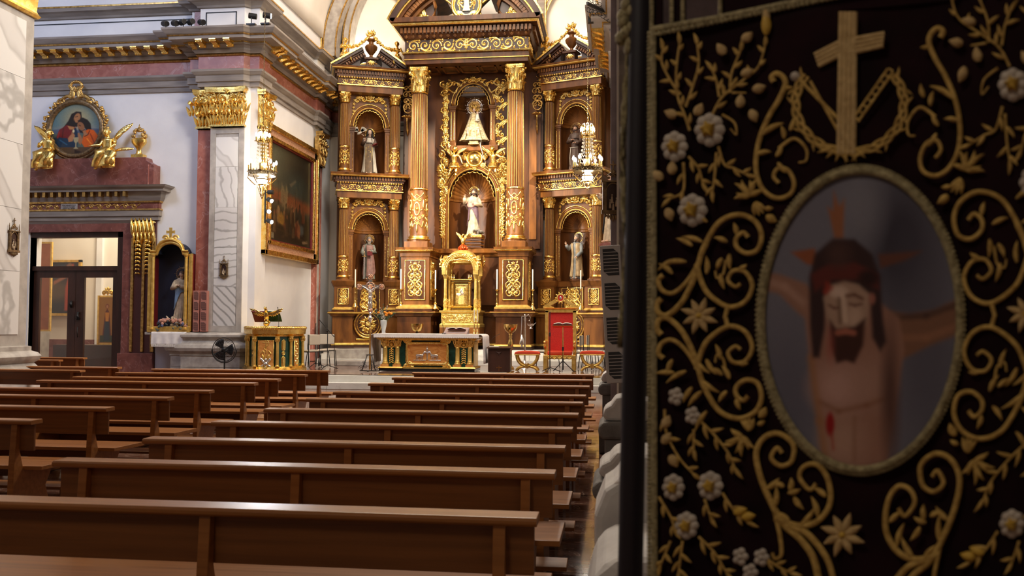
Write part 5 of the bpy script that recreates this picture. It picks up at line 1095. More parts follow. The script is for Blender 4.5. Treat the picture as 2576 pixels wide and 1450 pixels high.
b = MB(); b.box(-.17, -.16, 0, .17, .14, .05); b.box(-.14, -.13, .05, .14, .11, .20); b.box(-.17, -.16, .20, .17, .14, .25); build('silver_base', b, brl, t, bev=.01)
b = MB()
for s in (-1, 1): b.ell((s*.16, -.24, .50), .035, 8, 6); b.tube([(s*.16, -.24, .46), (s*.17, -.24, .36), (s*.16, -.25, .27)], [.03, .035, .018], 8); b.tube([(s*.16, -.24, .43), (s*.06, -.28, .46)], .012, 6)
build('little_angels', b, SK2, t, sm=True)
p = wpos(WR, .0, .20, zlo_)
t, hc, r = figure('saint_statue', 'statue of a balding grey-bearded man in ochre mantle with raised hand, lower right niche', 'statue', p, 1.42, bluegr, rz=R(-24), mantle=ochre, mz=(lambda u: .05+.35*max(0, sin(pi*(u*1.1-.1)))**4, lambda u: .80, -pi/2+.2, -pi/2+.2+2*pi*.92), arms=(((-.10, 0, .77), (-.17, -.05, .67), (-.19, -.14, .77), (0, -.2, 1)), ((.10, 0, .77), (.15, -.04, .60), (.06, -.13, .50), (-.5, -.4, -.4))), hair=G['hairgr'], hairl=0, bald=True, beard=G['hairgr'], beardl=.05, base=.17, sleeve=bluegr, tilt=.05, turn=-.5)
halo(t, hc+Vector((.03, .07, .02)), .155, G['brass'], 0, .011)
p = wpos(WR, -.05, .20, zup_)
t, hc, r = figure('friar_statue', 'statue of a tonsured friar in brown habit with thin ring halo, upper right niche', 'statue', p, 1.46, brownh, rz=R(-20), mantle=brownh, mz=(lambda u: .70, lambda u: .82, -pi/2-3, -pi/2+3), arms=(((-.10, 0, .77), (-.15, -.04, .64), (-.02, -.13, .67), (1, -.3, 0)), ((.10, 0, .77), (.15, -.03, .62), (.05, -.13, .60), (-1, -.3, 0))), hair=G['hairdk'], hairl=0, bald=True, beard=G['hairdk'], beardl=.02, base=.15)
halo(t, hc+Vector((0, .06, 0)), .20, G['brass'], 0, .006)
b = MB(); b.tube([(-.14, -.09, .82), (0, -.14, .80), (.14, -.09, .82)], .012, 6); b.tube([(-.10, -.13, .80), (-.11, -.17, .5), (-.10, -.18, .25)], .011, 6); build('rope_belt', b, whitem, t, sm=True)
p = at(1519, 612, 23.6)
t = empty('gilt_corbel', 'gilded scrolled corbel under the friar at the right wall', 'corbel', (-.09, 23.6, p.z-.62)); b = MB(); b.lathe([(.02, 0), (.06, .06), (.05, .14), (.14, .24), (.16, .32), (.26, .44), (.30, .50)], 20, sy=.9); build('corbel_body', b, G['gold'], t, sm=2); build('corbel_top', MB().lathe([(.28, .50), (.36, .53), (.36, .60), (.30, .62)], 24), G['pinkdk'], t, sm=2)
t, hc, r = figure('friar_statue', 'statue of a friar in black cape over white habit on the gilt corbel, right wall', 'statue', (-.09, 23.6, p.z), 1.95, ivory, rz=R(-55), mantle=blackm, mz=(lambda u: .18+.1*sin(2*pi*u), lambda u: .82, -pi/2+.7, -pi/2+2*pi-.7), arms=(((-.10, 0, .77), (-.16, -.05, .64), (-.08, -.16, .68), (.3, -.8, .3)), ((.10, 0, .77), (.15, -.03, .62), (.07, -.15, .62), (-.3, -.8, .1))), hair=G['hairdk'], hairl=0, bald=True, sleeve=ivory)
# ---------- gilded children and angels
def feathers(b, root, dirv, nrm, L, n=9, rows=3, spread=1.5):
    root, d, n_ = Vector(root), Vector(dirv).normalized(), Vector(nrm).normalized(); s = n_.cross(d)
    for rw in range(rows):
        for i in range(n-rw):
            a = (i/(n-1))*spread; dd = (d*cos(a)+s*sin(a)).normalized(); l = L*(1-.10*i)*(1-.28*rw)*.62; o = root+d*L*.42*(1-i/n)*.9+n_*.012*rw; Mx = Matrix((dd, n_.cross(dd), n_)).transposed(); b.ell(o+dd*l*.5, (l*.52, L*.065, L*.022), 8, 5, Mx)
    b.tube([root, root+d*L*.30, root+d*L*.55], [L*.09, L*.075, L*.03], 8, sq=.6)
def cherub(name, label, loc, rz, h, J, wings_=None, drape=None, m=None, group=None, vox=.012, cloth=None):
    """J: joints in units of h relative to the seat: pelvis,chest,neck,head,(shoulder,elbow,hand)x2,(knee,foot)x2"""
    t = empty(name, label, 'figure', loc, rz, group); m = m or G['gold']; b = MB(); V = {k: Vector(v)*h for k, v in J.items()}
    b.tube([V['pel'], (V['pel']+V['ch'])/2, V['ch'], V['nk']], [.085*h, .078*h, .085*h, .03*h], 12); b.ell(V['pel'], .09*h, 10, 8); b.ell(V['ch'], (.10*h, .075*h, .08*h), 10, 8)
    hr = .088*h; head_pts(b, V['hd'], hr, J.get('tilt', (0,))[0] if 'tilt' in J else 0, 0); b.tube([V['nk'], V['hd']], .035*h, 8)
    r3 = random.Random(2)
    for i in range(26): a, e = r3.uniform(0, 2*pi), r3.uniform(.1, 1.5); q = Vector((cos(a)*cos(e)*.82, sin(a)*cos(e)*.9+.12, sin(e)*1.02)); (b.ell(V['hd']+q*hr, hr*r3.uniform(.2, .3), 6, 5) if q.y > -.5 or q.z > .7 else 0)
    for s in 'LR':
        b.ell(V['sh'+s], .042*h, 8, 6); b.tube([V['sh'+s], (V['sh'+s]+V['el'+s])/2, V['el'+s], V['ha'+s]], [.042*h, .040*h, .034*h, .022*h], 10); hand(b, V['ha'+s], V['ha'+s]-V['el'+s], .085*h, .4, 1 if s == 'R' else -1)
        hp = V['pel']+Vector(((-.05 if s == 'L' else .05)*h, 0, 0)); b.tube([hp, (hp+V['kn'+s])/2, V['kn'+s], (V['kn'+s]*.6+V['ft'+s]*.4), V['ft'+s]], [.068*h, .064*h, .045*h, .048*h, .026*h], 10); b.ell(V['ft'+s]+Vector((0, -.03*h, -.01*h)), (.026*h, .055*h, .022*h), 8, 5)
    build('body', b, m, t, sm=True, rem=vox, smo=2)
    if wings_:
        for i, (root, d, n_, L, sp) in enumerate(wings_):
            b = MB(); feathers(b, Vector(root)*h, d, n_, L*h, spread=sp); build('wing', b, m, t, sm=True)
    if cloth: b = MB(); cloth(b, V, h); build('drapery', b, m, t, sm=True, thick=.012*h)
    return t
def sit(s, reach): # seated child turned to one side, s=+1 legs to the right
    return dict(pel=(0, 0, .08), ch=(0, -.01, .33), nk=(0, 0, .43), hd=(.02*s, -.02, .53), shL=(-.10, 0, .38), shR=(.10, 0, .38), elL=(-.14 if s > 0 else -.2, -.09, .27), elR=(.2 if s > 0 else .14, -.09, .27), haL=reach[0], haR=reach[1], knL=(-.09+.06*s, -.17, .08), knR=(.09+.06*s, -.17, .06), ftL=(-.08+.04*s, -.16, -.16), ftR=(.12+.09*s, -.14, -.14))
def skirt(b, V, h):
    b.grid(lambda u, v: V['pel']+Vector(((.11+.05*v)*cos(2*pi*u)*(1+.1*sin(14*pi*u))*h, ((.09+.07*v)*sin(2*pi*u)-.05*v)*h, (.06-.16*v)*h)), 36, 6, closed=True)
for T, nm, (q, zt) in ((WL, 'left', wings[0]), (WR, 'right', wings[1])):
    for s in (-1, 1):
        pz = wpos(T, s*.84, -.30, zt+.335)
        cherub('cherub', 'gilded seated cherub holding a garland, %s slope of the %s side pediment' % ('left' if s < 0 else 'right', nm), pz, R(20 if nm == 'left' else -20), .98, sit(-s, ((-.10, -.16, .35), (.26, -.14, .36)) if s < 0 else ((-.26, -.14, .36), (.10, -.16, .35))), group='cherubs on the side pediments', cloth=skirt)
for s, px, lab in ((-1, 1141, 'gilded flying angel left of the round shield, raised arm with a branch'), (1, 1240, 'gilded flying angel right of the round shield, reaching up to the white ribbon')):
    c = at(px, 408, 26.75); J = dict(pel=(0, 0, .05), ch=(0, -.03, .30), nk=(0, -.02, .40), hd=(-.03*s, -.05, .51), shL=(-.10, -.02, .35), shR=(.10, -.02, .35), elL=(-.2, -.06, .44) if s < 0 else (-.2, -.08, .44), elR=(.2, -.08, .26) if s < 0 else (.22, -.08, .27), haL=(-.24, -.12, .60) if s < 0 else (-.30, -.14, .56), haR=(.27, -.14, .08) if s < 0 else (.36, -.10, .24), knL=(-.10, -.12, -.16), knR=(.08, -.08, -.18), ftL=(-.17, -.05, -.38), ftR=(.04, .0, -.38) if s < 0 else (.2, .0, -.38))
    t = cherub('flying_angel', lab, (c.x, 26.85, c.z-.12), 0, 1.06, J, wings_=[((-.05, .06, .34), (-.8, .1, .6), (0, 1, 0), .42, -1.2 if False else 1.2), ((.05, .06, .34), (.8, .1, .6), (0, -1, 0), .42, 1.2)], cloth=skirt, group='angels over the central niche', vox=.013)
b = MB(); c = at(1213, 385, 26.7); b.tube([(c.x+.12, 26.7, c.z-.35), (c.x+.02, 26.7, c.z-.05), (c.x-.06, 26.7, c.z+.25), (c.x-.04, 26.72, c.z+.42)], [.015, .035, .03, .012], 6, sq=.3); thing('white_ribbon', b, whitem, 'narrow white ribbon held up by the right-hand flying angel', 'ribbon', sm=True)
b = MB(); c = at(1127, 370, 26.7); b.tube([(c.x+.10, 26.7, c.z-.30), (c.x-.03, 26.7, c.z+.25)], .014, 6)
for i in range(6): b.ell((c.x+.06-.02*i, 26.7, c.z+.02+.05*i), (.02, .012, .06), 6, 5, Matrix.Rotation((-1)**i*.7, 3, 'Y'))
thing('gilt_branch', b, G['gold'], 'thin gilded branch in the raised hand of the left flying angel', 'branch', sm=True)
# ================================================================ TABERNACLE AND SANCTUARY FURNITURE
PZ = .30
def loc2(px, py, Y, z=None): q = at(px, py, Y); return Vector((q.x, Y, q.z if z is None else z))
def colmn(b, x, y, z0, z1, r, cap=None): 
    cap = cap or r*2.4; b.lathe([(r*1.5, 0), (r*1.5, r*.4), (r*1.2, r*.6), (r*1.3, r*.9), (r*1.0, r*1.2), (r*.9, z1-z0-cap), (r*1.1, z1-z0-cap+r*.2), (r*.95, z1-z0-cap+r*.4), (r*1.25, z1-z0-cap*.4), (r*1.6, z1-z0-r*.3), (r*1.6, z1-z0)], 16, c=(x, y, z0))
# tabernacle
Yt = 26.1; c0 = at(1163, 822, Yt); u = Yt/FPX*1.012; tx = c0.x; tz = c0.z
tb = empty('tabernacle', 'gold domed tabernacle with four columns at the foot of the altarpiece', 'tabernacle', (tx, Yt, tz))
zz = lambda py: at(1163, py, Yt).z-tz
G['yel'] = noisy('yellow_gilding', (.72, .48, .10), (.90, .66, .22), 12, rough=.36, metal=.85, bump=.2, bscale=60)
build('foot_block', MB().box(-.62, -.5, -.50, .62, .5, -.02), G['wood2'], tb, bev=.02)
b = MB(); R4 = [(-.58, .5), (-.58, -.45), (.58, -.45), (.58, .5)]; b.molding(R4, [(-.5, -.02), (.04, -.02), (.04, .06), (0, .10), (0, zz(786)-.04), (.05, zz(786)), (.05, zz(782)), (-.57, zz(782)+.01)]); build('base', b, G['yel'], tb, sm=2)
o = Orn(lambda u_, v, w: (u_, -.45-w, v)); frieze_orn(o, -.36, .36, (zz(786)+.06)/2, zz(786)*.6, 2); o.strip([(-.40, .13), (.40, .13), (.40, zz(786)-.08), (-.40, zz(786)-.08), (-.40, .13)], .012, .012)
for s in (-1, 1): o.flower(s*.49, zz(800), .07, 7); o.flower(s*.49, zz(812), .05, 5); o.spiral(s*.49, zz(794), .05, 1.3, 0, s, .014)
build('gilt_relief', o.mb, G['gold'], tb, sm=True)
zc0, zc1 = zz(782), zz(694)
for x, y in ((-.47, -.34), (.47, -.34), (-.47, .30), (.47, .30)):
    b = MB(); colmn(b, x, y, zc0, zc1, .055, .15); cl_ = build('column', b, G['yel'], tb, sm=2); o = Orn(lambda u_, v, w, x=x, y=y: (x+(.060+w)*sin(u_/.06), y-(.060+w)*cos(u_/.06), v)); drum_orn(o, 2*pi*.06, zc0+.07, zc0+.38); build('column_relief', o.mb, G['gold'], cl_, sm=True)
b = MB(); b.box(-.30, -.22, zc0, .30, .25, zc0+.10); b.box(-.34, -.26, zc0+.10, .34, .28, zc0+.13); b.box(-.25, -.18, zc0+.13, .25, .24, zz(712)); b.box(-.30, -.24, zz(712), .30, .26, zz(707)); b.box(-.34, -.27, zz(707), .34, .28, zz(704))
for s in (-1, 1): b.box(s*.27-.035, -.25, zc0+.13, s*.27+.035, -.1, zz(712))
build('inner_shrine', b, G['brass'], tb, bev=.008)
for s in (-1, 1):
    b = MB(); colmn(b, s*.27, -.27, zc0+.13, zz(712), .028, .07); build('small_column', b, G['gold'], tb, sm=2)
    for s2 in (-1, 1): b = MB(); b.lathe([(.03, 0), (.015, .02), (.03, .05), (.01, .09), (.015, .12), (.002, .15)], 8, c=(s*.27+s2*.035, -.2, zz(704))); build('finial', b, G['gold'], tb, sm=2)
build('door_frame', MB().box(-.20, -.205, zc0+.16, .20, -.18, zz(716)), G['gold'], tb, bev=.01)
grid_ = noisy('hammered_gilding', (.55, .36, .09), (.85, .62, .24), 60, rough=.3, metal=1, bump=.6, bscale=120)
dr = build('tabernacle_door', MB().box(-.165, -.222, zc0+.19, .165, -.20, zz(722)), grid_, tb); b = MB().ell((.04, -.235, zz(740)), (.02, .02, .035), 8, 6); o = Orn(lambda u_, v, w: (u_, -.222-w, v)); o.acan(-.02, zz(745), 2.4, .14, .06); o.acan(-.02, zz(738), 1.0, .13, .06); o.ring(.04, zz(740), .035, .05, .012); b.join(o.mb); build('key_plate', b, G['silver'], dr, sm=True)
for i in range(13):
    z = zc0+.2+i*.04
    if z < zz(724): build('door_slat', MB().box(-.16, -.23, z, -.09, -.22, z+.025), G['gold'], tb); build('door_slat', MB().box(.09, -.23, z, .16, -.22, z+.025), G['gold'], tb)
# baldachin: four arches and cushion dome
za = zz(686); ra = .42
def arched_slab(T, hw, ro, zs, ztop, th):
    b = MB(T); N = 20
    for i in range(N):
        a, c = pi*i/N, pi*(i+1)/N; P = [(ro*cos(a), zs+ro*sin(a)*1.0), (ro*cos(c), zs+ro*sin(c))]; Q = [((ro+.14)*cos(a), zs+(ro+.14)*sin(a)), ((ro+.14)*cos(c), zs+(ro+.14)*sin(c))]
        for (r0, r1, y0, y1) in ((P, Q, 0, th),):
            vs = [(p[0], y, p[1]) for y in (y0, y1) for p in (P[0], P[1], Q[1], Q[0])]; b.add(vs, [(0, 1, 2, 3), (7, 6, 5, 4), (0, 4, 5, 1), (2, 6, 7, 3)])
    for s in (-1, 1): b.box(min(s*ro, s*(ro+.14)), 0, zs-.14, max(s*ro, s*(ro+.14)), th, zs+.001)
    return b
for k in range(4):
    T = Matrix.Rotation(k*pi/2, 4, 'Z') @ Matrix.Translation((0, -.46 if k % 2 == 0 else -.56, 0)); ar = build('arch', arched_slab(T, .5, .40 if k % 2 == 0 else .34, zz(690)+.10, 0, .10), G['yel'], tb, sm=2)
    o = Orn(lambda u_, v, w, T=T: tuple(T @ Vector((u_, -.005-w, v)))); rr = .43 if k % 2 == 0 else .37
    for q in range(3): o.strip([((rr+q*.045)*cos(pi*i/24), zz(690)+.10+(rr+q*.045)*sin(pi*i/24)) for i in range(25)], .012, .014)
    build('arch_moulding', o.mb, G['gold'], ar, sm=True)
def dome(u_, v):
    a = 2*pi*u_; e = v*pi/2; m_ = max(abs(cos(a)), abs(sin(a))); sq = .55+.45/m_; return (.54*cos(a)*cos(e)*sq*.95, .44*sin(a)*cos(e)*sq*.95, zz(668)+.05+(zz(628)-zz(668)-.06)*sin(e))
b = MB(); b.grid(dome, 48, 14, closed=True); build('dome', b, G['yel'], tb, sm=True)
o = Orn(lambda u_, v, w: (lambda p: (p[0]*(1+w), p[1]*(1+w)-w*.2, p[2]+w*.3))(dome(.75+u_, v)))
for i in range(6):
    for j in range(7): o.bud(-.075+.025*j+.0125*(i % 2), .34+.09*i, .009, .015, 5)
build('dome_scales', o.mb, G['gold'], tb, sm=True)
b = MB(); r4 = random.Random(9)
for sx in (-1, 1):
    for i in range(26):
        t_ = i/25; a = t_*pi/2; x = sx*(.58*cos(a)+.03); z = zz(672)+.34*sin(a)*1.0; b.ell((x+r4.uniform(-.03, .03), -.42+r4.uniform(-.05, .05), z+r4.uniform(-.03, .03)), (r4.uniform(.02, .05), .03, r4.uniform(.03, .06)), 6, 5)
    b.tube([(sx*.60, -.42, zz(668)), (sx*.62, -.42, zz(655)), (sx*.58, -.42, zz(645))], [.05, .04, .01], 8); b.tube([(sx*.60, .42, zz(668)), (sx*.62, .42, zz(655)), (sx*.58, .42, zz(640))], [.05, .04, .01], 8)
for i in range(18): x = -.30+.6*i/17; b.ell((x, -.47, zz(664)+.10*cos(x*3)+r4.uniform(-.02, .02)), (.03, .025, .03), 6, 5)
build('dome_garland', b, G['gold'], tb, sm=True)['kind'] = 'stuff'
# phoenix-like bird on the dome
bd = empty('gilt_bird', 'small golden bird with raised wings on red flames, on the tabernacle dome', 'figure', (tx, Yt, tz+zz(629)))
b = MB(); b.ell((0, 0, .27), (.07, .07, .12), 10, 8); b.tube([(0, 0, .36), (-.02, -.03, .44), (.02, -.05, .48)], [.035, .028, .03], 8); b.tube([(.03, -.06, .48), (.06, -.09, .47)], [.015, .003], 5); b.tube([(0, .02, .2), (0, .05, .08)], [.05, .07], 8, sq=.4); build('body', b, G['gold'], bd, sm=True)
for s in (-1, 1): b = MB(); feathers(b, (s*.04, 0, .28), (s*.55, 0, .85), (0, -s, 0), .34, n=7, rows=2, spread=1.0); build('wing', b, G['gold'], bd, sm=True)
b = MB()
for i in range(26): a = r4.uniform(0, 2*pi); q = r4.uniform(.3, 1); b.tube([(.12*q*cos(a), .12*q*sin(a), 0), (.15*q*cos(a), .15*q*sin(a), .07), (.10*q*cos(a+.3), .10*q*sin(a+.3), .12+.1*(1-q))], [.035, .03, .004], 5)
build('flames', b, mat('red_gilt_flames', (.50, .07, .015), .25, .5), bd, sm=True)
# six tall candlesticks
def candlestick(label, loc, hh, hc, first=[None]):
    if first[0] is None or True:
        t = empty('candlestick', label, 'candlestick', loc, 0, 'tall candlesticks along the altarpiece'); b = MB()
        b.lathe([(.09, .03), (.085, .06), (.05, .12), (.035, .17), (.05, .20), (.022, .24), (.028, .30), (.016, .36), (.015, hh*.7), (.026, hh*.73), (.015, hh*.76), (.014, hh-.10), (.02, hh-.06), (.06, hh-.03), (.065, hh-.015), (.02, hh-.01), (.018, hh)], 14); st = build('stem', b, G['brass'], t, sm=2)
        for k in range(3): a = k*2*pi/3+.5; build('foot', MB().ell((.085*cos(a), .085*sin(a), .022), (.03, .03, .022), 8, 5), G['brass'], t, sm=True)
        cd = build('candle', MB().lathe([(.020, hh), (.020, hh+hc-.01), (.012, hh+hc)], 12), G['wax'], t, sm=2); build('wick', MB().tube([(0, 0, hh+hc), (0, 0, hh+hc+.02)], .003, 4), G['black'], cd); return t
for px, y0, ys, y1, Y, lab in ((893, 775, 723, 678, 26.2, 'far left of the row, by the left wall'), (1008, 779, 727, 677, 25.7, 'left of the left big pedestal'.replace('left of', 'just left of')), (1095, 780, 727, 680, 25.7, 'between the left big pedestal and tabernacle'), (1250, 782, 728, 678, 25.7, 'between tabernacle and right big pedestal'), (1340, 782, 728, 678, 25.7, 'just right of the right big pedestal'), (1461, 782, 727, 680, 26.0, 'behind the red throne, far right of the row')):
    q = at(px, y0, Y); candlestick('tall brass candlestick with white candle, '+lab, (q.x, Y, q.z), at(px, ys, Y).z-q.z, at(px, y1, Y).z-at(px, ys, Y).z)
# altar
Ya = 21.4; aL, aR = at(955, 900, Ya).x, at(1192, 900, Ya).x; zt = at(1080, 850, Ya).z
al = empty('altar_table', 'green marble altar with gilt columns and an amber relief panel', 'altar', ((aL+aR)/2, Ya+.45, PZ)); W2 = (aR-aL)/2; ht = zt-PZ
build('base_step', MB().box(-W2-.02, -.45, 0, W2+.02, .45, .06), G['blackg'], al)
for s in (-1, 1):
    x0, x1 = (-W2-.02, -W2+.58) if s < 0 else (W2-.58, W2+.02); b = MB().molding([(x0, .4), (x0, -.45), (x1, -.45), (x1, .4)], [(-.2, .06), (.0, .06), (.03, .08), (.0, .11), (-.2, .11)]); build('gilt_base', b, G['goldflat'], al, sm=2)
build('gilt_base', MB().box(-W2+.55, -.40, .06, W2-.55, .4, .10), G['goldflat'], al)
build('marble_core', MB().box(-W2+.05, -.34, .08, W2-.05, .40, ht-.06), G['green'], al)
for s in (-1, 1):
    for x in (W2-.12, W2-.44): 
        b = MB(); b.box(s*x-.10, -.44, .11, s*x+.10, -.24, .17); cp_ = build('column_plinth', b, G['amber'], al); b = MB(); xx = s*x; b.lathe([(.085, .17), (.085, .20), (.065, .22), (.07, .24), (.058, .26), (.054, ht-.27), (.065, ht-.26), (.055, ht-.24), (.075, ht-.15), (.10, ht-.08)], 24, c=(xx, -.34, 0), fn=lambda r_, z, a: r_*(1-(.08*max(0, cos(12*a)) if .26 < z < ht-.27 else 0))); c_ = build('column', b, G['goldflat'], al, sm=2)
        o = Orn(lambda u_, v, w, xx=xx: (xx+(.06+.05*(v-(ht-.25))/.17+w)*sin(u_), -.34-(.06+.05*(v-(ht-.25))/.17+w)*cos(u_), v))
        for k in range(8): o.leaf(k*pi/4, ht-.24, pi/2, .09, .3, 0, .02); o.bud(k*pi/4+.39, ht-.12, .12, .02)
        build('capital_leaves', o.mb, G['gold'], c_, sm=True)
    o = Orn(lambda u_, v, w: (u_, -.34-w, v)); x = s*(W2-.28); zz_ = ht-.12
    o.ring(x, zz_-.06, .075, .075, .018, 16); o.bud(x, zz_-.06, .05, .05)
    for i in range(8): a = i*pi/4; o.leaf(x+.08*cos(a), zz_-.06+.08*sin(a), a, .04, .015)
    for i in range(7): z = zz_-.18-.055*i; o.leaf(x-.02, z, -2.4, .06, .02); o.leaf(x+.02, z, -.7, .06, .02); o.bud(x, z, .026*(1-.07*i))
    build('gilt_drop', o.mb, G['gold'], al, sm=True)
P8 = lambda hw, hh, c, cz_: [(-hw+c, cz_-hh), (hw-c, cz_-hh), (hw, cz_-hh+c), (hw, cz_+hh-c), (hw-c, cz_+hh), (-hw+c, cz_+hh), (-hw, cz_+hh-c), (-hw, cz_-hh+c)]
cz_ = ht*.52; fr = build('relief_panel', MB().prism(P8(.51, .25, .05, cz_), -.37, -.33), G['amber'], al); o = Orn(lambda u_, v, w: (u_-fr.location.x*0, -.37-w, v)); q = P8(.53, .27, .06, cz_); o.strip(q+[q[0]], .035, .04)
for s in (-1, 1):
    for s2 in (-1, 1):
        for k in range(4): a = k*.5; o.spiral(s*.52-s*.03*k, cz_+s2*.26, .045, 1.2, k, s, .018)
        o.acan(s*.53, cz_+s2*.27, (0 if s > 0 else pi)+s*s2*2.6, .2, .06, .3); o.acan(s*.53, cz_+s2*.27, (0 if s > 0 else pi)-s*s2*2.2+pi, .16, .07, .3); o.bud(s*.55, cz_+s2*.285, .03)
build('gilt_frame', o.mb, G['gold'], al, sm=True)
o = Orn(lambda u_, v, w: (u_, -.372-w, v))
o.path([(0, cz_-.16), (0, cz_+.06)], .018, 3); o.path([(-.08, cz_+.05), (0, cz_+.02), (.08, cz_+.05)], .022, 4); o.bud(0, cz_+.12, .035)
for k in (-1, 0, 1): o.leaf(k*.03, cz_+.05, pi/2+k*.3, .14, .015)
for s in (-1, 1):
    o.path([(s*.10, cz_-.06), (s*.2, cz_-.05), (s*.28, cz_-.06)], .042, 4, h=.03); o.path([(s*.12, cz_-.04), (s*.08, cz_+.02)], .022, 3); o.bud(s*.075, cz_+.03, .028); o.leaf(s*.085, cz_+.045, pi/2+s*.4, .07, .008)
    for x in (.12, .16, .24, .28): o.path([(s*x, cz_-.07), (s*x, cz_-.16)], .010, 2)
    o.path([(s*.04, cz_-.17), (s*.36, cz_-.17)], .012, 3)
build('silver_stags', o.mb, G['silver'], al, sm=True)
build('gilt_cornice', MB().molding([(-W2-.03, .4), (-W2-.03, -.42), (W2+.03, -.42), (W2+.03, .4)], [(-.3, ht-.07), (0, ht-.07), (.02, ht-.05), (.05, ht-.03), (.05, ht), (-.3, ht)]), G['goldflat'], al, sm=2)
build('table_slab', MB().box(-W2-.12, -.52, ht, W2+.12, .52, ht+.055), G['step'], al, bev=.015)
side = build('side_panel', MB().box(W2-.04, -.30, .12, W2-.02, .35, ht-.1), G['goldflat'], al)
# cloth over the altar
b = MB(); xw = W2+.23; zt2 = ht+.085; hm = ht*.86
cw = [(-xw-.02, zt2-hm), (-xw-.01, zt2-.05), (-xw+.03, zt2-.01), (-xw+.08, zt2), (xw-.08, zt2), (xw-.03, zt2-.01), (xw+.01, zt2-.05), (xw+.03, zt2-hm)]
def cf(u_, v):
    t_ = v*(len(cw)-1); i = min(int(t_), len(cw)-2); k = t_-i; x = cw[i][0]*(1-k)+cw[i+1][0]*k; z = cw[i][1]*(1-k)+cw[i+1][1]*k
    low = max(0, min(1, (zt2-.05-z)/.5)); x += low*.035*sin(u_*22)*(1 if x > 0 else -1); return (x, -.535+1.05*u_+low*.05*sin(z*5), z)
b.grid(cf, 40, 42); loc_ = al.location
b.v = [tuple(Vector(v)+Vector(loc_)) for v in b.v]; thing('altar_cloth', b, G['cloth'], 'white cloth hanging down both ends of the green altar', 'cloth', sm=True, thick=.012)
b = MB(); b.box(-W2-.14, -.545, ht+.01, W2+.14, -.53, ht+.075)
for i in range(60): x = -W2-.12+(2*W2+.24)*i/59; b.ell((x, -.54, ht+.01), (.024, .008, .02), 6, 4)
b.v = [tuple(Vector(v)+Vector(loc_)) for v in b.v]; thing('lace_border', b, G['cloth'], 'white lace border along the front edge of the altar top', 'lace', sm=False)
tz = PZ+ht+.095
# vase of flowers
q = at(965, 832, Ya+.5); vs_ = empty('flower_vase', 'clear cut-glass vase with orange roses and grey foliage on the altar', 'vase', (q.x, Ya+.5, tz))
b = MB(); b.lathe([(.055, 0), (.05, .02), (.045, .05), (.065, .15), (.085, .25), (.088, .33), (.08, .35), (.072, .34), (.078, .25), (.058, .15), (.038, .05), (.002, .03)], 20, fn=lambda r_, z, a: r_*(1+.03*cos(10*a))); build('glass', b, mat('cut_glass', (.80, .82, .82), .12, 0, .8, alpha=1, trans=.5), vs_, sm=True)
r5 = random.Random(11); st, fo, gr = MB(), MB(), MB()
for i in range(26):
    a = r5.uniform(0, 2*pi); L = r5.uniform(.12, .42); e = r5.uniform(.1, 1.2); tip = Vector((cos(a)*sin(e)*L*1.1, sin(a)*sin(e)*L*.6, .32+L*cos(e)*.9+.05)); mid = Vector((tip.x*.4, tip.y*.4, .38)); st.tube([(0, 0, .15), mid, tip], .005, 4)
    for k in range(9): p_ = mid.lerp(tip, k/8)+Vector((r5.uniform(-.03, .03), r5.uniform(-.02, .02), r5.uniform(-.03, .03))); (gr if i % 2 else fo).ell(p_, (.017, .008, .022), 5, 4, Matrix.Rotation(r5.uniform(0, 3), 3, 'Y'))
build('stems', st, mat('green_stems', (.05, .10, .03), .6), vs_); build('foliage', fo, mat('dark_leaves', (.05, .075, .04), .6), vs_)['kind'] = 'stuff'; build('foliage', gr, mat('grey_foliage', (.40, .37, .30), .8), vs_)['kind'] = 'stuff'
for i, (dx, dz) in enumerate(((-.03, .62), (.14, .63), (.19, .60), (.26, .62), (.30, .60), (.17, .56))):
    b = MB(); b.ell((0, 0, 0), (.032, .032, .028), 8, 6)
    for k in range(7): a = k*.9; b.ell((.024*cos(a), .024*sin(a), .006*(k % 3)), (.02, .02, .022), 6, 4)
    bl = build('rose', b, G['rose'] if 'rose' in G else G.setdefault('rose', mat('orange_rose', (.85, .30, .02), .6)), vs_, sm=True); bl.location = (dx-.1, -.03, dz-.1+.02); build('rose_stem', MB().tube([(dx-.1, -.03, dz-.1), (dx*.4-.03, 0, .3), (0, 0, .15)], .004, 4), bpy.data.materials['green_stems'], vs_)
# missal on its clear stand, microphone, pair of small candlesticks
q = at(1148, 830, Ya+.3); ms = empty('missal_stand', 'clear acrylic book stand holding an open red-edged missal on the altar', 'book stand', (q.x, Ya+.3, tz)); b = MB(); b.prism([(-.2, 0), (.2, 0), (.2, .14), (.17, .14), (-.2, .015)], -.18, .18, 'y'); b = MB()
for s in (-1, 1): b.prism([(-.18, 0), (.18, 0), (.18, .15)], s*.30-.006, s*.30+.006, 'x')
b.add([(-.3, -.18, .02), (.3, -.18, .02), (.3, .18, .16), (-.3, .18, .16)], [(0, 1, 2, 3)]); build('acrylic_plate', b, mat('acrylic', (.75, .62, .62), .15, 0, .5, trans=.6), ms, thick=.008)
bk = empty('open_book', 'open missal with pale pages lying on the clear stand', 'book', (q.x+.02, Ya+.3, tz+.10))
def openbook(par, w, d, tilt, h=.035):
    M = Matrix.Rotation(tilt, 4, 'X'); b = MB(M); b.grid(lambda u_, v: (w*(2*u_-1), d*(v-.5), .015+h*(abs(sin(pi*(2*u_-1)))**.7)*(1-abs(2*u_-1)*.4)+.005), 24, 4); build('pages', b, G['book'], par, sm=True, thick=.02); build('cover', MB(M).box(-w-.012, -d/2-.01, 0, w+.012, d/2+.01, .01), G['bookred'], par)
openbook(bk, .22, .30, -.10)
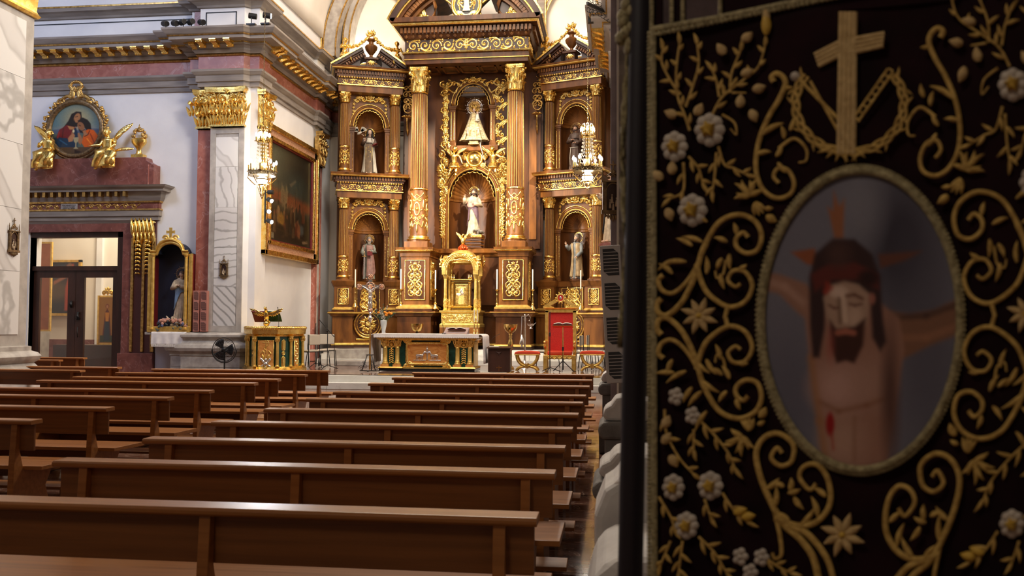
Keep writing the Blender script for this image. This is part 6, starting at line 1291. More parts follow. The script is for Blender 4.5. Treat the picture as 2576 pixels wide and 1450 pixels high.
def micarm(name, lab, loc, pts, base=True, r=.006):
    t = empty(name, lab, 'microphone', loc); build('gooseneck', MB().tube(pts, r, 6), G['black'], t, sm=True); build('capsule', MB().ell(pts[-1], (r*2.2, r*2.2, r*3), 8, 6), G['black'], t, sm=True)
    if base: build('base', MB().lathe([(.05, 0), (.05, .02), (.03, .035)], 14), G['black'], t, sm=2)
q = at(1117, 833, Ya+.2); micarm('table_microphone', 'slim gooseneck microphone standing on the altar beside the missal', (q.x, Ya+.2, tz), [(0, 0, .03), (-.03, 0, .2), (-.08, 0, .36)])
for px, lab in ((1193, 'left one of the small pair'), (1200.5, 'right one of the small pair')):
    q = at(px, 834, Ya+.35); t = empty('small_candlestick', 'short brass candlestick on the altar, '+lab, 'candlestick', (q.x, Ya+.35, tz), 0, 'pair of candlesticks on the altar'); b = MB(); b.lathe([(.05, 0), (.055, .01), (.03, .04), (.015, .06), (.03, .10), (.014, .13), (.012, .24), (.03, .27), (.04, .31), (.03, .33), (.016, .34)], 12); build('stem', b, G['brass'], t, sm=2); build('candle', MB().lathe([(.014, .34), (.013, .63)], 10), G['wax'], t)
# processional cross in wrought iron stand
q = at(930, 935, 21.0); Yc_ = 21.0; cr = empty('processional_cross', 'silver processional crucifix on a tall pole, left of the altar', 'cross', (q.x, Yc_, PZ)); zq = lambda py: at(928, py, Yc_).z-PZ
build('pole', MB().lathe([(.022, .05), (.022, zq(828)), (.03, zq(826)), (.022, zq(824)), (.018, zq(812))], 12), G['brass'], cr, sm=2)
build('knot', MB().lathe([(.02, zq(812)), (.03, zq(808)), (.055, zq(804)), (.055, zq(800)), (.03, zq(796)), (.02, zq(792)), (.035, zq(788)), (.012, zq(782))], 14), G['silver'], cr, sm=2)
zc = zq(722); k = (zq(692)-zq(784))/92
b = MB(); b.prism([(-.055, zq(780)), (.055, zq(780)), (.045, zc-.05), (.045, zq(705)), (-.045, zq(705)), (-.045, zc-.05)], -.015, .015); b.prism([(-.3, zc-.045), (.3, zc-.045), (.3, zc+.045), (-.3, zc+.045)], -.015, .015)
for x, z, r_ in ((-.29, zc, .075), (.29, zc, .075), (0, zq(697), .075), (0, zq(782), .065), (0, zc, .13)): b.prism([(x+r_*cos(2*pi*i/20), z+r_*sin(2*pi*i/20)) for i in range(20)], -.022, .022)
build('silver_cross', b, G['silver'], cr, bev=.004)
o = Orn(lambda u_, v, w: (u_, -.022-w, v))
for x, z, r_ in ((-.29, zc, .06), (.29, zc, .06), (0, zq(697), .06), (0, zq(782), .05), (0, zc, .11)): o.ring(x, z, r_, r_, .008, 18); o.flower(x, z, r_*.8, 7)
build('rose_gold_roundels', o.mb, mat('rose_gold', (.75, .38, .22), .3, .9), cr, sm=True)
b = MB(); hz = zc-.02; b.ell((0, -.07, hz-.02), (.028, .03, .038), 10, 8); b.tube([(0, -.06, hz-.05), (0, -.055, hz-.12), (0, -.05, hz-.2), (0, -.055, hz-.26)], [.02, .045, .032, .036], 10)
for s in (-1, 1): b.tube([(s*.035, -.055, hz-.08), (s*.10, -.05, hz-.02), (s*.2, -.04, hz+.03)], [.018, .014, .009], 8); hand(b, (s*.2, -.04, hz+.03), (s, 0, .3), .03, .3, s); b.tube([(s*.018, -.055, hz-.26), (s*.03, -.075, hz-.40), (s*.008, -.05, hz-.55)], [.024, .019, .010], 8)
b.ell((0, -.06, hz-.57), (.015, .03, .02), 8, 5); build('silver_corpus', b, G['silver'], cr, sm=True, rem=.004); b = MB().lathe([(.04, hz-.30), (.046, hz-.26), (.042, hz-.22)], 12, c=(0, -.055, 0)); build('loincloth', b, G['silver'], cr, sm=True)
st = empty('cross_stand', 'black wrought iron stand with curls holding the processional cross', 'stand', (q.x, Yc_, PZ)); b = MB(); b.tube([(-.26, 0, .02), (.26, 0, .02)], .014, 6); b.tube([(0, -.2, .02), (0, .2, .02)], .014, 6); zr = .42
for x, y in ((-.16, -.1), (.16, -.1), (0, .16)): b.tube([(x*1.1, y, .02), (x*.35, y*.35, zr)], .012, 6)
b.tube([(.09*cos(a), .09*sin(a), zr) for a in [2*pi*i/16 for i in range(16)]], .010, 6, closed=True)
for s in (-1, 1):
    for cx_, cz_2, r_ in ((.2, .09, .07), (.10, .13, .06), (.13, .22, .05)):
        b.tube([(s*(cx_+r_*(1-i/22)*cos(i*.5)), -.06, cz_2+r_*(1-i/22)*sin(i*.5)) for i in range(20)], .006, 5)
build('iron_frame', b, G['black'], st, sm=True)
# bowls, wooden reading desk, censer stand
q = at(1049, 815, 24.9); t = empty('brass_bowl', 'shallow brass bowl on a dark post behind the left half of the altar', 'bowl', (q.x, 24.9, q.z-.6)); b = MB(); b.lathe([(.05, .36), (.13, .40), (.18, .50), (.195, .60), (.185, .60), (.16, .50), (.02, .42)], 24); build('bowl', b, G['brass'], t, sm=2); build('post', MB().lathe([(.15, -.35), (.05, -.3), (.04, .35), (.06, .38)], 14), G['wooddk'], t, sm=2); t.location.z = q.z-.6
q = at(1284, 873, 22.6); t = empty('chalice_font', 'large brass chalice-shaped bowl on a twisted vase stem beside the altar', 'font', (q.x, 22.6, PZ)); zb = at(1284, 816, 22.6).z-PZ; zs_ = at(1284, 840, 22.6).z-PZ; z0_ = at(1284, 874, 22.6).z-PZ
b = MB(); b.lathe([(.03, zs_), (.06, zs_+.02), (.14, zs_+.09), (.18, zs_+.17), (.19, zb), (.18, zb), (.15, zs_+.12), (.01, zs_+.05)], 28); build('bowl', b, G['brass'], t, sm=2); build('rim', MB().lathe([(.18, zb-.004), (.195, zb-.004), (.195, zb+.008), (.18, zb+.008)], 28), G['black'], t)
b = MB(); b.lathe([(.05, z0_-.05), (.065, z0_), (.075, z0_+.08), (.055, z0_+.18), (.03, z0_+.24), (.05, z0_+.27), (.03, z0_+.30), (.05, zs_-.02), (.035, zs_+.01)], 40, fn=lambda r_, z, a: r_*(1+.08*cos(8*a+z*22))); build('twisted_stem', b, G['brass'], t, sm=True); b = MB(); b.lathe([(.11, 0), (.10, .05), (.045, .10), (.04, z0_-.1), (.08, z0_-.04), (.05, z0_-.02)], 12); build('stand', b, G['golddk'], t, sm=2)
q = at(1257, 935, 21.6); t = empty('reading_desk', 'small dark wooden reading desk with carved dove and cross, right of altar', 'lectern', (q.x, 21.6, PZ)); hh = at(1257, 877, 21.6).z-PZ
build('body', MB().box(-.28, -.15, 0, .28, .2, hh), G['door'], t, bev=.006); b = MB(); b.prism([(-.2, hh), (.25, hh+.02), (.25, hh+.05), (-.2, hh+.02)], -.32, .32, 'x'); build('desk_top', b, G['door'], t)
b = MB(); b.box(-.07, -.158, .10, .07, -.15, .115); b.box(-.007, -.158, .02, .007, -.15, .16); build('cross_relief', b, G['wood2'], t)
o = Orn(lambda u_, v, w: (u_, -.152-w, v)); o.leaf(0, hh-.12, .3, .09, .02, .3); o.leaf(0, hh-.12, pi-.3, .09, .02, -.3); o.bud(0, hh-.12, .03); o.leaf(0, hh-.12, -pi/2, .07, .02); build('dove_relief', o.mb, G['door'], t, sm=True)
thing('white_booklet', MB().box(q.x-.26, 21.5, PZ+hh+.035, q.x-.02, 21.72, PZ+hh+.055), G['book'], 'thin white booklet on top of the small dark reading desk', 'booklet')
q2_ = at(1235, 877, 21.7); micarm('desk_microphone', 'thin bent microphone behind the small dark reading desk', (q2_.x, 21.78, PZ+hh+.03), [(0, 0, 0), (-.02, 0, .15), (.06, 0, .25), (.2, 0, .33)], base=False, r=.004)
q = at(1320, 925, 24.1); t = empty('censer_stand', 'tall silver stand with hook for a censer, right of the altar', 'stand', (q.x, 24.1, PZ)); zt_ = at(1323, 790, 24.1).z-PZ
b = MB(); b.lathe([(.16, 0), (.15, .03), (.06, .10), (.03, .22), (.025, .5), (.024, zt_-.2), (.035, zt_-.15), (.02, zt_-.08), (.03, zt_-.04), (.004, zt_)], 14); build('pole', b, G['silver'], t, sm=2); b = MB(); b.tube([(0, 0, zt_-.1), (.10, 0, zt_-.02), (.17, 0, zt_-.12), (.12, 0, zt_-.2)], .008, 6); b.tube([(0, 0, zt_-.1), (-.08, 0, zt_-.06), (-.10, 0, zt_-.13)], .008, 6); build('hook', b, G['silver'], t, sm=True)
t2 = empty('censer', 'silver censer hanging on long chains from the tall silver stand', 'censer', (q.x-.08, 24.06, PZ+.55)); b = MB(); b.lathe([(.03, 0), (.05, .02), (.02, .05), (.07, .10), (.075, .15), (.06, .20), (.045, .26), (.02, .32), (.008, .36)], 14); build('bowl', b, G['silver'], t2, sm=2); b = MB()
for a in (0, 2.1, 4.2): b.tube([(.06*cos(a), .06*sin(a), .16), (0, 0, zt_-.62)], .005, 4)
build('chains', b, G['silver'], t2)
t3 = empty('incense_boat', 'small silver incense boat hung on the hook of the silver stand', 'incense boat', (q.x+.17, 24.08, PZ+zt_-.42)); b = MB(); b.lathe([(.03, 0), (.04, .01), (.012, .04), (.012, .06), (.06, .09), (.085, .14)], 14, sx=1.3, sy=.7); b.tube([(.10, 0, .13), (.15, 0, .17)], .008, 5); b.tube([(0, 0, .14), (-.03, 0, .3)], .004, 4); build('boat', b, G['silver'], t3, sm=2)
# throne, stools, chairs, stands
q = at(1409, 930, 22.6); sc = (at(1409, 782, 22.6).z-PZ); t = empty('throne', 'tall gilded armchair with red velvet back and pedimented top', 'armchair', (q.x, 22.6, PZ)); hw = .40; zs_ = at(1409, 893, 22.6).z-PZ
build('seat_cushion', MB().box(-.32, -.30, zs_, .32, .22, zs_+.10), mat('orange_red_velvet', (.62, .05, .012), .7), t, bev=.03); build('velvet_back', MB().box(-.32, .22, zs_+.08, .32, .27, sc-.05), G['red'], t)
b = MB()
for s in (-1, 1): b.box(s*.37-.045, .18, 0, s*.37+.045, .28, sc)
b.box(-.415, .18, sc-.05, .415, .28, sc+.05); build('back_frame', b, G['goldflat'], t, bev=.006)
b = MB(); b.molding([(-.43, .3), (-.43, .16), (.43, .16), (.43, .3)], [(-.1, sc+.04), (0, sc+.04), (.03, sc+.08), (-.1, sc+.08)]); pk = .27
b.prism([(-.46, sc+.08), (.46, sc+.08), (.06, sc+.08+pk), (.02, sc+.06+pk), (.02, sc+.28), (.14, sc+.15), (-.14, sc+.15), (-.02, sc+.28), (-.02, sc+.06+pk), (-.06, sc+.08+pk)], .18, .28) if False else None
for s in (-1, 1): b.prism([(s*.47, sc+.08), (s*.47, sc+.115), (s*.05, sc+.10+pk), (s*.03, sc+.0+pk), (s*.28, sc+.13), (s*.16, sc+.08)], .16, .28)
build('pediment', b, G['goldflat'], t, bev=.004)
cy = sc+.34; cm = build('crest', MB().prism([(.09*cos(2*pi*i/24), cy+.10*sin(2*pi*i/24)) for i in range(24)], .15, .19), G['red'], t); o = Orn(lambda u_, v, w: (u_, .15-w, v)); o.ring(0, cy, .09, .10, .02, 20)
for i in range(10): a = i*pi/5; o.leaf(.10*cos(a), cy+.11*sin(a), a, .06, .02)
build('crest_frame', o.mb, G['gold'], cm, sm=True); b = MB().ell((0, .145, cy), (.035, .015, .045), 8, 6); build('crest_emblem', b, G['silver'], cm, sm=True)
for s in (-1, 1):
    b = MB(); b.tube([(s*.38, .2, zs_+.34), (s*.385, 0, zs_+.35), (s*.385, -.26, zs_+.34)], [.03, .034, .04], 8); b.tube([(s*.385, -.26-.05*cos(a), zs_+.31+.05*sin(a)) for a in [i*.6 for i in range(11)]], .024, 6); b.tube([(s*.385, -.27, zs_+.28), (s*.385, -.22, zs_+.16), (s*.385, -.26, zs_+.02)], [.04, .032, .04], 8); build('arm', b, G['gold'], t, sm=True)
    build('front_leg', MB().box(s*.37-.05, -.32, 0, s*.37+.05, -.22, zs_), G['goldflat'], t, bev=.01)
b = MB(); b.box(-.42, -.33, zs_-.10, .42, .25, zs_-.005); build('seat_rail', b, G['goldflat'], t, bev=.006); o = Orn(lambda u_, v, w: (u_, -.33-w, v))
for i in range(5): x = -.26+.13*i; o.path([(x-.06, zs_-.04), (x, zs_-.10), (x+.06, zs_-.04)], .015, 4); o.bud(x, zs_-.06, .02)
build('carved_rail', o.mb, G['gold'], t, sm=True)
def stool(label, px, Y):
    q = at(px, 900, Y); t = empty('folding_stool', label, 'stool', (q.x, Y, PZ), 0, 'gilded cross-legged stools'); b = MB()
    zs = at(px, 900, Y).z-PZ; zs = at(px, 893, Y).z-PZ
    for y in (-.16, .16):
        for s in (-1, 1): 
            b = MB(); b.tube([(s*.27*cos(a)*1.0, y, zs-.29*sin(a)) for a in [pi/2*i/10 for i in range(11)]], .034, 6); b.tube([(s*.27*sin(a), y, .29*0+.0+.0+(zs-.29)-(zs-.29)*(1-cos(a))) for a in [pi/2*i/10 for i in range(11)]], .034, 6); build('curved_leg', b, G['goldflat'], t, sm=True)
        b = MB(); b.lathe([(.055, -.045), (.06, 0), (.03, .02)], 16); b.v = [(v[0], y+v[2], zs-.29+v[1]) for v in b.v]; build('rosette', b, G['gold'], t, sm=2)
    build('seat_rail', MB().box(-.32, -.22, zs-.01, .32, .22, zs+.02), G['goldflat'], t, bev=.005); b = MB(); b.prism([(-.32, zs+.02), (.32, zs+.02), (.32, zs+.05), (.28, zs+.085), (.1, zs+.10), (-.1, zs+.10), (-.28, zs+.085), (-.32, zs+.05)], -.22, .22); build('cushion', b, bpy.data.materials['orange_red_velvet'], t, bev=.015)
stool('gilded cross-legged stool with red cushion, between wooden desk and throne', 1327, 22.2); stool('gilded cross-legged stool with red cushion, right of the throne', 1490, 22.3)
def chair(label, loc, rz, grp='black-framed cream chairs'):
    t = empty('stacking_chair', label, 'chair', loc, rz, grp)
    b = MB(); b.box(-.21, -.21, .44, .21, .20, .48); build('seat', b, G['cream2'], t, bev=.02); b = MB(); b.box(-.20, .20, .62, .20, .235, .90); build('backrest', b, G['cream2'], t, bev=.02)
    for s in (-1, 1):
        build('leg', MB().tube([(s*.2, -.2, .44), (s*.23, -.24, 0)], .012, 6), G['black'], t); build('leg', MB().tube([(s*.2, .2, .90), (s*.2, .2, .44), (s*.23, .26, 0)], .012, 6), G['black'], t)
    build('seat_frame', MB().box(-.21, -.2, .425, .21, .2, .44), G['black'], t); return t
for px, Y, rz, lab in ((1378, 23.5, -2.5, 'cream and black chair half hidden behind the left side of the throne'), (1468, 23.1, 1.5, 'cream and black chair standing just right of the throne'), (1482, 23.65, 1.4, 'cream and black chair, middle one of the three right of the throne'), (1498, 24.2, 1.5, 'cream and black chair, rightmost of the three behind the right stool'), (776, 22.3, -2.0, 'cream and black chair right behind the gilded pulpit'), (800, 22.9, 2.6, 'cream and black chair left of the microphone stand'), (824, 23.4, -2.9, 'cream and black chair under the microphone stand boom')):
    q = at(px, 900, Y); chair(lab, (q.x, Y, PZ), rz)
q = at(1416, 930, 21.9); t = empty('music_stand', 'brass and black stand with open book in front of the throne', 'music stand', (q.x, 21.9, PZ)); hz = at(1416, 822, 21.9).z-PZ
b = MB(); b.tube([(0, 0, .1), (0, 0, hz-.30)], .018, 8); b.tube([(0, 0, hz-.35), (0, 0, hz-.02)], .012, 8); build('pole', b, G['brass'], t); build('height_clamp', MB().tube([(0, 0, hz-.62), (0, 0, hz-.52)], .026, 8), G['black'], t); b = MB()
for a in (.5, 2.6, 4.7): b.tube([(0, 0, .28), (.30*cos(a), .30*sin(a), .01)], .012, 6)
b.tube([(0, 0, .05), (0, 0, .34)], .022, 8); build('tripod', b, G['black'], t); b = MB(Matrix.Rotation(.35, 4, 'X')); b.v = []; b = MB(Matrix.Translation((0, 0, hz)) @ Matrix.Rotation(-.18, 4, 'X')); b.box(-.26, -.17, -.01, .26, .17, .005); build('desk', b, G['brass'], t)
bk = empty('open_book', 'open book with white pages on the stand before the throne', 'book', (q.x, 21.9, PZ+hz+.02)); openbook(bk, .23, .28, -.18)
def micstand(label, px, py0, Y, pytop, boom=None):
    q = at(px, py0, Y); z = q.z if boom is None else PZ; z = PZ; t = empty('microphone_stand', label, 'microphone stand', (q.x, Y, z)); hz = at(px, pytop, Y).z-z; b = MB(); b.tube([(0, 0, .08), (0, 0, hz)], .011, 6); build('pole', b, G['black'], t); b = MB()
    for a in (.3, 2.4, 4.5): b.tube([(0, 0, .12), (.28*cos(a), .28*sin(a), .01)], .010, 6)
    build('feet', b, G['black'], t); build('clutch', MB().lathe([(.02, hz*.6), (.022, hz*.66), (.012, hz*.67)], 8), G['black'], t)
    if boom: x0, z0, x1, z1 = boom; build('boom', MB().tube([(x0, -.05, z0+hz), (x1, -.05, z1+hz)], .010, 6), G['black'], t); build('boom_clutch', MB().ell((0, -.03, hz), .03, 8, 6), G['black'], t, sm=True)
    else: build('microphone', MB().ell((0, 0, hz+.01), (.016, .016, .02), 8, 6), G['black'], t, sm=True)
micstand('straight black microphone stand in front of the throne', 1383, 935, 21.7, 787); micstand('black microphone stand with slanting boom, beside the chancel chairs', 823, 925, 21.8, 833, (-.22, .30, .20, -.16)); micstand('upright thin microphone stand close to the gilded pulpit', 793, 925, 22.7, 816)
# ================================================================ LEFT SIDE: DOOR, CHAPEL BEHIND IT, DOOR SURROUND
Yd = YT+.22; d_ = lambda px, py: (at(px, py, Yd).x, at(px, py, Yd).z)
door = empty('door_1', '', ''); del door['label']; del door['category']; door['kind'] = 'structure'; X0, X1 = dx0, dx1; door.location = ((X0+X1)/2, Yd, 0)
def dbox(n, x0, z0, x1, z1, y0=-.03, y1=.05, m=None, par=door, **k): return build(n, MB().box(x0, Yd+y0, z0, x1, Yd+y1, z1), m or G['door'], par, world=True, **k)
zt = door_top; ztr = d_(200, 676)[1]; xs = [d_(p, 750)[0] for p in (80, 86, 101, 172, 192, 213, 285, 303)]
dbox('door_frame', X0, 0, xs[0]+.04, zt, -.18, .08); dbox('door_frame', xs[7], 0, X1, zt, -.18, .08); dbox('door_frame', X0, d_(200, 599)[1], X1, zt, -.18, .08); dbox('door_frame', X0, ztr-.06, X1, ztr+.06, -.08, .08)
for a, bq in ((1, 4), (4, 7)):
    L, Rr_ = (xs[2], xs[3]) if a == 1 else (xs[5], xs[6]); lf = dbox('door_leaf', xs[a], 0, L, ztr-.06); lf2 = dbox('door_leaf', Rr_, 0, xs[bq]-.01, ztr-.06); ztg = d_(200, 699)[1]; dbox('door_rail', L, ztg, Rr_, ztr-.06); dbox('door_rail', L, 0, Rr_, .25)
    dbox('glass_pane', L, .25, Rr_, ztg, 0, .012, G['glass'])
dbox('glass_pane', xs[0]+.04, ztr+.06, xs[7], d_(200, 599)[1], 0, .012, G['glass'])
b = MB(); hx_, hz_ = d_(183, 765); b.tube([(hx_, Yd-.06, hz_+.08), (hx_, Yd-.09, hz_), (hx_, Yd-.06, hz_-.1)], [.03, .05, .035], 8); hx_, hz_ = d_(200, 795); b.tube([(hx_, Yd-.06, hz_+.1), (hx_, Yd-.09, hz_), (hx_, Yd-.06, hz_-.1)], [.04, .03, .06], 8); b.tube([(hx_, Yd-.07, hz_-.3), (hx_, Yd-.09, hz_-.45), (hx_, Yd-.07, hz_-.6)], .014, 6); build('door_handle', b, G['black'], door, world=True, sm=True)
# chapel room
Yb = 26.5; w = MB(); w.box(-22, Yb, 0, XC-.5, Yb+.2, 8); struct('wall_chapel', w, G['cream']); w = MB(); xl = at(128, 750, Yb).x; w.box(xl-3, Yb-1.6, 0, xl, Yb, 8); o = struct('wall_chapel_left', w, G['stonelt'])
q0, q1 = at(85, 614, Yb-1.62), at(124, 830, Yb-1.62)
build('red_marble_panel', MB().box(q0.x-.6, Yb-1.64, q1.z, q1.x, Yb-1.6, q0.z), noisy('orange_red_marbling', (.30, .085, .022), (.42, .14, .045), 3, rough=.4), o, world=True); b = MB(); b.box(q0.x-.6, Yb-1.66, q0.z, q1.x+.05, Yb-1.6, q0.z+.06); b.box(q1.x, Yb-1.66, q1.z, q1.x+.05, Yb-1.6, q0.z); b.box(q0.x-.6, Yb-1.66, q1.z-.05, q1.x+.05, Yb-1.6, q1.z); build('gilt_frame', b, G['goldflat'], o, world=True)
struct('ceiling_chapel', MB().box(-22, YT+.5, 8, XC-.5, Yb, 8.1), G['cream']); struct('trim_40', MB().box(-22, Yb-.03, 0, XC-.5, Yb, at(250, 855, Yb).z), G['pinkdk'])
b = MB().box(at(255, 650, Yb).x-.1, Yb-.12, 0, at(255, 650, Yb).x+.1, Yb, 8); struct('trim_41', b, G['white'])
q = at(170, 655, Yb); q1 = at(207, 795, Yb); t = empty('framed_painting', 'dark gold-framed painting of a red-robed figure inside the chapel behind the door', 'painting', ((q1.x+xl)/2, Yb-.1, q1.z))
Wp, Hp = (q1.x-xl), q.z-q1.z; P_ = Paint(100, 160, 50, 80, (.16, .15, .14)); P_.blob(20, 90, 50, 30, (.35, .28, .2), .8); P_.poly([(55, 10), (80, 5), (85, 60), (70, 150), (50, 150), (52, 80), (60, 50)], (.62, .24, .14), 5); P_.blob(66, 12, 8, 10, (.5, .35, .25)); P_.poly([(10, 60), (55, 40), (55, 50), (10, 72)], (.6, .38, .28), 4)
P_.mesh('canvas', lambda u, v: (-Wp/2+.06+(Wp-.12)*u/100, -.02, .06+(Hp-.12)*(1-v/160)), G['paint'], t, world=False)
for (x0, z0, x1, z1) in ((-Wp/2, 0, Wp/2, .08), (-Wp/2, Hp-.08, Wp/2, Hp), (Wp/2-.08, 0, Wp/2, Hp), (-Wp/2, 0, -Wp/2+.08, Hp)): build('gilt_frame', MB().box(x0, -.05, z0, x1, .05, z1), G['goldflat'], t)
q0, q1 = at(253, 744, 24.6), at(290, 868, 24.6); t = empty('icon_panel', 'tall gold icon of a standing virgin on a table inside the chapel behind the door', 'icon', ((q0.x+q1.x)/2, 24.6, q1.z)); icz = q1.z; Wp, Hp = q1.x-q0.x+.1, q0.z-q1.z; P_ = Paint(60, 180, 44, 132, (.62, .42, .15)); P_.poly([(22, 60), (30, 45), (38, 60), (46, 150), (14, 150)], (.35, .06, .04), 2); P_.poly([(22, 95), (38, 95), (42, 168), (18, 168)], (.07, .16, .24), 2); P_.poly([(22, 60), (38, 60), (36, 95), (24, 95)], (.78, .5, .12), 2); P_.blob(30, 36, 7, 9, (.45, .14, .05)); P_.blob(30, 37, 4.5, 6.5, (.70, .5, .35)); P_.poly([(4, 150), (56, 150), (56, 176), (4, 176)], (.06, .16, .12), 1, .8); P_.poly([(22, 150), (38, 150), (42, 170), (18, 170)], (.07, .16, .24), 1)
P_.mesh('painted_panel', lambda u, v: (-Wp/2+.05+(Wp-.1)*u/60, -.045, .05+(Hp-.1)*(1-v/180)), G['paint'], t, world=False); build('gilt_board', MB().box(-Wp/2, -.04, 0, Wp/2, .02, Hp), G['goldflat'], t)
for s in (-1, 1): build('gilt_frame', MB().box(s*(Wp/2-.025)-.025, -.07, 0, s*(Wp/2-.025)+.025, 0, Hp), G['goldflat'], t)
o = Orn(lambda u, v, w: (u, -.03-w, v)); o.spiral(-.12, Hp+.07, .08, 1.3, 0, 1, .03); o.spiral(.12, Hp+.07, .08, 1.3, pi, -1, .03); o.flower(0, Hp+.14, .14, 8); build('crest', o.mb, G['goldflat'], t)
q = at(235, 890, 24.4); thing('chapel_table', MB().box(q.x-1.2, 24.2, .0, q.x+1.0, 24.9, icz), G['door'], 'dark wooden table carrying the icon inside the glazed chapel', 'table', bev=.01)
l_ = light('AREA', 'chapel_lamp', (-14.6, 24.6, 7.4), (-14.8, 25.2, 0), 480, (1, .84, .60), 1.5)
# door surround
x_in, x_a, x_b, x_out = at(312, 700, YT).x, at(334, 700, YT).x, at(393, 700, YT).x, at(400, 440, YT-.1).x
zz8 = lambda py, Y=YT-.1: at(250, py, Y).z
sur = struct('trim_42', MB().box(X0-.4, YT-.06, zz8(583), x_in, YT+.02, zz8(562)), G['pinkdk']); XL = X0-.6
build('jamb', MB().box(x_in-.02, YT-.07, zz8(890), x_a, YT+.02, zz8(562)), G['pinkdk'], sur, world=True, bev=.01); build('plinth', MB().box(x_in-.06, YT-.16, 0, x_b+.02, YT+.02, zz8(888)), G['pinkdk'], sur, world=True, bev=.01)
build('door_pilaster', MB().box(x_a, YT-.08, zz8(888), x_b, YT+.02, zz8(555)), mat('maroon_panel', (.075, .02, .018), .45), sur, world=True)
for pa, pb in ((334, 341), (362, 369), (386, 394)): build('gilt_strip', MB().box(at(pa, 700, YT).x, YT-.12, zz8(885), at(pb, 700, YT).x, YT-.06, zz8(600)), G['golddk'], sur, world=True, bev=.01)
o = Orn(lambda u, v, w: (u, YT-.12-w, v)); za_, zb_ = zz8(556), zz8(606)
for i in range(6): x = x_a+.06+(x_b-x_a-.12)*i/5; o.leaf(x, zb_+.12, pi/2, .5, .07, .2, .1); o.leaf(x+.04, zb_+.22, -pi/2, .36, .05, -.1, .09); o.spiral(x, za_-.08, .055, 1.2, 0, 1 if i % 2 else -1, .025)
for x, n in ((at(354, 650, YT).x, 9), (at(378, 650, YT).x, 9)):
    for i in range(n): z = zz8(606)-.11*i; r_ = .085*(1-.055*i); o.leaf(x-.03, z, -2.2, r_*1.4, r_*.5, .3, .08); o.leaf(x+.03, z, -.9, r_*1.4, r_*.5, -.3, .08); o.bud(x, z-.02, r_*.55, .09)
build('gilt_leaf_drops', o.mb, G['gold'], sur, world=True, sm=True)
ENT = [(XL, YT-.02), (at(392, 530, YT-.1).x, YT-.02), (at(392, 530, YT-.1).x, YT+.05)]; ENT = [(XL, YT-.05), (x_b+.03, YT-.05), (x_b+.03, YT+.2)]
def em(n, prof, m, **k): return build(n, MB().molding(ENT, prof), m, sur, world=True, **k)
z = [zz8(p) for p in (555, 545, 531, 527, 512, 508, 500, 486, 480, 472)]
em('architrave', [(0, z[0]), (.06, z[0]), (.06, z[1]), (.10, z[1]), (.10, z[2]), (0, z[2])], G['stone']); em('gilt_moulding', [(0, z[2]), (.12, z[2]), (.12, z[3]), (0, z[3])], G['golddk']); em('frieze', [(0, z[3]), (.08, z[3]), (.08, z[4]), (0, z[4])], G['pinkdk']); em('gilt_moulding', [(0, z[4]), (.12, z[4]), (.13, z[5]), (0, z[5])], G['golddk'])
em('cornice', [(0, z[5]), (.14, z[5]), (.18, z[6]), (.20, z[7]), (0, z[7])], G['stone']); em('cornice', [(0, z[7]), (.34, z[7]), (.34, z[8]), (.42, z[9]-.05), (.46, z[9]), (0, z[9]+.03)], G['stone'])
for i in range(15): x = XL+.3+.235*i; (build('cornice_bracket', MB().box(x-.04, YT-.36, z[6]+.02, x+.04, YT-.2, z[7]), G['golddk'], sur, world=True) if x < x_b else 0)
o = Orn(lambda u, v, w: (u, YT-.13-w, v)); zm = (z[3]+z[4])/2; xp0, xp1 = at(162, 524, YT).x, at(203, 524, YT).x
for i in range(7): x = xp1+.15+.25*i; (o.spiral(x, zm, .075, 1.6, 0, 1 if i % 2 else -1, .02), o.leaf(x+.1, zm, .5, .12, .03)) if x < x_b-.1 else 0
for i in range(4): x = xp0-.15-.25*i; o.spiral(x, zm, .075, 1.6, 0, 1 if i % 2 else -1, .02); o.leaf(x-.1, zm, 2.5, .12, .03)
build('frieze_scrolls', o.mb, G['golddk'], sur, world=True, sm=True); pq = build('inscribed_plaque', MB().box(xp0, YT-.155, z[3]+.01, xp1, YT-.12, z[4]-.01), G['stonelt'], sur, world=True)
def text(par, s_, x, y, zc, size, m, rz=0, name='lettering', ext=.002):
    cu = bpy.data.curves.new(name, 'FONT'); cu.body = s_; cu.size = size; cu.extrude = ext; cu.align_x = 'CENTER'; cu.align_y = 'CENTER'; to = bpy.data.objects.new(name, cu); C.objects.link(to)
    dg = bpy.context.evaluated_depsgraph_get(); me = bpy.data.meshes.new_from_object(to.evaluated_get(dg)); C.objects.unlink(to); me.materials.append(m); o_ = bpy.data.objects.new(name, me); C.objects.link(o_); o_.parent = par; L = frame(par if par.parent is None else par.parent).inverted() @ Vector((x, y, zc)); o_.location = L; o_.rotation_euler = (pi/2, 0, rz); return o_
dkt = mat('cut_letters', (.05, .035, .03), .7)
for i, s_ in enumerate(('QVI MANDVCAT', 'HVNC PANEM', 'VIVET IN ÆTER')): text(pq, s_, (xp0+xp1)/2, YT-.158, z[4]-.055-.048*i, .054, dkt)
ya0, ya1 = zz8(470), zz8(402); xo = at(398, 440, YT-.1).x; xi_ = at(378, 405, YT-.1).x
b = MB().prism([(XL, ya0), (xo, ya0), (xo, zz8(420)), (xo-.07, zz8(418)), (xi_+.02, zz8(410)), (xi_, ya1), (XL, ya1)], YT-.34, YT+.02); build('attic_block', b, G['pinkdk'], sur, world=True, bev=.01); build('attic_edge', MB().box(xo-.16, YT-.35, ya0, xo-.13, YT-.33, zz8(420)), G['pink'], sur, world=True)
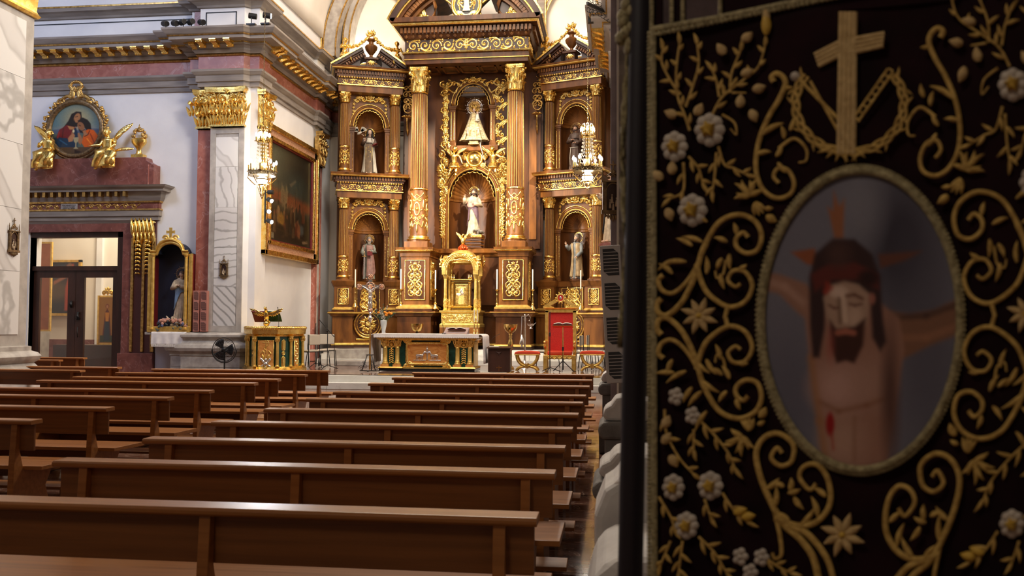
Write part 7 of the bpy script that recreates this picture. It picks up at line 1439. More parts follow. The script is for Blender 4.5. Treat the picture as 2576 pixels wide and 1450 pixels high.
# oval picture
cm = at(197, 327, YT-.12); Wm, Hm = (at(258, 327, YT-.12).x-at(134, 327, YT-.12).x)/2, (at(197, 262, YT-.12).z-at(197, 390, YT-.12).z)/2
t = empty('oval_picture', 'round-framed painting of two bearded men with chalice and host above the chapel door', 'painting', (cm.x, YT-.2, cm.z-Hm))
P_ = Paint(124, 130, 124, 130, (.40, .50, .52)); P_.blob(62, 30, 60, 40, (.30, .42, .44), 1.2); P_.blob(66, 38, 34, 30, (.72, .64, .45), 1.3, al=.8); P_.poly([(0, 72), (124, 72), (124, 130), (0, 130)], (.30, .36, .33), 3); P_.poly([(0, 66), (30, 63), (60, 68), (95, 63), (124, 66), (124, 76), (0, 76)], (.28, .33, .42), 2); P_.blob(64, 62, 50, 6, (.60, .52, .48), 1, al=.5)
P_.poly([(50, 26), (62, 20), (74, 22), (76, 38), (68, 52), (56, 62), (38, 62), (28, 74), (30, 60), (42, 44)], (.10, .06, .04), 2); P_.poly([(10, 92), (20, 66), (38, 54), (54, 58), (62, 62), (56, 84), (44, 100), (12, 100)], (.42, .08, .09), 2); P_.poly([(2, 90), (14, 84), (40, 88), (50, 100), (52, 112), (12, 112)], (.05, .18, .28), 2); P_.poly([(52, 66), (62, 62), (68, 80), (66, 112), (44, 112), (50, 90)], (.06, .16, .26), 2); P_.poly([(40, 56), (58, 60), (56, 66), (46, 66)], (.68, .48, .28), 1.5)
P_.blob(64, 37, 8, 13, (.62, .42, .26), .2, .3); P_.poly([(56, 40), (60, 48), (70, 50), (68, 56), (62, 60), (56, 54)], (.10, .06, .04), 1.5); P_.line([(60, 34), (65, 33)], .8, (.1, .05, .03)); P_.line([(66, 44), (70, 45)], 1, (.35, .12, .1))
P_.poly([(66, 44), (78, 36), (90, 42), (98, 52), (100, 66), (90, 70), (80, 58), (70, 56)], (.09, .05, .035), 2); P_.blob(74, 58, 8, 12, (.55, .36, .23), .2, -.5); P_.poly([(68, 64), (76, 70), (84, 66), (80, 76), (72, 74)], (.09, .05, .04), 2); P_.line([(69, 55), (73, 57)], .8, (.12, .06, .04))
P_.poly([(84, 70), (92, 66), (106, 68), (118, 84), (120, 102), (108, 112), (84, 112), (76, 100)], (.78, .33, .03), 2); P_.poly([(78, 70), (84, 68), (92, 80), (84, 84)], (.62, .42, .28), 1.5); P_.line([(84, 84), (92, 80), (96, 70)], 1, (.25, .06, .03)); P_.line([(98, 78), (108, 100)], 1.5, (.55, .2, .02)); P_.line([(90, 90), (104, 108)], 1.5, (.9, .5, .12))
P_.poly([(42, 88), (48, 80), (56, 74), (60, 82), (54, 96), (44, 98)], (.66, .45, .30), 2); P_.poly([(66, 76), (70, 74), (80, 92), (74, 106), (68, 98)], (.60, .40, .27), 2); P_.line([(52, 76), (54, 68)], 1.2, (.66, .45, .3)); P_.blob(56, 70, 2.5, 4, (.85, .78, .6)); P_.line([(20, 72), (16, 86)], 2, (.55, .15, .15)); P_.line([(30, 62), (28, 86)], 1.5, (.3, .05, .07)); P_.line([(22, 92), (40, 104)], 1.5, (.12, .32, .45))
P_.poly([(0, 111), (124, 111), (124, 130), (0, 130)], (.30, .22, .14), 1); P_.poly([(56, 86), (69, 86), (68, 96), (64, 101), (64, 110), (69, 115), (56, 115), (61, 110), (61, 101), (57, 96)], (.62, .58, .44), 1); P_.poly([(60, 117), (78, 124), (60, 127)], (.12, .05, .03), 2); P_.grain(.12)
P_.mesh('canvas', lambda u, v: ((u/62-1)*Wm, -.02, Hm*2*(1-v/130)), G['paint'], t, mask=lambda u, v: ((u-62)/62)**2+((v-65)/65)**2 < 1.02, world=False)
o = Orn(lambda u, v, w: (u, -.03-w, v)); n_ = 48; o.strip([((Wm+.05)*cos(2*pi*i/n_), Hm+(Hm+.05)*sin(2*pi*i/n_)) for i in range(n_+1)], .075, .09); o.strip([((Wm+.13)*cos(2*pi*i/n_), Hm+(Hm+.13)*sin(2*pi*i/n_)) for i in range(n_+1)], .045, .05); build('frame', o.mb, G['brownframe'] if 'brownframe' in G else G.setdefault('brownframe', noisy('bronzed_frame', (.13, .085, .045), (.30, .20, .10), 18, rough=.38, metal=.7)), t, sm=True)
o = Orn(lambda u, v, w: (u, -.06-w, v)); r6 = random.Random(4)
for i in range(46): a = r6.uniform(-.05, .95) if i % 2 else pi-r6.uniform(-.05, .95); k_ = r6.uniform(.14, .24); o.bud(((Wm+k_)*cos(a)), Hm+(Hm+k_)*sin(a), r6.uniform(.03, .055), .06)
for s in (-1, 1): o.spiral(s*.42, 2*Hm+.02, .12, 1.4, (0 if s > 0 else pi), s, .04); o.path([(s*.45, 2*Hm+.08), (s*.25, 2*Hm+.2), (s*.10, 2*Hm+.16), (s*.08, 2*Hm+.35), (s*.2, 2*Hm+.5)], .05, 4); o.acan(s*.12, 2*Hm+.15, pi/2, .3, .12, s*.4)
for i in range(22): a = 2*pi*i/22; o.bud(.17*cos(a), 2*Hm+.47+.13*sin(a), .045, .05)
build('frame_crest', o.mb, G['golddk'], t, sm=True)
# angels and urn on the attic
def drape(b, V, h):
    P0 = V['pel']
    for s in (-1, 1):
        kn, ft = V['kn'+'LR'[s > 0]], V['ft'+'LR'[s > 0]]; b.tube([P0+Vector((0, 0, .02*h)), (P0+kn)/2+Vector((0, 0, .02*h)), kn, kn*.5+ft*.5, ft*.9+kn*.1], [.13*h, .12*h, .105*h, .095*h, .11*h], 14)
    b.grid(lambda u, v: P0+Vector((.12*h*(1+.5*v)*cos(2*pi*u)*(1+.12*sin(10*pi*u)), (-.06-.10*v)*h+.10*h*sin(2*pi*u), .12*h-.42*h*v)), 40, 8, closed=True)
    b.grid(lambda u, v: V['ch']+Vector(((.115+.01*sin(12*pi*u))*cos(2*pi*u)*h, .09*sin(2*pi*u)*h, (.06-.22*v)*h)), 30, 5, closed=True)
for s, pxa, lab in ((-1, 117, 'large gilded seated angel left of the round picture over the chapel door'), (1, 272, 'large gilded seated angel with raised wing, right of the round picture')):
    c = at(pxa, 396, YT-.45); J = dict(pel=(0, 0, .05), ch=(-.02*s, -.04, .30), nk=(-.02*s, -.05, .40), hd=(-.05*s, -.07, .49), shL=(-.11, -.03, .35), shR=(.11, -.03, .35), elL=(-.17, -.10, .22), elR=(.17, -.10, .22), haL=(-.12 if s < 0 else -.34, -.16, .26 if s < 0 else .20), haR=(.20 if s < 0 else .08, -.16, .30 if s < 0 else .14), knL=(-.12, -.20, .02), knR=(.12, -.20, .02), ftL=(-.15 if s < 0 else -.20, -.16, -.28), ftR=(.06, -.14, -.20))
    wg = [((-.05, .05, .34), (-.75, .12, .75), (0, 1, 0), .55, -.0+.9), ((.05, .05, .34), (.75, .12, .75), (0, -1, 0), .55, .9)]
    if s < 0: wg = wg[:1]
    else: wg = [wg[1], ((.12, .0, .12), (1, .05, .1), (0, -1, 0), .40, .5)]
    cherub('seated_angel', lab, (c.x, YT-.36, ya1+.03-.0), 0, 1.30, J, wings_=wg, cloth=drape, group=None, vox=.014)
c = at(347, 400, YT-.2); t = empty('gilt_urn', 'gilded footed urn filled with fruit at the right end of the red attic', 'urn', (c.x, YT-.16, ya1)); b = MB(); b.box(-.17, -.1, 0, .17, .1, .10); b.lathe([(.12, .10), (.08, .15), (.06, .24), (.10, .30), (.19, .40), (.21, .44), (.22, .52), (.18, .55)], 20, sy=.6); build('urn_body', b, G['gold'], t, sm=2); b = MB()
for i in range(30): a, e = r6.uniform(0, 2*pi), r6.uniform(0, 1.5); b.ell((.19*cos(a)*cos(e), .1*sin(a)*cos(e), .58+.24*sin(e)), (.045, .04, .045), 6, 5)
b.tube([(-.02, 0, .75), (0, 0, .95)], [.05, .005], 6); build('fruit', b, G['golddk'], t, sm=True)
# shrine with virgin
sx0, sx1 = at(384, 750, YT-.2).x, at(494, 750, YT-.2).x; sz0, sz1, szt = zz8(832, YT-.3), zz8(641, YT-.3), zz8(613, YT-.3); cx = (sx0+sx1)/2; hw = (sx1-sx0)/2-.02
t = empty('arched_shrine', 'gold-framed arched shrine with dark blue interior on the left wall', 'shrine', (cx, YT-.2, sz0)); A = [(-hw+.06, 0), (-hw+.06, sz1-sz0), (-hw*.62, sz1-sz0)]+arc(0, sz1-sz0, hw*.62, szt-sz1, 180, 0, 12)[1:-1]+[(hw*.62, sz1-sz0), (hw-.06, sz1-sz0), (hw-.06, 0)]
navy = mat('navy_shrine_interior', (.008, .012, .03), .6); build('back_board', MB().prism(A, .14, .17), navy, t)
b = MB(); [b.add([(p_[0], y, p_[1]) for y in (-.25, .17) for p_ in (A[i], A[i+1])]+[(p_[0], y, p_[1]+.02) for y in (-.25, .17) for p_ in (A[i], A[i+1])], [(0, 1, 3, 2), (4, 6, 7, 5), (0, 4, 5, 1)]) for i in range(1, len(A)-2)]; build('case_top', b, navy, t)
for x in (-hw+.02, hw-.06): build('case_side', MB().box(x, -.25, 0, x+.04, .17, sz1-sz0), G['bookred'], t)
o = Orn(lambda u, v, w: (u, -.26-w, v)); B_ = [(x*1.0, z) for x, z in A]; o.strip(A[1:-1], .05, .06); o.strip([(x, z+.07) for x, z in A[1:-1]], .035, .10); build('gilt_arch', o.mb, G['goldflat'], t, sm=True)
Hs = sz1-sz0
for s in (-1, 1): b = MB(); colmn(b, s*(hw-.14), -.28, .04, Hs-.02, .045, .1); build('column', b, G['goldflat'], t, sm=2); build('gilt_stile', MB().box(s*(hw-.03)-.05, -.27, 0, s*(hw-.03)+.05, -.2, Hs), G['goldflat'], t, bev=.01)
build('gilt_sill', MB().box(-hw, -.3, -.03, hw, -.2, .12), G['goldflat'], t, bev=.01); b = MB(); zc_ = szt-sz0+.08; b.prism([(.03*x, zc_+.14+.03*z_) for x, z_ in ((-1, -4), (1, -4), (1.2, 1), (4, .6), (4, 3.4), (1.2, 3), (1.4, 6), (-1.4, 6), (-1.2, 3), (-4, 3.4), (-4, .6), (-1.2, 1))], -.28, -.25); build('gilt_cross', b, G['goldflat'], t, bev=.004)
o = Orn(lambda u, v, w: (u, -.26-w, v)); [o.spiral(s*.13, zc_+.03, .09, 1.4, (0 if s > 0 else pi), s, .03) for s in (-1, 1)]; o.path([(-.3, zc_-.09), (0, zc_+.02), (.3, zc_-.09)], .04, 6); build('crest_scrolls', o.mb, G['goldflat'], t, sm=True)
p = at(452, 803, YT-.2); skyb, creamr = clothm('sky_blue_mantle', (.16, .25, .38)), clothm('gilt_cream_robe', (.48, .38, .26))
tv, hc, r = figure('virgin_statue', 'statue of a long-haired woman in cream robe and blue mantle inside the wall shrine', 'statue', (p.x, YT-.18, sz0+.28), 1.35, creamr, skin=SK2, rz=.15, mantle=skyb, mz=(lambda u: .22+.35*abs(sin(pi*u*1.1)), lambda u: .66, -pi/2-1.0, -pi/2+2.6), arms=(((-.10, 0, .77), (-.15, -.04, .64), (-.02, -.13, .70), (1, -.3, .2)), ((.10, 0, .77), (.15, -.04, .64), (.03, -.13, .69), (-1, -.3, .2))), hair=mat('chestnut_hair', (.10, .05, .025), .6), hairl=.16, sleeve=creamr, turn=-.3, sway=.02)
halo(tv, hc+Vector((0, .05, .02)), .17, G['golddk'], 22, .005); b = MB()
for i in range(16): a = i*.9; b.ell((.2*cos(a)*r6.uniform(.5, 1), -.05+.10*sin(a), -.04+r6.uniform(-.12, .1)), (.08, .07, .06), 8, 6)
head_pts(b, (-.14, -.18, .06), .05); head_pts(b, (.10, -.2, .0), .05); b.tube([(-.2, -.12, -.02), (-.32, -.14, .12)], [.03, .015], 6); build('cloud_and_cherubs', b, creamr, tv, sm=True)
sh = struct('trim_43', MB().box(sx0-.05, YT-.48, sz0-.10, sx1+.35, YT+.02, sz0-.03), G['rock'], bev=.01); build('shelf_bracket', MB().box(sx0+.2, YT-.3, sz0-.2, sx1-.1, YT, sz0-.1), G['rock'], sh, world=True); build('dado', MB().box(x_b+.05, YT-.06, 0, -11.9, YT+.02, sz0-.25), mat('lilac_grey_dado', (.36, .325, .34), .8), sh, world=True)
c0, c1 = at(381, 850, YT-.5).x, at(469, 850, YT-.5).x; b = MB(); b.grid(lambda u, v: (c0+(c1-c0)*u-.02*(v-.5)*(1-2*u), (YT-.52+.02*sin(26*u)*max(0, v-.4)) if v > .4 else YT-.1-.42*v/.4, sz0-.02 if v < .4 else sz0-.02-.34*(v-.4)/.6), 60, 16); thing('lace_cloth', b, G['cloth'], 'white fringed cloth hanging over the shelf below the shrine', 'cloth', thick=.008, sm=True)
b = MB(); 
for i in range(50): x = c0+.02+(c1-c0-.04)*i/49; b.tube([(x, YT-.53, sz0-.34), (x+.003, YT-.535, sz0-.42)], .006, 4)
o2 = thing('lace_fringe', b, G['cloth'], 'white thread fringe along the lower edge of the shelf cloth', 'fringe'); o2['kind'] = 'stuff'
t = empty('flower_arrangement', 'low arrangement of peach roses and blue flowers in front of the shrine', 'flowers', (at(434, 830, YT-.42).x, YT-.42, sz0-.02))
pe, bl, lf_ = mat('peach_petals', (.55, .27, .19), .7), mat('dusty_blue_petals', (.12, .13, .22), .7), mat('bluish_leaves', (.07, .09, .09), .7)
for i in range(34):
    a, e = r6.uniform(0, 2*pi), r6.uniform(.15, 1.5); x, y, z_ = .42*cos(a)*cos(e*.7), .12*sin(a)*cos(e)-.04, .08+.24*sin(e); b = MB(); rr = r6.uniform(.035, .055)
    for k in range(6): b.ell((rr*.55*cos(k*1.05), -rr*.3, rr*.55*sin(k*1.05)), (rr*.55, rr*.4, rr*.55), 6, 4)
    b.ell((0, -rr*.5, 0), rr*.45, 6, 5); f_ = build('blossom', b, pe if i % 3 else bl, t, sm=True); f_.location = (x, y, z_)
b = MB()
for i in range(60): a, e = r6.uniform(0, 2*pi), r6.uniform(0, 1.4); b.ell((.5*cos(a)*cos(e*.8), .14*sin(a)*cos(e), .03+.3*sin(e)), (.04, .012, .02), 6, 4, Matrix.Rotation(r6.uniform(0, 3), 3, 'Y'))
build('leaves', b, lf_, t)['kind'] = 'stuff'
# column loudspeakers
def line_speaker(label, loc, rz, w, h, m, mg, n=4, tilt=0, d=.14):
    t = empty('column_speaker', label, 'speaker', loc, rz); T = Matrix.Rotation(tilt, 4, 'Y'); build('cabinet', MB(T).box(-w/2, -d/2, 0, w/2, d/2, h), m, t, bev=.006); H_ = h/n
    for k in range(n):
        z0 = H_*k+H_*.12; z1 = H_*(k+1)-H_*.10; c = w*.22; P = [(-w*.36+c, z0), (w*.38, z0), (w*.38, z1-c), (w*.38-c, z1), (-w*.36, z1), (-w*.36, z0+c)]; g = build('grille', MB(T).prism(P, -d/2-.004, -d/2+.002), mg, t); b = MB(T)
        for j in range(7): z_ = z0+(z1-z0)*(j+1)/8; e0 = -w*.36+max(0, c-(z_-z0)); e1 = w*.38-max(0, z_-(z1-c)); b.box(e0+.004, -d/2-.007, z_-.003, e1-.004, -d/2-.003, z_+.003)
        build('grille_bars', b, m, t)
    return t
pk_, dk_ = mat('pink_speaker_paint', (.42, .17, .13), .6), mat('grille_brown', (.09, .04, .035), .7)
for px0_, px1_, lab in ((487, 503, 'left'), (505, 523, 'right')): q0, q1 = at((px0_+px1_)/2, 835, YT-.45), at((px0_+px1_)/2, 732, YT-.45); line_speaker('pink column loudspeaker beside the shrine, %s one of the pair' % lab, (q0.x, YT-.45, q0.z), 0, at(px1_, 800, YT-.45).x-at(px0_, 800, YT-.45).x-.01, q1.z-q0.z, pk_, dk_)
q0, q1 = at(1553, 962, 8.0), at(1534, 620, 8.0); line_speaker('tall light grey column loudspeaker leaning out from the right pier', (q0.x, 8.0, q0.z), 0, .19, q1.z-q0.z, mat('grey_speaker_paint', (.62, .59, .58), .55), mat('dark_grille', (.05, .05, .055), .7), 4, math.atan2(q1.x-q0.x, q1.z-q0.z), .22)
# pedestal fan
q = at(563, 880, 20.6); t = empty('pedestal_fan', 'black round pedestal fan in front of the stone pier base', 'fan', (q.x, 20.6, PZ)); zc_ = q.z-PZ; r_ = .30
b = MB(); [b.tube([(r_*k*cos(a), -.06*(k < 1), zc_+r_*k*sin(a)) for a in [2*pi*i/30 for i in range(30)]], .010 if k == 1 else .003, 5, closed=True) for k in (1, .75, .5, .25)]
for i in range(28): a = 2*pi*i/28; b.tube([(.05*cos(a), -.09, zc_+.05*sin(a)), (r_*.7*cos(a), -.08, zc_+r_*.7*sin(a)), (r_*cos(a), 0, zc_+r_*sin(a))], .0025, 4)
build('wire_guard', b, G['black'], t)
for i in range(3): a0_ = 2*pi*i/3; b = MB(); b.grid(lambda u, v: ((.05+.22*v)*cos(a0_+(u-.5)*(1.3-.1*v)), -.02+.05*(u-.5), zc_+(.05+.22*v)*sin(a0_+(u-.5)*(1.3-.1*v))), 6, 6); build('blade', b, G['blackg'], t, thick=.004, sm=True)
b = MB(); b.ell((0, .06, zc_), (.08, .12, .08), 10, 8); build('motor', b, G['black'], t, sm=True); b = MB(); b.tube([(0, .05, .02), (0, .05, zc_-.05)], .018, 8); b.lathe([(.2, 0), (.19, .02), (.03, .04)], 20, c=(0, .05, 0)); build('stand', b, G['black'], t); b = MB(); b.tube([((r_+.03)*cos(a), .02, zc_+(r_+.03)*sin(a)) for a in [pi+pi*i/16 for i in range(17)]], .012, 6); build('yoke', b, G['black'], t)
# stations of the cross
def station(label, loc, rz, h):
    t = empty('station_plaque', label, 'plaque', loc, rz); k = h; m = G['brownframe']
    b = MB(); b.box(-.19*k, -.05*k, .16*k, .19*k, 0, .22*k); b.box(-.17*k, -.04*k, .2*k, -.11*k, 0, .66*k); b.box(.11*k, -.04*k, .2*k, .17*k, 0, .66*k); b.box(-.19*k, -.05*k, .66*k, .19*k, 0, .69*k); build('frame', b, m, t, bev=.003*k)
    o = Orn(lambda u, v, w: (u, -.02*k-w, v)); A_ = arc(0, .52*k, .11*k, .13*k, 0, 180, 12); o.strip([(.11*k, .22*k)]+A_+[(-.11*k, .22*k)], .012*k, .02*k); o.spiral(-.07*k, .74*k, .045*k, 1.3, 0, 1, .013*k); o.spiral(.07*k, .74*k, .045*k, 1.3, pi, -1, .013*k); o.flower(0, .80*k, .07*k, 6)
    for s in (-1, 1): o.strip([(s*.17*k, .69*k), (s*.17*k, .86*k)], [.014*k, .004*k], .02*k); o.bud(s*.17*k, .80*k, .016*k)
    o.strip([(0, .84*k), (0, 1.0*k)], .012*k); o.strip([(-.045*k, .94*k), (.045*k, .94*k)], .012*k)
    for i in range(7): o.leaf(-.12*k+.04*k*i, .16*k, -pi/2, .12*k*(1-abs(i-3)*.18), .025*k)
    build('carved_crest', o.mb, m, t, sm=True); build('scene_back', MB().box(-.11*k, -.012*k, .2*k, .11*k, -.001, .66*k), G['wooddk'], t); b = MB()
    for x, z_ in ((-.05, .3), (.0, .26), (.05, .33), (-.02, .38)): b.tube([(x*k, -.02*k, z_*k-.05*k), (x*k, -.025*k, z_*k+.06*k)], [.026*k, .012*k], 6); b.ell((x*k, -.025*k, z_*k+.08*k), .014*k, 6, 5)
    build('relief_figures', b, creamr, t, sm=True); return t
q = atx(32, 652, -9.73); q1 = atx(32, 548, -9.73); station('carved wooden station plaque on the white marble pier at the left edge', (-9.73, q.y, q.z), pi/2, q1.z-q.z)
q, q1 = at(563, 706, YP-.03), at(563, 643, YP-.03); station('small carved station plaque on the grey-framed marble pilaster', (q.x, YP-.03, q.z), 0, q1.z-q.z)
q, q1 = at(1541, 565, 9.17), at(1541, 405, 9.17); station('dark station plaque seen sideways on the purple-grey right pier', (-.02, 9.18, q.z), .2, (q1.z-q.z))
# pulpit
def Pp(px, Y): return Vector((at(px, 880, Y).x, Y))
V = [Pp(622, 21.3), Pp(627, 20.8), Pp(641.5, 20.4), Pp(697.5, 20.4), Pp(731, 20.7), Pp(760, 21.3), Pp(758, 22.0), Pp(635, 22.0)]; cen = sum(V, Vector((0, 0)))/8
zb_, zt_ = PZ, at(690, 846, 20.5).z; ztop = at(690, 822, 20.4).z
t = empty('gilded_pulpit', 'polygonal green and gold pulpit with columns and amber relief panels', 'pulpit', (cen.x, cen.y, PZ)); rel = lambda k=1: [tuple((v-cen)*k) for v in V]; h1, h2 = zt_-PZ, ztop-PZ
build('green_body', MB().prism(rel(.97), .1, h1, 'z'), G['green'], t); cl_ = rel(1)
def mo(n, prof, m, **k): return build(n, MB().molding(cl_, prof, closed=True), m, t, **k)
mo('gilt_base', [(-.1, 0), (.12, 0), (.12, .05), (.06, .09), (.03, .12), (-.1, .12)], G['gold'], sm=2); mo('gilt_cornice', [(-.1, h1-.01), (.02, h1-.01), (.04, h1+.03), (.08, h1+.05), (.09, h2-.07), (.03, h2-.06)], G['gold'], sm=2); build('top_board', MB().prism(rel(1.08), h2-.08, h2-.03, 'z'), G['goldflat'], t)
b = MB()
for a_, c_ in zip(cl_, cl_[1:]+cl_[:1]):
    a_, c_ = Vector(a_)*1.10, Vector(c_)*1.10; L = (c_-a_).length; n_ = max(2, int(L/.055)); d = (c_-a_).normalized()
    for i in range(n_): p_ = a_+(c_-a_)*(i+.5)/n_; Mx = Matrix.Rotation(atan2(d.y, d.x), 3, 'Z') @ Matrix.Rotation(.6, 3, 'Y'); b.ell((p_.x, p_.y, h2-.04), (.036, .04, .046), 7, 5, Mx)
build('rope_moulding', b, G['gold'], t, sm=True)
for v in cl_[:7]: b = MB(); colmn(b, v[0]*1.02, v[1]*1.02, .12, h1, .038, .13); cc = build('column', b, G['goldflat'], t, sm=2); o = Orn(lambda u, v_, w, v=v: (v[0]*1.02+(.042+w+.12*max(0, v_-h1+.13))*cos(u), v[1]*1.02+(.042+w+.12*max(0, v_-h1+.13))*sin(u), v_)); [o.leaf(k*pi/4, h1-.14, pi/2, .10, .3, 0, .02) for k in range(8)]; build('capital_leaves', o.mb, G['gold'], cc, sm=True)
def facefn(i, off=.0): a_, c_ = Vector(cl_[i]), Vector(cl_[i+1]); d = (c_-a_).normalized(); n_ = Vector((d.y, -d.x)); mid = (a_+c_)/2; return (lambda u, v, w: tuple((mid+d*u+n_*(off+w-.02)).to_3d()+Vector((0, 0, v)))), (c_-a_).length
f, L = facefn(2); w2 = .20; zc_ = h1*.52; hh = h1*.36
def slab(f, x0, z0, x1, z1, th, m, name): b = MB(); b.add([f(x, z_, w) for w in (0, th) for x, z_ in ((x0, z0), (x1, z0), (x1, z1), (x0, z1))], [(3, 2, 1, 0), (4, 5, 6, 7), (0, 1, 5, 4), (1, 2, 6, 5), (2, 3, 7, 6), (3, 0, 4, 7)]); return build(name, b, m, t)
slab(f, -w2, zc_-hh, w2, zc_+hh, .03, G['amber'], 'amber_panel'); o = Orn(lambda u, v, w: f(u, v, w+.03)); o.strip([(-w2, zc_-hh), (w2, zc_-hh), (w2, zc_+hh), (-w2, zc_+hh), (-w2, zc_-hh)], .014); build('panel_frame', o.mb, G['gold'], t, sm=True)
o = Orn(lambda u, v, w: f(u, v, w+.03)); z8 = zc_+hh*.4; o.strip([(0, z8-.12), (0, z8+.2)], .014); o.strip([(-.09, z8+.14), (.09, z8+.14)], .012); o.path([(.02, z8-.06), (-.05, z8), (.06, z8+.08), (.05, z8+.18), (-.03, z8+.17)], .012, 4)
for s in (-1, 1): o.path([(s*.13, zc_-hh*.05), (s*.12, z8-.12), (s*.06, z8-.08), (s*.01, zc_-hh*.5)], .014, 5); o.leaf(s*.09, zc_-hh*.1, -pi/2+s*-.3, .16, .04)
build('serpent_and_tablets', o.mb, G['goldflat'], t, sm=True); o = Orn(lambda u, v, w: f(u, v, w+.03)); z8 = zc_-hh*.72; o.bud(0, z8-.04, .065, .05)
for s in (-1, 1): o.leaf(s*.04, z8, (.9 if s > 0 else pi-.9), .16, .04); o.bud(s*.11, z8+.07, .035); o.leaf(s*.05, z8-.06, (-.5 if s > 0 else pi+.5), .11, .03); o.bud(s*.06, z8+.02, .04)
o.bud(0, z8+.07, .04); o.leaf(0, z8-.08, -pi/2, .08, .04); build('silver_winged_head', o.mb, G['silver'], t, sm=True)
for i in (1, 3, 5):
    f, L = facefn(i)
    for z0_, z1_ in ((h1*.14, h1*.43), (h1*.60, h1*.90)):
        o = Orn(lambda u, v, w: f(u, v, w+.0)); P8_ = [(-.035, z0_), (.035, z0_), (.045, z0_+.04), (.045, z1_-.04), (0, z1_), (-.045, z1_-.04), (-.045, z0_+.04), (-.035, z0_)]; o.strip(P8_, .014); slab(f, -.03, z0_+.02, .03, z1_-.03, .02, G['yel'], 'gilt_tablet'); build('tablet_frame', o.mb, G['gold'], t, sm=True)
    o = Orn(f); o.ring(0, h1*.515, .04, .04, .014, 14); o.bud(0, h1*.515, .02); build('rosette', o.mb, G['gold'], t, sm=True)
f, L = facefn(4); slab(f, -.10, h1*.14, .10, h1*.92, .02, G['amber'], 'amber_panel'); o = Orn(lambda u, v, w: f(u, v, w+.02)); o.strip([(-.10, h1*.14), (.10, h1*.14), (.10, h1*.92), (-.10, h1*.92), (-.10, h1*.14)], .012); [o.bud(.03*(-1)**k, h1*(.2+.07*k), .035, .04) for k in range(10)]; build('gilt_relief', o.mb, G['gold'], t, sm=True)
q = at(666, 818, 20.6); t = empty('eagle_lectern', 'golden eagle with spread wings on a ball carrying the book, on the pulpit', 'lectern', (q.x, 20.7, ztop-.03)); b = MB(); b.ell((0, 0, .10), .075, 14, 10); b.lathe([(.06, 0), (.05, .02)], 12); build('ball', b, G['brass'], t, sm=True)
b = MB(); b.ell((0, 0, .30), (.07, .07, .13), 12, 9, Matrix.Rotation(.25, 3, 'X')); b.tube([(0, -.02, .38), (0, -.05, .45), (0, -.08, .49)], [.05, .038, .035], 10); b.ell((0, -.09, .50), (.035, .045, .033), 10, 7); b.tube([(.0, -.12, .50), (.0, -.16, .485), (0, -.165, .465)], [.017, .01, .003], 6); b.tube([(0, .03, .22), (.03, .08, .12)], [.05, .07], 8, sq=.3)
for s in (-1, 1): b.tube([(s*.03, -.02, .22), (s*.035, -.03, .17)], [.02, .014], 6)
build('body', b, G['brass'], t, sm=True)
for s in (-1, 1): b = MB(); feathers(b, (s*.05, 0, .36), (s*.95, -.05, .28), (0, s, 0), .42, n=8, rows=3, spread=1.5); build('wing', b, G['brass'], t, sm=True)
q = at(667, 790, 20.7); bk = empty('open_book', 'large open book with red cover on the pulpit eagle', 'book', (q.x+.02, 20.72, q.z-.1), .12); M_ = Matrix.Translation((0, 0, .12)) @ Matrix.Rotation(-.75, 4, 'X'); b = MB(M_); b.box(-.36, -.05, 0, .0, .34, .02); build('red_cover', b, G['bookred'], bk); b = MB(M_); b.box(.0, -.05, -.0, .34, .32, .02); build('dark_cover', b, G['green'], bk); b = MB(M_); b.box(-.33, -.03, .02, .31, .33, .06); build('pages', b, G['book'], bk, bev=.01)
q = at(701, 820, 20.6); micarm('pulpit_microphone', 'thin upright gooseneck microphone on the gilded pulpit', (q.x, 20.6, ztop-.03), [(0, 0, .03), (0, 0, .2), (-.03, 0, .50)])
# big painting on the chancel wall
xw_ = -9.46; ya_, yb_ = atx(664, 500, xw_).y, atx(799, 500, xw_).y; z0_ = atx(664, 640, xw_).z; z1_ = atx(664, 302, xw_).z
t = empty('large_painting', 'huge dark crowd painting in a wide gilded frame on the chancel side wall', 'painting', (xw_, (ya_+yb_)/2, z0_)); Wp, Hp = yb_-ya_, z1_-z0_; fwd = .46
for (n_, a, w_, dd, m) in (('outer_frame', 0, .14, .10, G['gold']), ('flat_frame', .13, .20, .04, noisy('tortoiseshell_frame', (.34, .15, .08), (.58, .36, .24), 9, (1, 2, 2), rough=.35)), ('inner_frame', .32, .10, .08, G['gold']), ('red_fillet', .42, .04, .03, G['bookred'])):
    for (y0_, zz0, y1_, zz1) in ((-Wp/2+a, a, -Wp/2+a+w_, Hp-a), (Wp/2-a-w_, a, Wp/2-a, Hp-a), (-Wp/2+a, a, Wp/2-a, a+w_), (-Wp/2+a, Hp-a-w_, Wp/2-a, Hp-a)): build(n_, MB().box(-.12, y0_, zz0, dd-.03, y1_, zz1), m, t, bev=.015)
P_ = Paint(100, 100, 200, 200, (.15, .15, .125)); P_.blob(20, 15, 50, 35, (.30, .30, .23), 1.3); P_.blob(75, 25, 40, 30, (.09, .09, .08), 1.2); P_.blob(60, 38, 30, 16, (.14, .18, .17), 1.2); P_.poly([(45, 36), (60, 28), (62, 30), (50, 38)], (.40, .33, .24), 2, .6); P_.poly([(0, 45), (100, 50), (100, 66), (0, 58)], (.42, .19, .10), 7, .85); P_.poly([(0, 56), (30, 60), (30, 100), (0, 100)], (.16, .15, .11), 6, .7); P_.poly([(80, 62), (100, 62), (100, 80), (80, 80)], (.10, .15, .17), 5, .8)
P_.poly([(0, 66), (100, 66), (100, 100), (0, 100)], (.085, .055, .035), 8); rp = random.Random(8)
for x, y in ((28, 36), (32, 40), (38, 36), (36, 52)): P_.poly([(x, y), (x+5, y+8), (x+3, y+22), (x-3, y+22)], (.36, .31, .22), 2, .8)
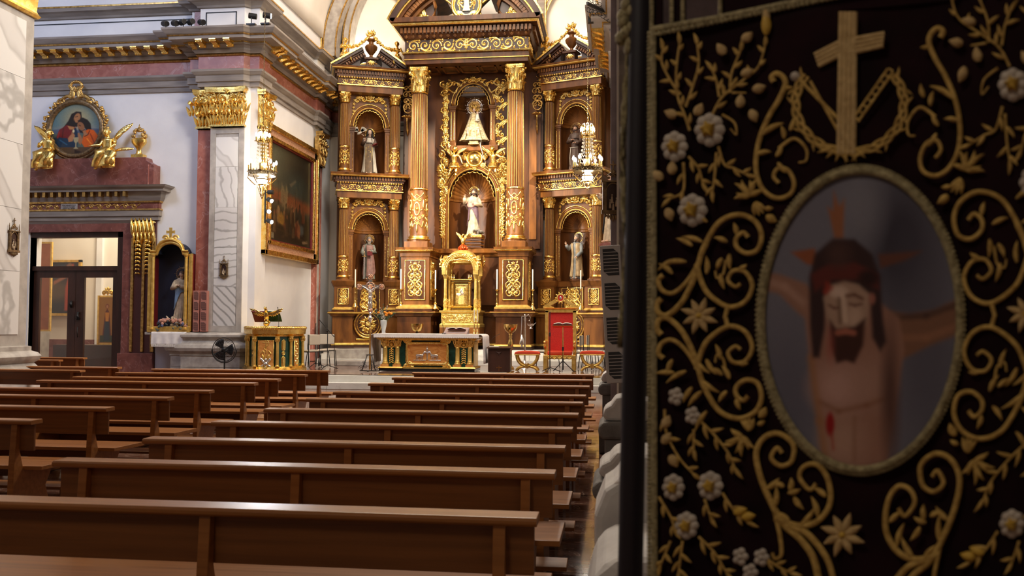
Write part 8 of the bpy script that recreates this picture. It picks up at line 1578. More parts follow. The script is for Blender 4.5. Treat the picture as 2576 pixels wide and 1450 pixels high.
for x in (20, 31, 44, 60, 79): P_.line([(x, 38+rp.uniform(-4, 8)), (x+1, 62)], .35, (.10, .06, .04))
for i in range(34):
    x, y = 12+rp.uniform(0, 78), 55+rp.uniform(0, 22); cc = rp.choice(((.16, .09, .05), (.28, .20, .13), (.45, .34, .22), (.12, .07, .05), (.30, .13, .07), (.10, .10, .09))); P_.poly([(x-2.5, y+3), (x, y), (x+2.5, y+3), (x+3.5, y+18), (x-3.5, y+18)], cc, 1.6, .85); P_.blob(x, y-1.5, 1.6, 2.4, rp.choice(((.34, .2, .12), (.10, .06, .04), (.42, .27, .17))), .5)
for x, y in ((57, 48), (66, 50), (50, 58), (84, 60)): P_.line([(x, y), (x, y+12)], .9, (.33, .2, .12))
P_.blob(28, 76, 7, 7, (.42, .29, .10), .6); P_.blob(27, 88, 9, 6, (.05, .03, .02), .6); P_.blob(76, 82, 6, 6, (.22, .24, .24), .7); P_.blob(70, 84, 4, 8, (.40, .23, .14), .6); P_.poly([(78, 94), (92, 92), (93, 95), (80, 97)], (.42, .33, .25), 1.2); P_.poly([(6, 92), (12, 92), (12, 98), (6, 98)], (.42, .38, .30), 1); P_.line([(10, 86), (95, 94)], .4, (.2, .14, .08)); P_.poly([(2, 28), (10, 28), (10, 38), (2, 38)], (.30, .10, .05), 1.5, .8); P_.grain(.25, 3, 2)
P_.mesh('canvas', lambda u, v: (-.06, -Wp/2+fwd+(Wp-2*fwd)*u/100, Hp-fwd-(Hp-2*fwd)*v/100), G['paint'], t, world=False)
# spotlights
def spot_head(t, p0, aim, lit, r=.06, L=.16, name='lamp_head'):
    p0 = Vector(p0); d = (Vector(aim)-p0).normalized(); p1 = p0+d*L; build(name, MB().tube([p0, p1], r, 12), G['black'], t); build('lens', MB().tube([p1, p1+d*.006], r*.85, 12), G['bulb2'] if lit else G['blackg'], t)
q = atx(667, 520, -9.38); t = empty('spotlight_pole', 'black pole with four small spotlights beside the large painting', 'spotlights', (-9.38, q.y, atx(667, 562, -9.38).z)); hz = atx(667, 478, -9.38).z-t.location.z; build('pole', MB().tube([(0, 0, 0), (0, 0, hz)], .022, 8), G['black'], t)
for k_, lit, aim in ((.93, 0, (1, -.1, -.0)), (.72, 1, (.75, -.35, -.35)), (.36, 1, (.6, -.9, -.2)), (.08, 1, (.8, -.3, -.3))): build('bracket', MB().tube([(0, 0, hz*k_), (.08, 0, hz*k_)], .014, 6), G['black'], t); spot_head(t, (.08, 0, hz*k_), Vector((.08, 0, hz*k_))+Vector(aim), lit, .062, .15)
for i, (px, py, lit) in enumerate(((417, 76, 0), (442, 72, 0), (461, 70, 0), (482, 66, 0), (509, 66, 0), (632, 65, 0), (668, 74, 1))):
    Y_ = YT-.66 if px < 600 else YP-.6; q = at(px, py, Y_); t = empty('cornice_spotlight', ['small black spotlight on the left cornice, leftmost of the row', 'small black spotlight on the left cornice, second from left', 'small black spotlight on the left cornice, middle of the row', 'small black spotlight on the left cornice, fourth from left', 'small black spotlight at the right end of the cornice row, by the pink strip', 'small black box lamp on the cornice of the corner pier', 'lit floodlight on the cornice edge above the left chandelier'][i], 'spotlight', (q.x, Y_, 9.26)); dz_ = max(.02, q.z-9.26)
    build('lamp_base', MB().box(-.12, -.06, 0, .12, .06, .04), G['black'], t); build('lamp_arm', MB().tube([(0, 0, .04), (0, 0, .27)], .014, 6), G['black'], t); spot_head(t, (-.08, .02, .27), (.3, -.25, .26 if i in (2, 3) else .16) if px < 600 else (.6, .2, .2), lit, .075, .2)
for px, py, lit, lab in ((1486, 50, 0, 'black box loudspeaker on the right pier cornice'), (1503, 40, 1, 'lit floodlight on the right pier cornice')): q = at(px, py+8, 20.9); t = empty('cornice_lamp', lab, 'lamp' if lit else 'speaker', (q.x, 20.9, q.z)); build('housing', MB().box(-.07, -.06, 0, .07, .08, .24 if not lit else .1), G['black'], t, bev=.01); (spot_head(t, (0, -.02, .22), (-.5, -.3, .18), 1, .07, .12) if lit else 0)
# wrought iron arm, top right
q0, q1 = at(1477, 8, 19.8), at(1536, 38, 20.9); t = empty('iron_bracket', 'black wrought iron arm with curls holding the right chandelier chain', 'bracket', tuple(q0)); D = Vector(q1)-Vector(q0); build('bar', MB().obox(D/2, D, (D.length, .05, .07)), G['black'], t); b = MB()
for i in range(7):
    for s in (-1, 1): c_ = D*((i+.5)/7)+Vector((0, 0, s*.13)); b.tube([(c_.x+.09*(1-j/18)*cos(j*.5+i), c_.y+.04*(1-j/18)*cos(j*.5+i), c_.z+s*.085*(1-j/18)*sin(j*.5+i)) for j in range(16)], .008, 5)
build('iron_scrolls', b, G['black'], t, sm=True)
# chandeliers
def chandelier(label, px, Y, pys, chain_top, gl):
    ytop, yb1, yr, ybot = pys; z = lambda py: at(px, py, Y).z; x = at(px, yr, Y).x; t = empty('chandelier', label, 'chandelier', (x, Y, z(ybot)), 0, 'pair of gilt chandeliers'); Z = lambda py: z(py)-z(ybot); R1, R2 = .335, .15
    zr, z1, zt_ = Z(yr), Z(yb1), Z(ytop); b = MB(); b.lathe([(.10, zt_-.14), (.12, zt_-.08), (.10, zt_-.05), (.13, zt_)], 20)
    for i in range(8): a = i*pi/4; b.ell((.13*cos(a), .13*sin(a), zt_+.01), (.028, .028, .04), 7, 5)
    build('crown', b, G['brass'], t, sm=2)
    b = MB(); b.lathe([(.12, z1-.14), (.15, z1-.12), (.15, z1-.10), (.12, z1-.09)], 24); b.lathe([(.05, zr+.1), (.05, zt_-.1)], 10); build('upper_ring', b, G['brass'], t, sm=2)
    b = MB(); b.lathe([(R1-.01, zr-.05), (R1+.01, zr-.05), (R1+.01, zr-.035), (R1-.01, zr-.035)], 40); b.lathe([(R1-.01, zr+.035), (R1+.015, zr+.035), (R1+.015, zr+.05), (R1-.01, zr+.05)], 40); o = Orn(cyl_fn(Matrix(), R1))
    for i in range(22): u = 2*pi*R1*i/22; o.spiral(u, zr, .033, 1.1, i, 1 if i % 2 else -1, .009, bud=False); o.bud(u+.045, zr, .010); o.leaf(u, zr+.05, pi/2, .05, .014)
    b.join(o.mb); build('filigree_ring', b, G['brassdk'] if 'brassdk' in G else G.setdefault('brassdk', noisy('aged_brass', (.22, .16, .07), (.40, .31, .16), 20, rough=.3, metal=1)), t, sm=2)
    def cand(a, r_, z0, L):
        c_ = (r_*cos(a), r_*sin(a)); b = MB(); b.lathe([(.045, 0), (.05, .012), (.02, .02)], 10, c=(c_[0], c_[1], z0)); cs = build('candle_cup', b, G['brass'], t, sm=2); build('candle_tube', MB().lathe([(.018, 0), (.018, L)], 8, c=(c_[0], c_[1], z0+.02)), G['brass'] if a > 0 else G['wax'], cs); build('bulb', MB().lathe([(.014, 0), (.032, .035), (.030, .06), (.008, .11)], 10, c=(c_[0], c_[1], z0+.02+L)), G['bulb'], cs, sm=True)
    for i in range(8): cand(2*pi*(i+.3)/8, R1, zr+.05, .16)
    for i in range(6): cand(2*pi*(i+.5)/6, R2+.01, z1-.10, .10)
    b = MB(); r7 = random.Random(2)
    for i in range(18):
        a = 2*pi*i/18
        for k in range(9): tt = k/8; rr = .12+.16*tt**2; zz_ = z1-.16-(z1-.16-zr-.04)*tt; b.ell((rr*cos(a), rr*sin(a), zz_), (.014, .014, .022), 5, 4)
    for i in range(14): a = 2*pi*i/14; [b.ell((.11*cos(a), .11*sin(a), z1-.02+.07*k), (.012, .012, .022), 5, 4) for k in range(4)]
    cy_ = build('crystal_strings', b, mat('crystal', (1, .93, .78), .04, 0, 1, trans=.35) if 'crystal' not in bpy.data.materials else bpy.data.materials['crystal'], t, sm=True); cy_['kind'] = 'stuff'
    b = MB(); b.ell((0, 0, zr-.16), (.13, .13, .11), 16, 10); build('glass_bowl', b, G['bulb'], t, sm=True); b = MB(); b.lathe([(.13, zr-.15), (.14, zr-.14), (.13, zr-.12)], 20); b.lathe([(.07, zr-.30), (.10, zr-.26), (.09, zr-.25)], 14)
    for i in range(6):
        a = 2*pi*i/6+.3; P = [(R1, zr-.05), (R1+.02, zr-.10), (R1-.04, zr-.16), (R1-.10, zr-.22), (.18, zr-.27), (.11, zr-.24)]; b.tube([(r_*cos(a), r_*sin(a), z_) for r_, z_ in P], .011, 5); b.tube([(.09*cos(a), .09*sin(a), zr-.26), (.10*cos(a), .10*sin(a), zr-.34), (.02*cos(a), .02*sin(a), .03)], .009, 5)
    b.ell((0, 0, .02), (.02, .02, .035), 8, 6); build('lower_arms', b, G['brass'], t, sm=True)
    b = MB(); L_ = z(chain_top)-z(ybot)-zt_; n_ = int(L_/.055)
    for i in range(n_): zc = zt_+.03+.055*i; b.tube([((.012 if i % 2 else 0)*cos(a), (0 if i % 2 else .012)*cos(a), zc+.032*sin(a)) for a in [2*pi*j/8 for j in range(8)]], .0045, 4, closed=True)
    build('chain', b, G['brassdk'], t); 
    light('POINT', 'chandelier_bulbs', (x, Y, z(ybot)+z1+.2), None, gl, NEU, .12); light('POINT', 'chandelier_bowl', (x, Y, z(ybot)+zr-.36), None, gl*.6, NEU, .10)
chandelier('gilt crystal chandelier hanging before the left corner pier, lit', 660, 20.3, (322, 347, 438, 500), 22, 110); chandelier('gilt crystal chandelier hanging before the right side niches, lit', 1478, 20.0, (320, 334, 429, 478), 12, 80)
# carved stone newels of the side chapel balustrade
def newel(label, y, x0, zt_, k=1.0):
    t = empty('stone_newel', label, 'balustrade', (x0+.22*k, y, 0), 0, None); w = .20*k
    build('plinth', MB().box(-w-.04, -.3, 0, w+.3, .3, .24), G['rockdk'], t, bev=.015); build('die', MB().box(-w, -.24, .24, w+.26, .24, zt_*.66), G['rockdk'], t, bev=.01)
    b = MB(); b.prism([(-w-.02, zt_*.66), (-w-.05, zt_*.70), (-w-.05, zt_*.76), (-w-.01, zt_*.80), (w+.3, zt_*.80), (w+.3, zt_*.66)], -.27, .27); build('rounded_cap', b, G['rockdk'], t, bev=.03)
    b = MB(); P = [(-w+.02, zt_*.80), (-w-.02, zt_*.84), (-w, zt_*.90), (-w+.05, zt_*.93), (-w+.09, zt_*.99), (-w+.16, zt_), (-w+.24, zt_*.97), (w+.3, zt_*.98), (w+.3, zt_*.80)]; b.prism(P, -.20, .20); build('carved_scroll', b, G['rockwh'], t, bev=.025); return t
newel('carved grey stone newel of the balustrade, farthest along the right aisle', 10.6, -.17, 1.04); newel('carved pale and grey stone newel below the grey loudspeaker', 7.0, -.10, .98); newel('dark stone newel block beside the fourth pew, right aisle', 5.2, -.10, .82)
t = empty('stone_balustrade_end', 'large pale carved stone scroll of the balustrade, nearest and blurred', 'balustrade', (.12, 3.3, 0)); b = MB(); b.prism([(-.20, 0), (-.20, .80), (-.16, .90), (-.10, .94), (-.08, 1.02), (0, 1.04), (.3, 1.04), (.3, 0)], .1, .5); build('far_scroll', b, G['rockwh'], t, bev=.03); b = MB(); b.prism([(-.22, 0), (-.22, .62), (-.19, .74), (-.12, .80), (.3, .80), (.3, 0)], -.5, .05); build('near_scroll', b, G['rockwh'], t, bev=.04); b = MB(); b.ell((-.10, -.1, .70), (.07, .07, .07), 14, 10); build('stone_ball', b, G['rockdk'], t, sm=True)
# ================================================================ PROCESSIONAL BANNER IN THE FOREGROUND
def banner():
    ea = R(-50)-PS; e = Vector((-sin(ea), -cos(ea), 0)); PL = at(1640, 812, 1.0); PL = PL*(1.5/((PL-Vector((0, 0, ZC))).length)) if False else Vector((0, 0, ZC))+ray(1640, 812).normalized()*1.52
    nrm = Vector((e.y, -e.x, 0)); nrm = nrm if nrm.dot(PL-Vector((0, 0, ZC))) < 0 else -nrm; O = Vector((0, 0, ZC)); k0 = nrm.dot(PL-O); s = .00065
    def pt(px, py, w=0): d = ray(px, py); return O+d*(k0/nrm.dot(d))+nrm*w
    fn = lambda u, v, w: tuple(pt(u, -v, .004+w*s*.8)-base); base = pt(2165, 1452); base = Vector((base.x, base.y, base.z))
    t = empty('processional_banner', 'dark velvet processional banner embroidered in gold, with an oval portrait, filling the right side', 'banner', tuple(base))
    def L(mb): mb.v = [tuple(Vector(v)-base) for v in mb.v]; return mb
    vel = noisy('maroon_velvet', (.007, .0015, .0025), (.015, .003, .005), 12, rough=.9, spec=.15); thr = noisy('gold_thread', (.40, .235, .045), (.66, .43, .11), 90, rough=.45, bump=.5, bscale=400); thrl = noisy('pale_gold_thread', (.50, .33, .13), (.66, .46, .20), 90, rough=.45, bump=.5, bscale=400); fri = noisy('olive_fringe', (.20, .16, .07), (.42, .35, .18), 120, rough=.6, bump=.5, bscale=300); wht = noisy('silver_white_thread', (.40, .34, .28), (.54, .47, .39), 80, rough=.6); yel = mat('yellow_silk', (.55, .34, .04), .6)
    top = lambda x: 80-(x-1645)*.205 if x < 2200 else -34
    b = MB(); nu = 44; b.grid(lambda u, v: pt(1640+1060*u, top(1640+1060*u)+(1640-top(1640+1060*u))*v, -.004*sin(13*u)-.006), nu, 40); build('velvet_cloth', L(b), vel, t, sm=True, thick=.004)
    def mk(o, n, m): return build(n, o.mb, m, t, sm=True)
    # oval picture
    P = Paint(520, 770, 156, 231, (.27, .26, .31)); X = lambda *q: [(x-1905, y-420) for x, y in q]; B = lambda x, y, *a, **k: P.blob(x-1905, y-420, *a, **k)
    B(2270, 620, 90, 170, (.10, .09, .12), 1.2); B(2330, 900, 80, 250, (.17, .16, .20), 1.3, al=.8); B(2170, 520, 50, 90, (.33, .32, .36), 1.2, al=.7); B(1990, 1000, 70, 160, (.22, .21, .26), 1.2)
    P.poly(X((2098, 480), (2112, 520), (2125, 500), (2122, 600), (2100, 600), (2082, 520), (2096, 530)), (.42, .20, .11), 8); P.poly(X((1990, 635), (2050, 625), (2060, 670), (2030, 665)), (.40, .16, .08), 8); P.poly(X((2210, 640), (2320, 632), (2280, 655), (2215, 675)), (.22, .10, .07), 10)
    P.poly(X((1900, 680), (1960, 690), (2030, 715), (2060, 760), (2050, 815), (2010, 790), (1960, 740), (1900, 725)), (.42, .25, .19), 12); P.line(X((1905, 700), (1975, 722), (2030, 770)), 9, (.56, .37, .30), 1.5, .7); P.poly(X((2200, 780), (2290, 790), (2350, 780), (2430, 742), (2430, 835), (2340, 870), (2270, 905)), (.32, .18, .12), 12); P.line(X((2250, 850), (2330, 850), (2425, 815)), 8, (.46, .25, .16), 1.5, .6); P.line(X((2240, 800), (2330, 795), (2400, 770)), 7, (.12, .07, .06), 1.6, .7)
    P.poly(X((2022, 770), (2060, 735), (2200, 750), (2262, 800), (2275, 880), (2262, 970), (2240, 1100), (2232, 1200), (2075, 1200), (2062, 1060), (2040, 930)), (.44, .26, .20), 12); B(2110, 975, 60, 55, (.60, .40, .35), 1.3); B(2190, 960, 50, 60, (.52, .34, .28), 1.3, al=.7); B(2120, 1110, 50, 60, (.58, .40, .32), 1.4, al=.7); P.line(X((2060, 1010), (2110, 1035), (2180, 1020), (2235, 1000)), 6, (.34, .17, .10), 1.8, .6); P.line(X((2150, 1050), (2150, 1160)), 5, (.36, .20, .13), 1.8, .5); P.line(X((2040, 900), (2062, 1060), (2080, 1180)), 9, (.46, .25, .13), 1.6, .7); B(2240, 1000, 20, 150, (.20, .11, .09), 1.4)
    B(2089, 1068, 11, 30, (.42, .03, .03), .5); P.line(X((2093, 1090), (2097, 1130)), 4, (.45, .12, .08), 1.5, .7)
    P.poly(X((2036, 700), (2050, 640), (2095, 602), (2150, 602), (2195, 640), (2215, 700), (2222, 800), (2230, 860), (2215, 885), (2195, 850), (2190, 760), (2080, 730), (2075, 830), (2062, 900), (2045, 900), (2038, 820)), (.085, .045, .045), 10); P.poly(X((2040, 690), (2090, 662), (2150, 660), (2210, 690), (2212, 730), (2160, 705), (2095, 705), (2050, 735)), (.20, .055, .045), 12); B(2185, 700, 26, 20, (.07, .03, .03), .8); B(2110, 640, 30, 30, (.14, .075, .065), 1.2)
    P.poly(X((2072, 750), (2090, 718), (2125, 708), (2160, 716), (2190, 742), (2182, 810), (2165, 850), (2130, 862), (2100, 845), (2080, 800)), (.52, .37, .29), 9); B(2110, 735, 22, 14, (.72, .56, .48), .9); B(2150, 800, 18, 28, (.62, .46, .37), 1); P.line(X((2128, 745), (2150, 742), (2170, 752)), 4, (.26, .14, .10), 1.3); P.line(X((2138, 765), (2152, 769), (2168, 765)), 3, (.25, .13, .1), 1.3); P.line(X((2086, 768), (2100, 776), (2110, 774)), 3, (.25, .13, .1), 1.3); P.line(X((2112, 752), (2114, 812)), 5, (.27, .17, .12), 1.2, .8); P.line(X((2121, 745), (2127, 808)), 6, (.78, .62, .52), 1.2, .7); B(2194, 752, 8, 14, (.46, .22, .17), .8)
    P.poly(X((2088, 805), (2105, 828), (2150, 822), (2178, 800), (2172, 870), (2150, 915), (2128, 908), (2105, 915), (2090, 870)), (.11, .045, .035), 9); P.line(X((2108, 838), (2128, 834), (2148, 838)), 7, (.50, .21, .15), 1.0); P.line(X((2082, 715), (2078, 735), (2090, 725)), 6, (.42, .08, .05), 1.5, .8); B(2090, 870, 10, 40, (.50, .16, .13), 1.2, al=.5); P.grain(.06, 5); P.c = P.c**.60
    P.mesh('printed_portrait', lambda u, v: tuple(pt(1905+u, 420+v, .001)-base), G['print'], t, mask=lambda u, v: ((u-262)/256)**2+((v-387)/380)**2 < 1, world=False)
    o = Orn(fn); n = 96; E_ = [(2167+250*cos(2*pi*i/n), -(806+376*sin(2*pi*i/n))) for i in range(n+1)]; o.strip(E_, 11); o.strip([(2167+(250+9*(i % 2))*cos(2*pi*i/(n*2)), -(806+(376+9*(i % 2))*sin(2*pi*i/(n*2)))) for i in range(2*n+1)], 5); mk(o, 'oval_fringe', fri)
    o = Orn(fn)
    for i in range(n*2): a = 2*pi*i/(n*2); o.bud(2167+261*cos(a), -(806+388*sin(a)), 5)
    for i in range(150): y = 85+i*10; o.bud(1636, -y, 6)
    for i in range(42): x = 1650+i*12; o.bud(x, -(top(x)+9), 7)
    o.strip([(1645, -78), (1649, -1480)], 8); o.strip([(1640, -76), (1800, -(top(1800))), (2060, -top(2060)), (2250, 30)], 8); mk(o, 'edge_fringe', fri)
    # emblem
    o = Orn(fn); 
    for i in range(4): o.strip([(2119+11*i, -32), (2113+12*i, -388)], 7)
    for i in range(4): o.path([(2052+3*i, -(140+9*i)), (2125, -(103+11*i)), (2150, -(100+11*i)), (2228-i, -(86+10*i))], 6, 4)
    mk(o, 'embroidered_cross', thrl)
    o = Orn(fn); N = 90; C_ = lambda a, r: (2140+(136+r)*cos(a), -(262-122*sin(a)+r*.0)+r*sin(a)*.9)
    for k in range(3): o.strip([C_(pi*.80+(1.40*pi)*i/N, 9*sin(i*.34+k*2.1)) for i in range(N+1)], 4)
    for i in range(16): a = pi*.82+1.36*pi*i/15; p = C_(a, 8); o.leaf(p[0], p[1], a+(.9 if i % 2 else -.9), 24, 4)
    for i in range(9): o.leaf(2090+10*i, -372, -pi/2+(i-4)*.42, 40, 6)
    o.strip([(2002, -190), (2122, -312)], 5); o.strip([(2040, -205), (2110, -330)], 4); 
    for d in (0, 13): o.strip([(2148+d, -(300+d*.6)), (2236+d, -(175+d*.6))], 3.5)
    for i in range(9): q = i/8; o.strip([(2152+86*q, -(296-122*q)), (2163+86*q, -(303-122*q))], 2.5)
    mk(o, 'crown_of_thorns_and_ladder', thr); o = Orn(fn); o.bud(2003, -194, 13)
    mir = lambda x, y: (2165+(2165-x)*(.84+.00048*(2165-x)), 812+(y-812)*(1.12+.0003*(2165-x)))
    idm = lambda x, y: (x, y); low = lambda f: (lambda x, y: f(x, 1594-y))
    g = Orn(fn); g2 = Orn(fn); w_ = o; ye = Orn(fn)
    def path(f, pts, w, taper=.5): q = [f(x, y) for x, y in pts]; g.path([(x, -y) for x, y in q], w, 6, taper)
    def leaf(f, x, y, a, Ln, w=6, bd=.4, oo=None):
        p = f(x, y); p2 = f(x+cos(a)*Ln, y-sin(a)*Ln); a2 = atan2(-(p2[1]-p[1]), p2[0]-p[0]); sg = -1 if f(10, 0)[0] > f(20, 0)[0] else 1; (oo or g).leaf(p[0], -p[1], a2, hypot(p2[0]-p[0], p2[1]-p[1]), w, bd*sg)
    def flower(f, x, y, rx, ry):
        cx, cy = f(x, y); w_, ye = Orn(fn), Orn(fn)
        for k in range(2):
            for i in range(8-2*k): a = 2*pi*i/(8-2*k)+k*.4; w_.bud(cx+rx*(.62-.28*k)*cos(a), -(cy+ry*(.62-.28*k)*sin(a)), rx*(.42-.1*k), rx*.3)
        w_.bud(cx, -cy, rx*.7, rx*.35)
        for i in range(11): a = 2*pi*i/11; ye.leaf(cx, -cy, a, rx*.62*(1 if i % 2 else .75), rx*.15, .3, rx*.75)
        ye.bud(cx, -cy, rx*.3, rx*.8); mk(ye, 'flower_centre', yel).parent = mk(w_, 'embroidered_flower', wht)
    def rosette(f, x, y, r):
        cx, cy = f(x, y)
        for i in range(8): a = 2*pi*i/8+.39; g2.leaf(cx+r*.12*cos(a), -cy+r*.12*sin(a), a, r*(1 if i % 2 else .9), r*.24, .1)
        yb = Orn(fn); yb.bud(cx, -cy, r*.2, r*.25); mk(yb, 'rosette_centre', yel)
    def pair(x, y, a, Ln=26, w=6, f=idm):
        leaf(f, x, y, a+.6, Ln, w); leaf(f, x, y, a-.6, Ln, w, -.4)
    def spray(f, pts, side=1, n=5, Ln=32, w=6.5):
        path(f, pts, 3.6, .3); m = len(pts)-1
        for i in range(n):
            t_ = (i+.6)/n*m; k = min(int(t_), m-1); q = t_-k; x = pts[k][0]*(1-q)+pts[k+1][0]*q; y = pts[k][1]*(1-q)+pts[k+1][1]*q; an = atan2(-(pts[k+1][1]-pts[k][1]), pts[k+1][0]-pts[k][0]); leaf(f, x, y, an+(.75 if i % 2 else -.75), Ln*(1-.06*i), w)
        an = atan2(-(pts[-1][1]-pts[-2][1]), pts[-1][0]-pts[-2][0]); leaf(f, *pts[-1], an, Ln, w)
    for f in (idm, mir):
        path(f, [(1950, 208), (1944, 196), (1956, 187), (1972, 195), (1978, 215), (1962, 252), (1938, 292), (1915, 345), (1904, 405), (1910, 455), (1932, 488), (1962, 500), (1992, 488), (2000, 460), (1985, 430), (1960, 425), (1949, 445), (1962, 462)], 7.5, .35); leaf(f, 1922, 340, .9, 62, 9, -.7); leaf(f, 1908, 390, .6, 36, 8, -.7); leaf(f, 1975, 222, -.2, 24, 7)
        for (x, y, a) in ((1975, 350, 1.5), (1955, 395, .8), (1990, 330, 1.0), (1960, 410, -1.2)): leaf(f, x, y, a, 34, 8, .5)
        path(f, [(1962, 375), (2000, 350), (2030, 375), (2030, 405), (2012, 410)], 5, .5)
        for ff in (f, low(f)):
            path(ff, [(1667, 751), (1655, 767), (1660, 788), (1682, 793), (1717, 762), (1745, 710), (1760, 665), (1772, 625), (1810, 562), (1859, 541), (1900, 556), (1918, 590), (1909, 628), (1880, 638), (1856, 622), (1855, 600), (1872, 586), (1885, 598)], 7.5, .25)
            path(ff, [(1755, 665), (1764, 700), (1785, 740), (1834, 772), (1876, 760), (1895, 720), (1878, 686), (1848, 682), (1834, 705), (1852, 722), (1866, 714)], 7, .35); path(ff, [(1672, 692), (1659, 706), (1668, 730), (1695, 738), (1728, 712), (1758, 664), (1790, 590)], 6.5, .3); path(ff, [(1834, 772), (1826, 800)], 6, .2)
            for (x, y, a, Ln) in ((1765, 640, .9, 60), (1748, 690, 1.0, 55), (1770, 610, 2.6, 55), (1745, 620, 2.4, 46), (1730, 660, 2.9, 60), (1700, 655, 3.4, 50), (1695, 690, 2.2, 44), (1780, 690, 1.3, 46), (1838, 640, -1.8, 40), (1820, 650, -2.3, 34), (1832, 610, 2.5, 36), (1782, 560, 2.4, 60), (1855, 590, 1.5, 30), (1815, 690, -1.6, 40), (1860, 680, .3, 26)): leaf(ff, x, y, a, Ln, 8, .5)
            path(ff, [(1828, 655), (1822, 690), (1806, 700), (1802, 682)], 3.5, .3)
        for (x, y) in ((1890, 495), (1872, 1098)):
            sg = 1 if y < 800 else -1
            for k in range(7): leaf(f, x, y, sg*(1.2+.42*(k-1)), 52-5*abs(k-3), 9, .7*(1 if k % 2 else -1))
            for k in range(4): leaf(f, x+14, y+sg*14, sg*(-.9-.35*k), 36, 8, .5)
            leaf(f, x+42, y+sg*48, sg*-.8, 30, 13); leaf(f, x+36, y+sg*30, sg*-.2, 22, 8)
        path(f, [(2062, 1460), (2048, 1402), (2016, 1356), (1975, 1320), (1943, 1265), (1916, 1201), (1905, 1140), (1925, 1101), (1962, 1091), (1998, 1118), (1994, 1160), (1966, 1172), (1943, 1152), (1957, 1127), (1970, 1140)], 9, .4); path(f, [(1952, 1302), (2007, 1322), (2057, 1312), (2090, 1268), (2085, 1206), (2057, 1169), (2025, 1174), (2014, 1201), (2039, 1232), (2056, 1216)], 8.5, .4); path(f, [(1975, 1320), (2030, 1340), (2080, 1400), (2100, 1460)], 9, .2); path(f, [(1952, 1290), (1965, 1350), (1968, 1395), (1952, 1405), (1945, 1390)], 6, .3)
        for (x, y, a, Ln) in ((1950, 1280, 1.2, 60), (1930, 1230, .4, 44), (2015, 1322, .6, 60), (2060, 1300, 1.6, 55), (2080, 1250, 2.2, 40), (1990, 1235, 1.2, 34), (1985, 1240, 0, 34), (1975, 1225, 2.5, 30), (2000, 1250, -1.2, 40), (1990, 1320, 2.0, 44)): leaf(f, x, y, a, Ln, 9, .5)
        rosette(f, 1762, 795, 44)
        for x, y, rx, ry in ((1700, 370, 33, 42), (1788, 328, 38, 45), (1745, 530, 37, 44), (1697, 1226, 28, 37), (1790, 1222, 32, 39), (1730, 1322, 30, 38)): flower(f, x, y, rx, ry)
        for x, y in ((1703, 998), (1745, 1046), (1865, 1400), (1918, 1402), (1890, 1440)): p = f(x, y); wb = Orn(fn); [wb.bud(p[0]+11*cos(a), -(p[1]+14*sin(a)), 10, 8) for a in (0, 1.26, 2.5, 3.8, 5)]; wb.bud(p[0], -p[1], 9, 12); mk(wb, 'white_bud', wht)
        for x, y, a in ((1672, 1075, 1.0), (1670, 1115, .8), (1690, 1145, -1.2), (1870, 105, .6), (1825, 140, 2.0), (1868, 190, .3), (1862, 272, 1.3), (1893, 278, -1.3), (1897, 228, .2), (1752, 290, .9), (1705, 295, 2.6), (1683, 525, -1.4), (1668, 455, 2.2), (1692, 440, 1.4), (1850, 1290, .2), (1870, 1300, .0)): leaf(f, x, y, a, 34, 15, .2, ye if x > 1840 and y > 1200 else g2)
        spray(f, [(1738, 330), (1725, 290), (1708, 245), (1704, 180), (1712, 112)], n=7); spray(f, [(1728, 270), (1745, 220), (1760, 165), (1757, 115)], n=5); spray(f, [(1715, 240), (1690, 205), (1668, 160), (1670, 128)], n=5); spray(f, [(1795, 290), (1820, 245), (1870, 205), (1910, 170), (1926, 120)], n=6); spray(f, [(1840, 235), (1842, 190), (1865, 130)], n=4); spray(f, [(1812, 245), (1805, 205), (1795, 180)], n=3); path(f, [(1845, 235), (1880, 235)], 3.4)
        leaf(f, 1930, 90, pi/2, 60, 15, 0, ye); leaf(f, 1930, 60, pi/2, 40, 12, 0, g2)
        spray(f, [(1810, 370), (1825, 415), (1850, 425), (1880, 440)], n=4); spray(f, [(1805, 385), (1800, 450), (1795, 480)], n=3); spray(f, [(1735, 395), (1760, 425), (1770, 460)], n=4); spray(f, [(1722, 410), (1722, 480), (1690, 500)], n=3); path(f, [(1820, 290), (1850, 310), (1855, 340), (1840, 325)], 3.6)
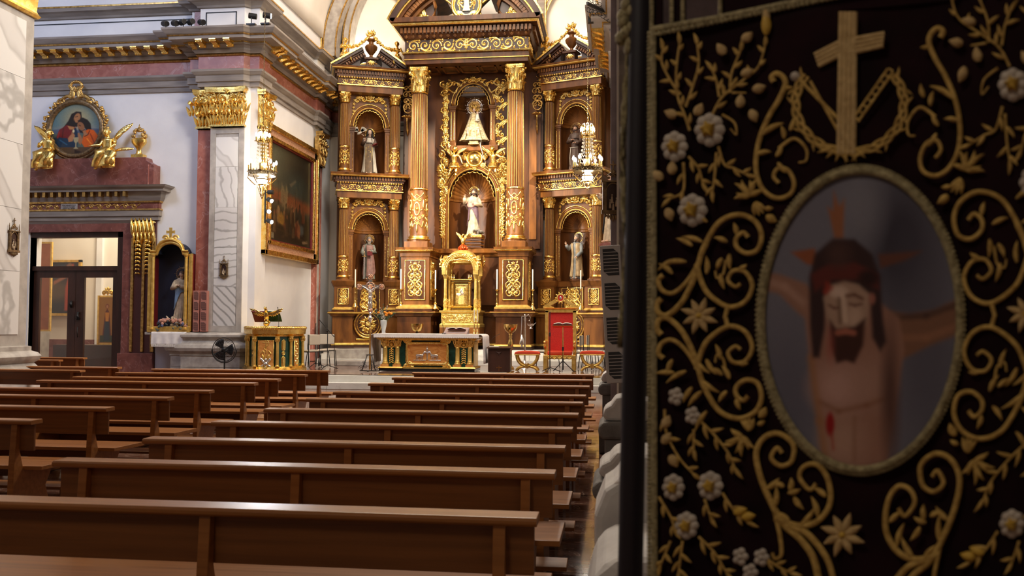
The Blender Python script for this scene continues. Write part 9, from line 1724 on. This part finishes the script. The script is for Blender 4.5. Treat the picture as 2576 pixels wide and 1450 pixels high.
        spray(f, [(1675, 1030), (1680, 1090), (1710, 1150), (1745, 1190)], n=4); spray(f, [(1765, 1060), (1800, 1095), (1835, 1140), (1850, 1175)], n=7, Ln=38); spray(f, [(1748, 1080), (1748, 1130)], n=3); spray(f, [(1660, 1250), (1690, 1300), (1700, 1330)], n=3); spray(f, [(1820, 1240), (1850, 1285), (1880, 1310)], n=4, Ln=36); spray(f, [(1760, 1350), (1800, 1390), (1830, 1440)], n=6, Ln=40); spray(f, [(1720, 1360), (1710, 1440)], n=4, Ln=38); spray(f, [(1690, 1360), (1665, 1420)], n=3); spray(f, [(1775, 1255), (1790, 1300)], n=2); spray(f, [(1925, 1400), (1960, 1425), (1990, 1440)], n=4)
    rosette(idm, 2122, 1345, 52); mk(g, 'gold_scrolls', thr); mk(g2, 'gold_leaves', thrl); mk(w_, 'lance_tip', wht); mk(ye, 'yellow_silk_buds', yel)['kind'] = 'stuff'
    # straps above, pole, cord
    b = MB()
    for x0, x1 in ((1640, 1664), (1690, 1722), (1812, 2720)): b.add([pt(x, y, w) for w in (-.006, -.002) for x, y in ((x0, top(x0)+6), (x1, (top(x1) if x1 < 2200 else -34)+6), (x1, -160), (x0, -160))], [(0, 1, 2, 3), (7, 6, 5, 4), (0, 4, 5, 1), (1, 5, 6, 2), (2, 6, 7, 3), (3, 7, 4, 0)])
    build('hanging_straps', L(b), vel, t); o = Orn(fn)
    for x in (1642, 1692, 1720, 1814): [o.bud(x, -(top(x)-8*i), 6) for i in range(20)]
    mk(o, 'strap_fringe', fri)
    A, B2 = pt(1596, -220, -.03), pt(1562, 1500, -.03); B2.z = 0 if B2.z < 0 else B2.z; d = (A-B2); B3 = B2-d*(B2.z/d.z); P_ = empty('banner_pole', 'dark upright pole carrying the embroidered banner at its left edge', 'pole', tuple(B3)); mb = MB().tube([Vector((0, 0, 0)), A-B3], .0225, 16); build('shaft', mb, mat('dark_pole', (.010, .007, .012), .5), P_, sm=2); build('foot', MB().lathe([(.18, 0), (.18, .02), (.04, .05)], 20), bpy.data.materials['dark_pole'], P_, sm=2)
    pts = [pt(1563+6*sin(i*.7)-.021*i*40, -30+i*60, -.02) for i in range(16)]; mb = MB()
    for k in range(2): mb.tube([p+Vector((.004*cos(i*2.4+k*pi), 0, .004*sin(i*2.4+k*pi))) for i, p in enumerate(pts)], .005, 6)
    for i in range(9): c_ = pt(1562+16*sin(i*1.9), 6+i*14, -.02); mb.ell(c_, (.012, .012, .014), 8, 6)
    thing('gold_cord', mb, fri, 'knotted olive gold cord hanging at the upper left of the banner pole', 'cord', sm=True)
banner()
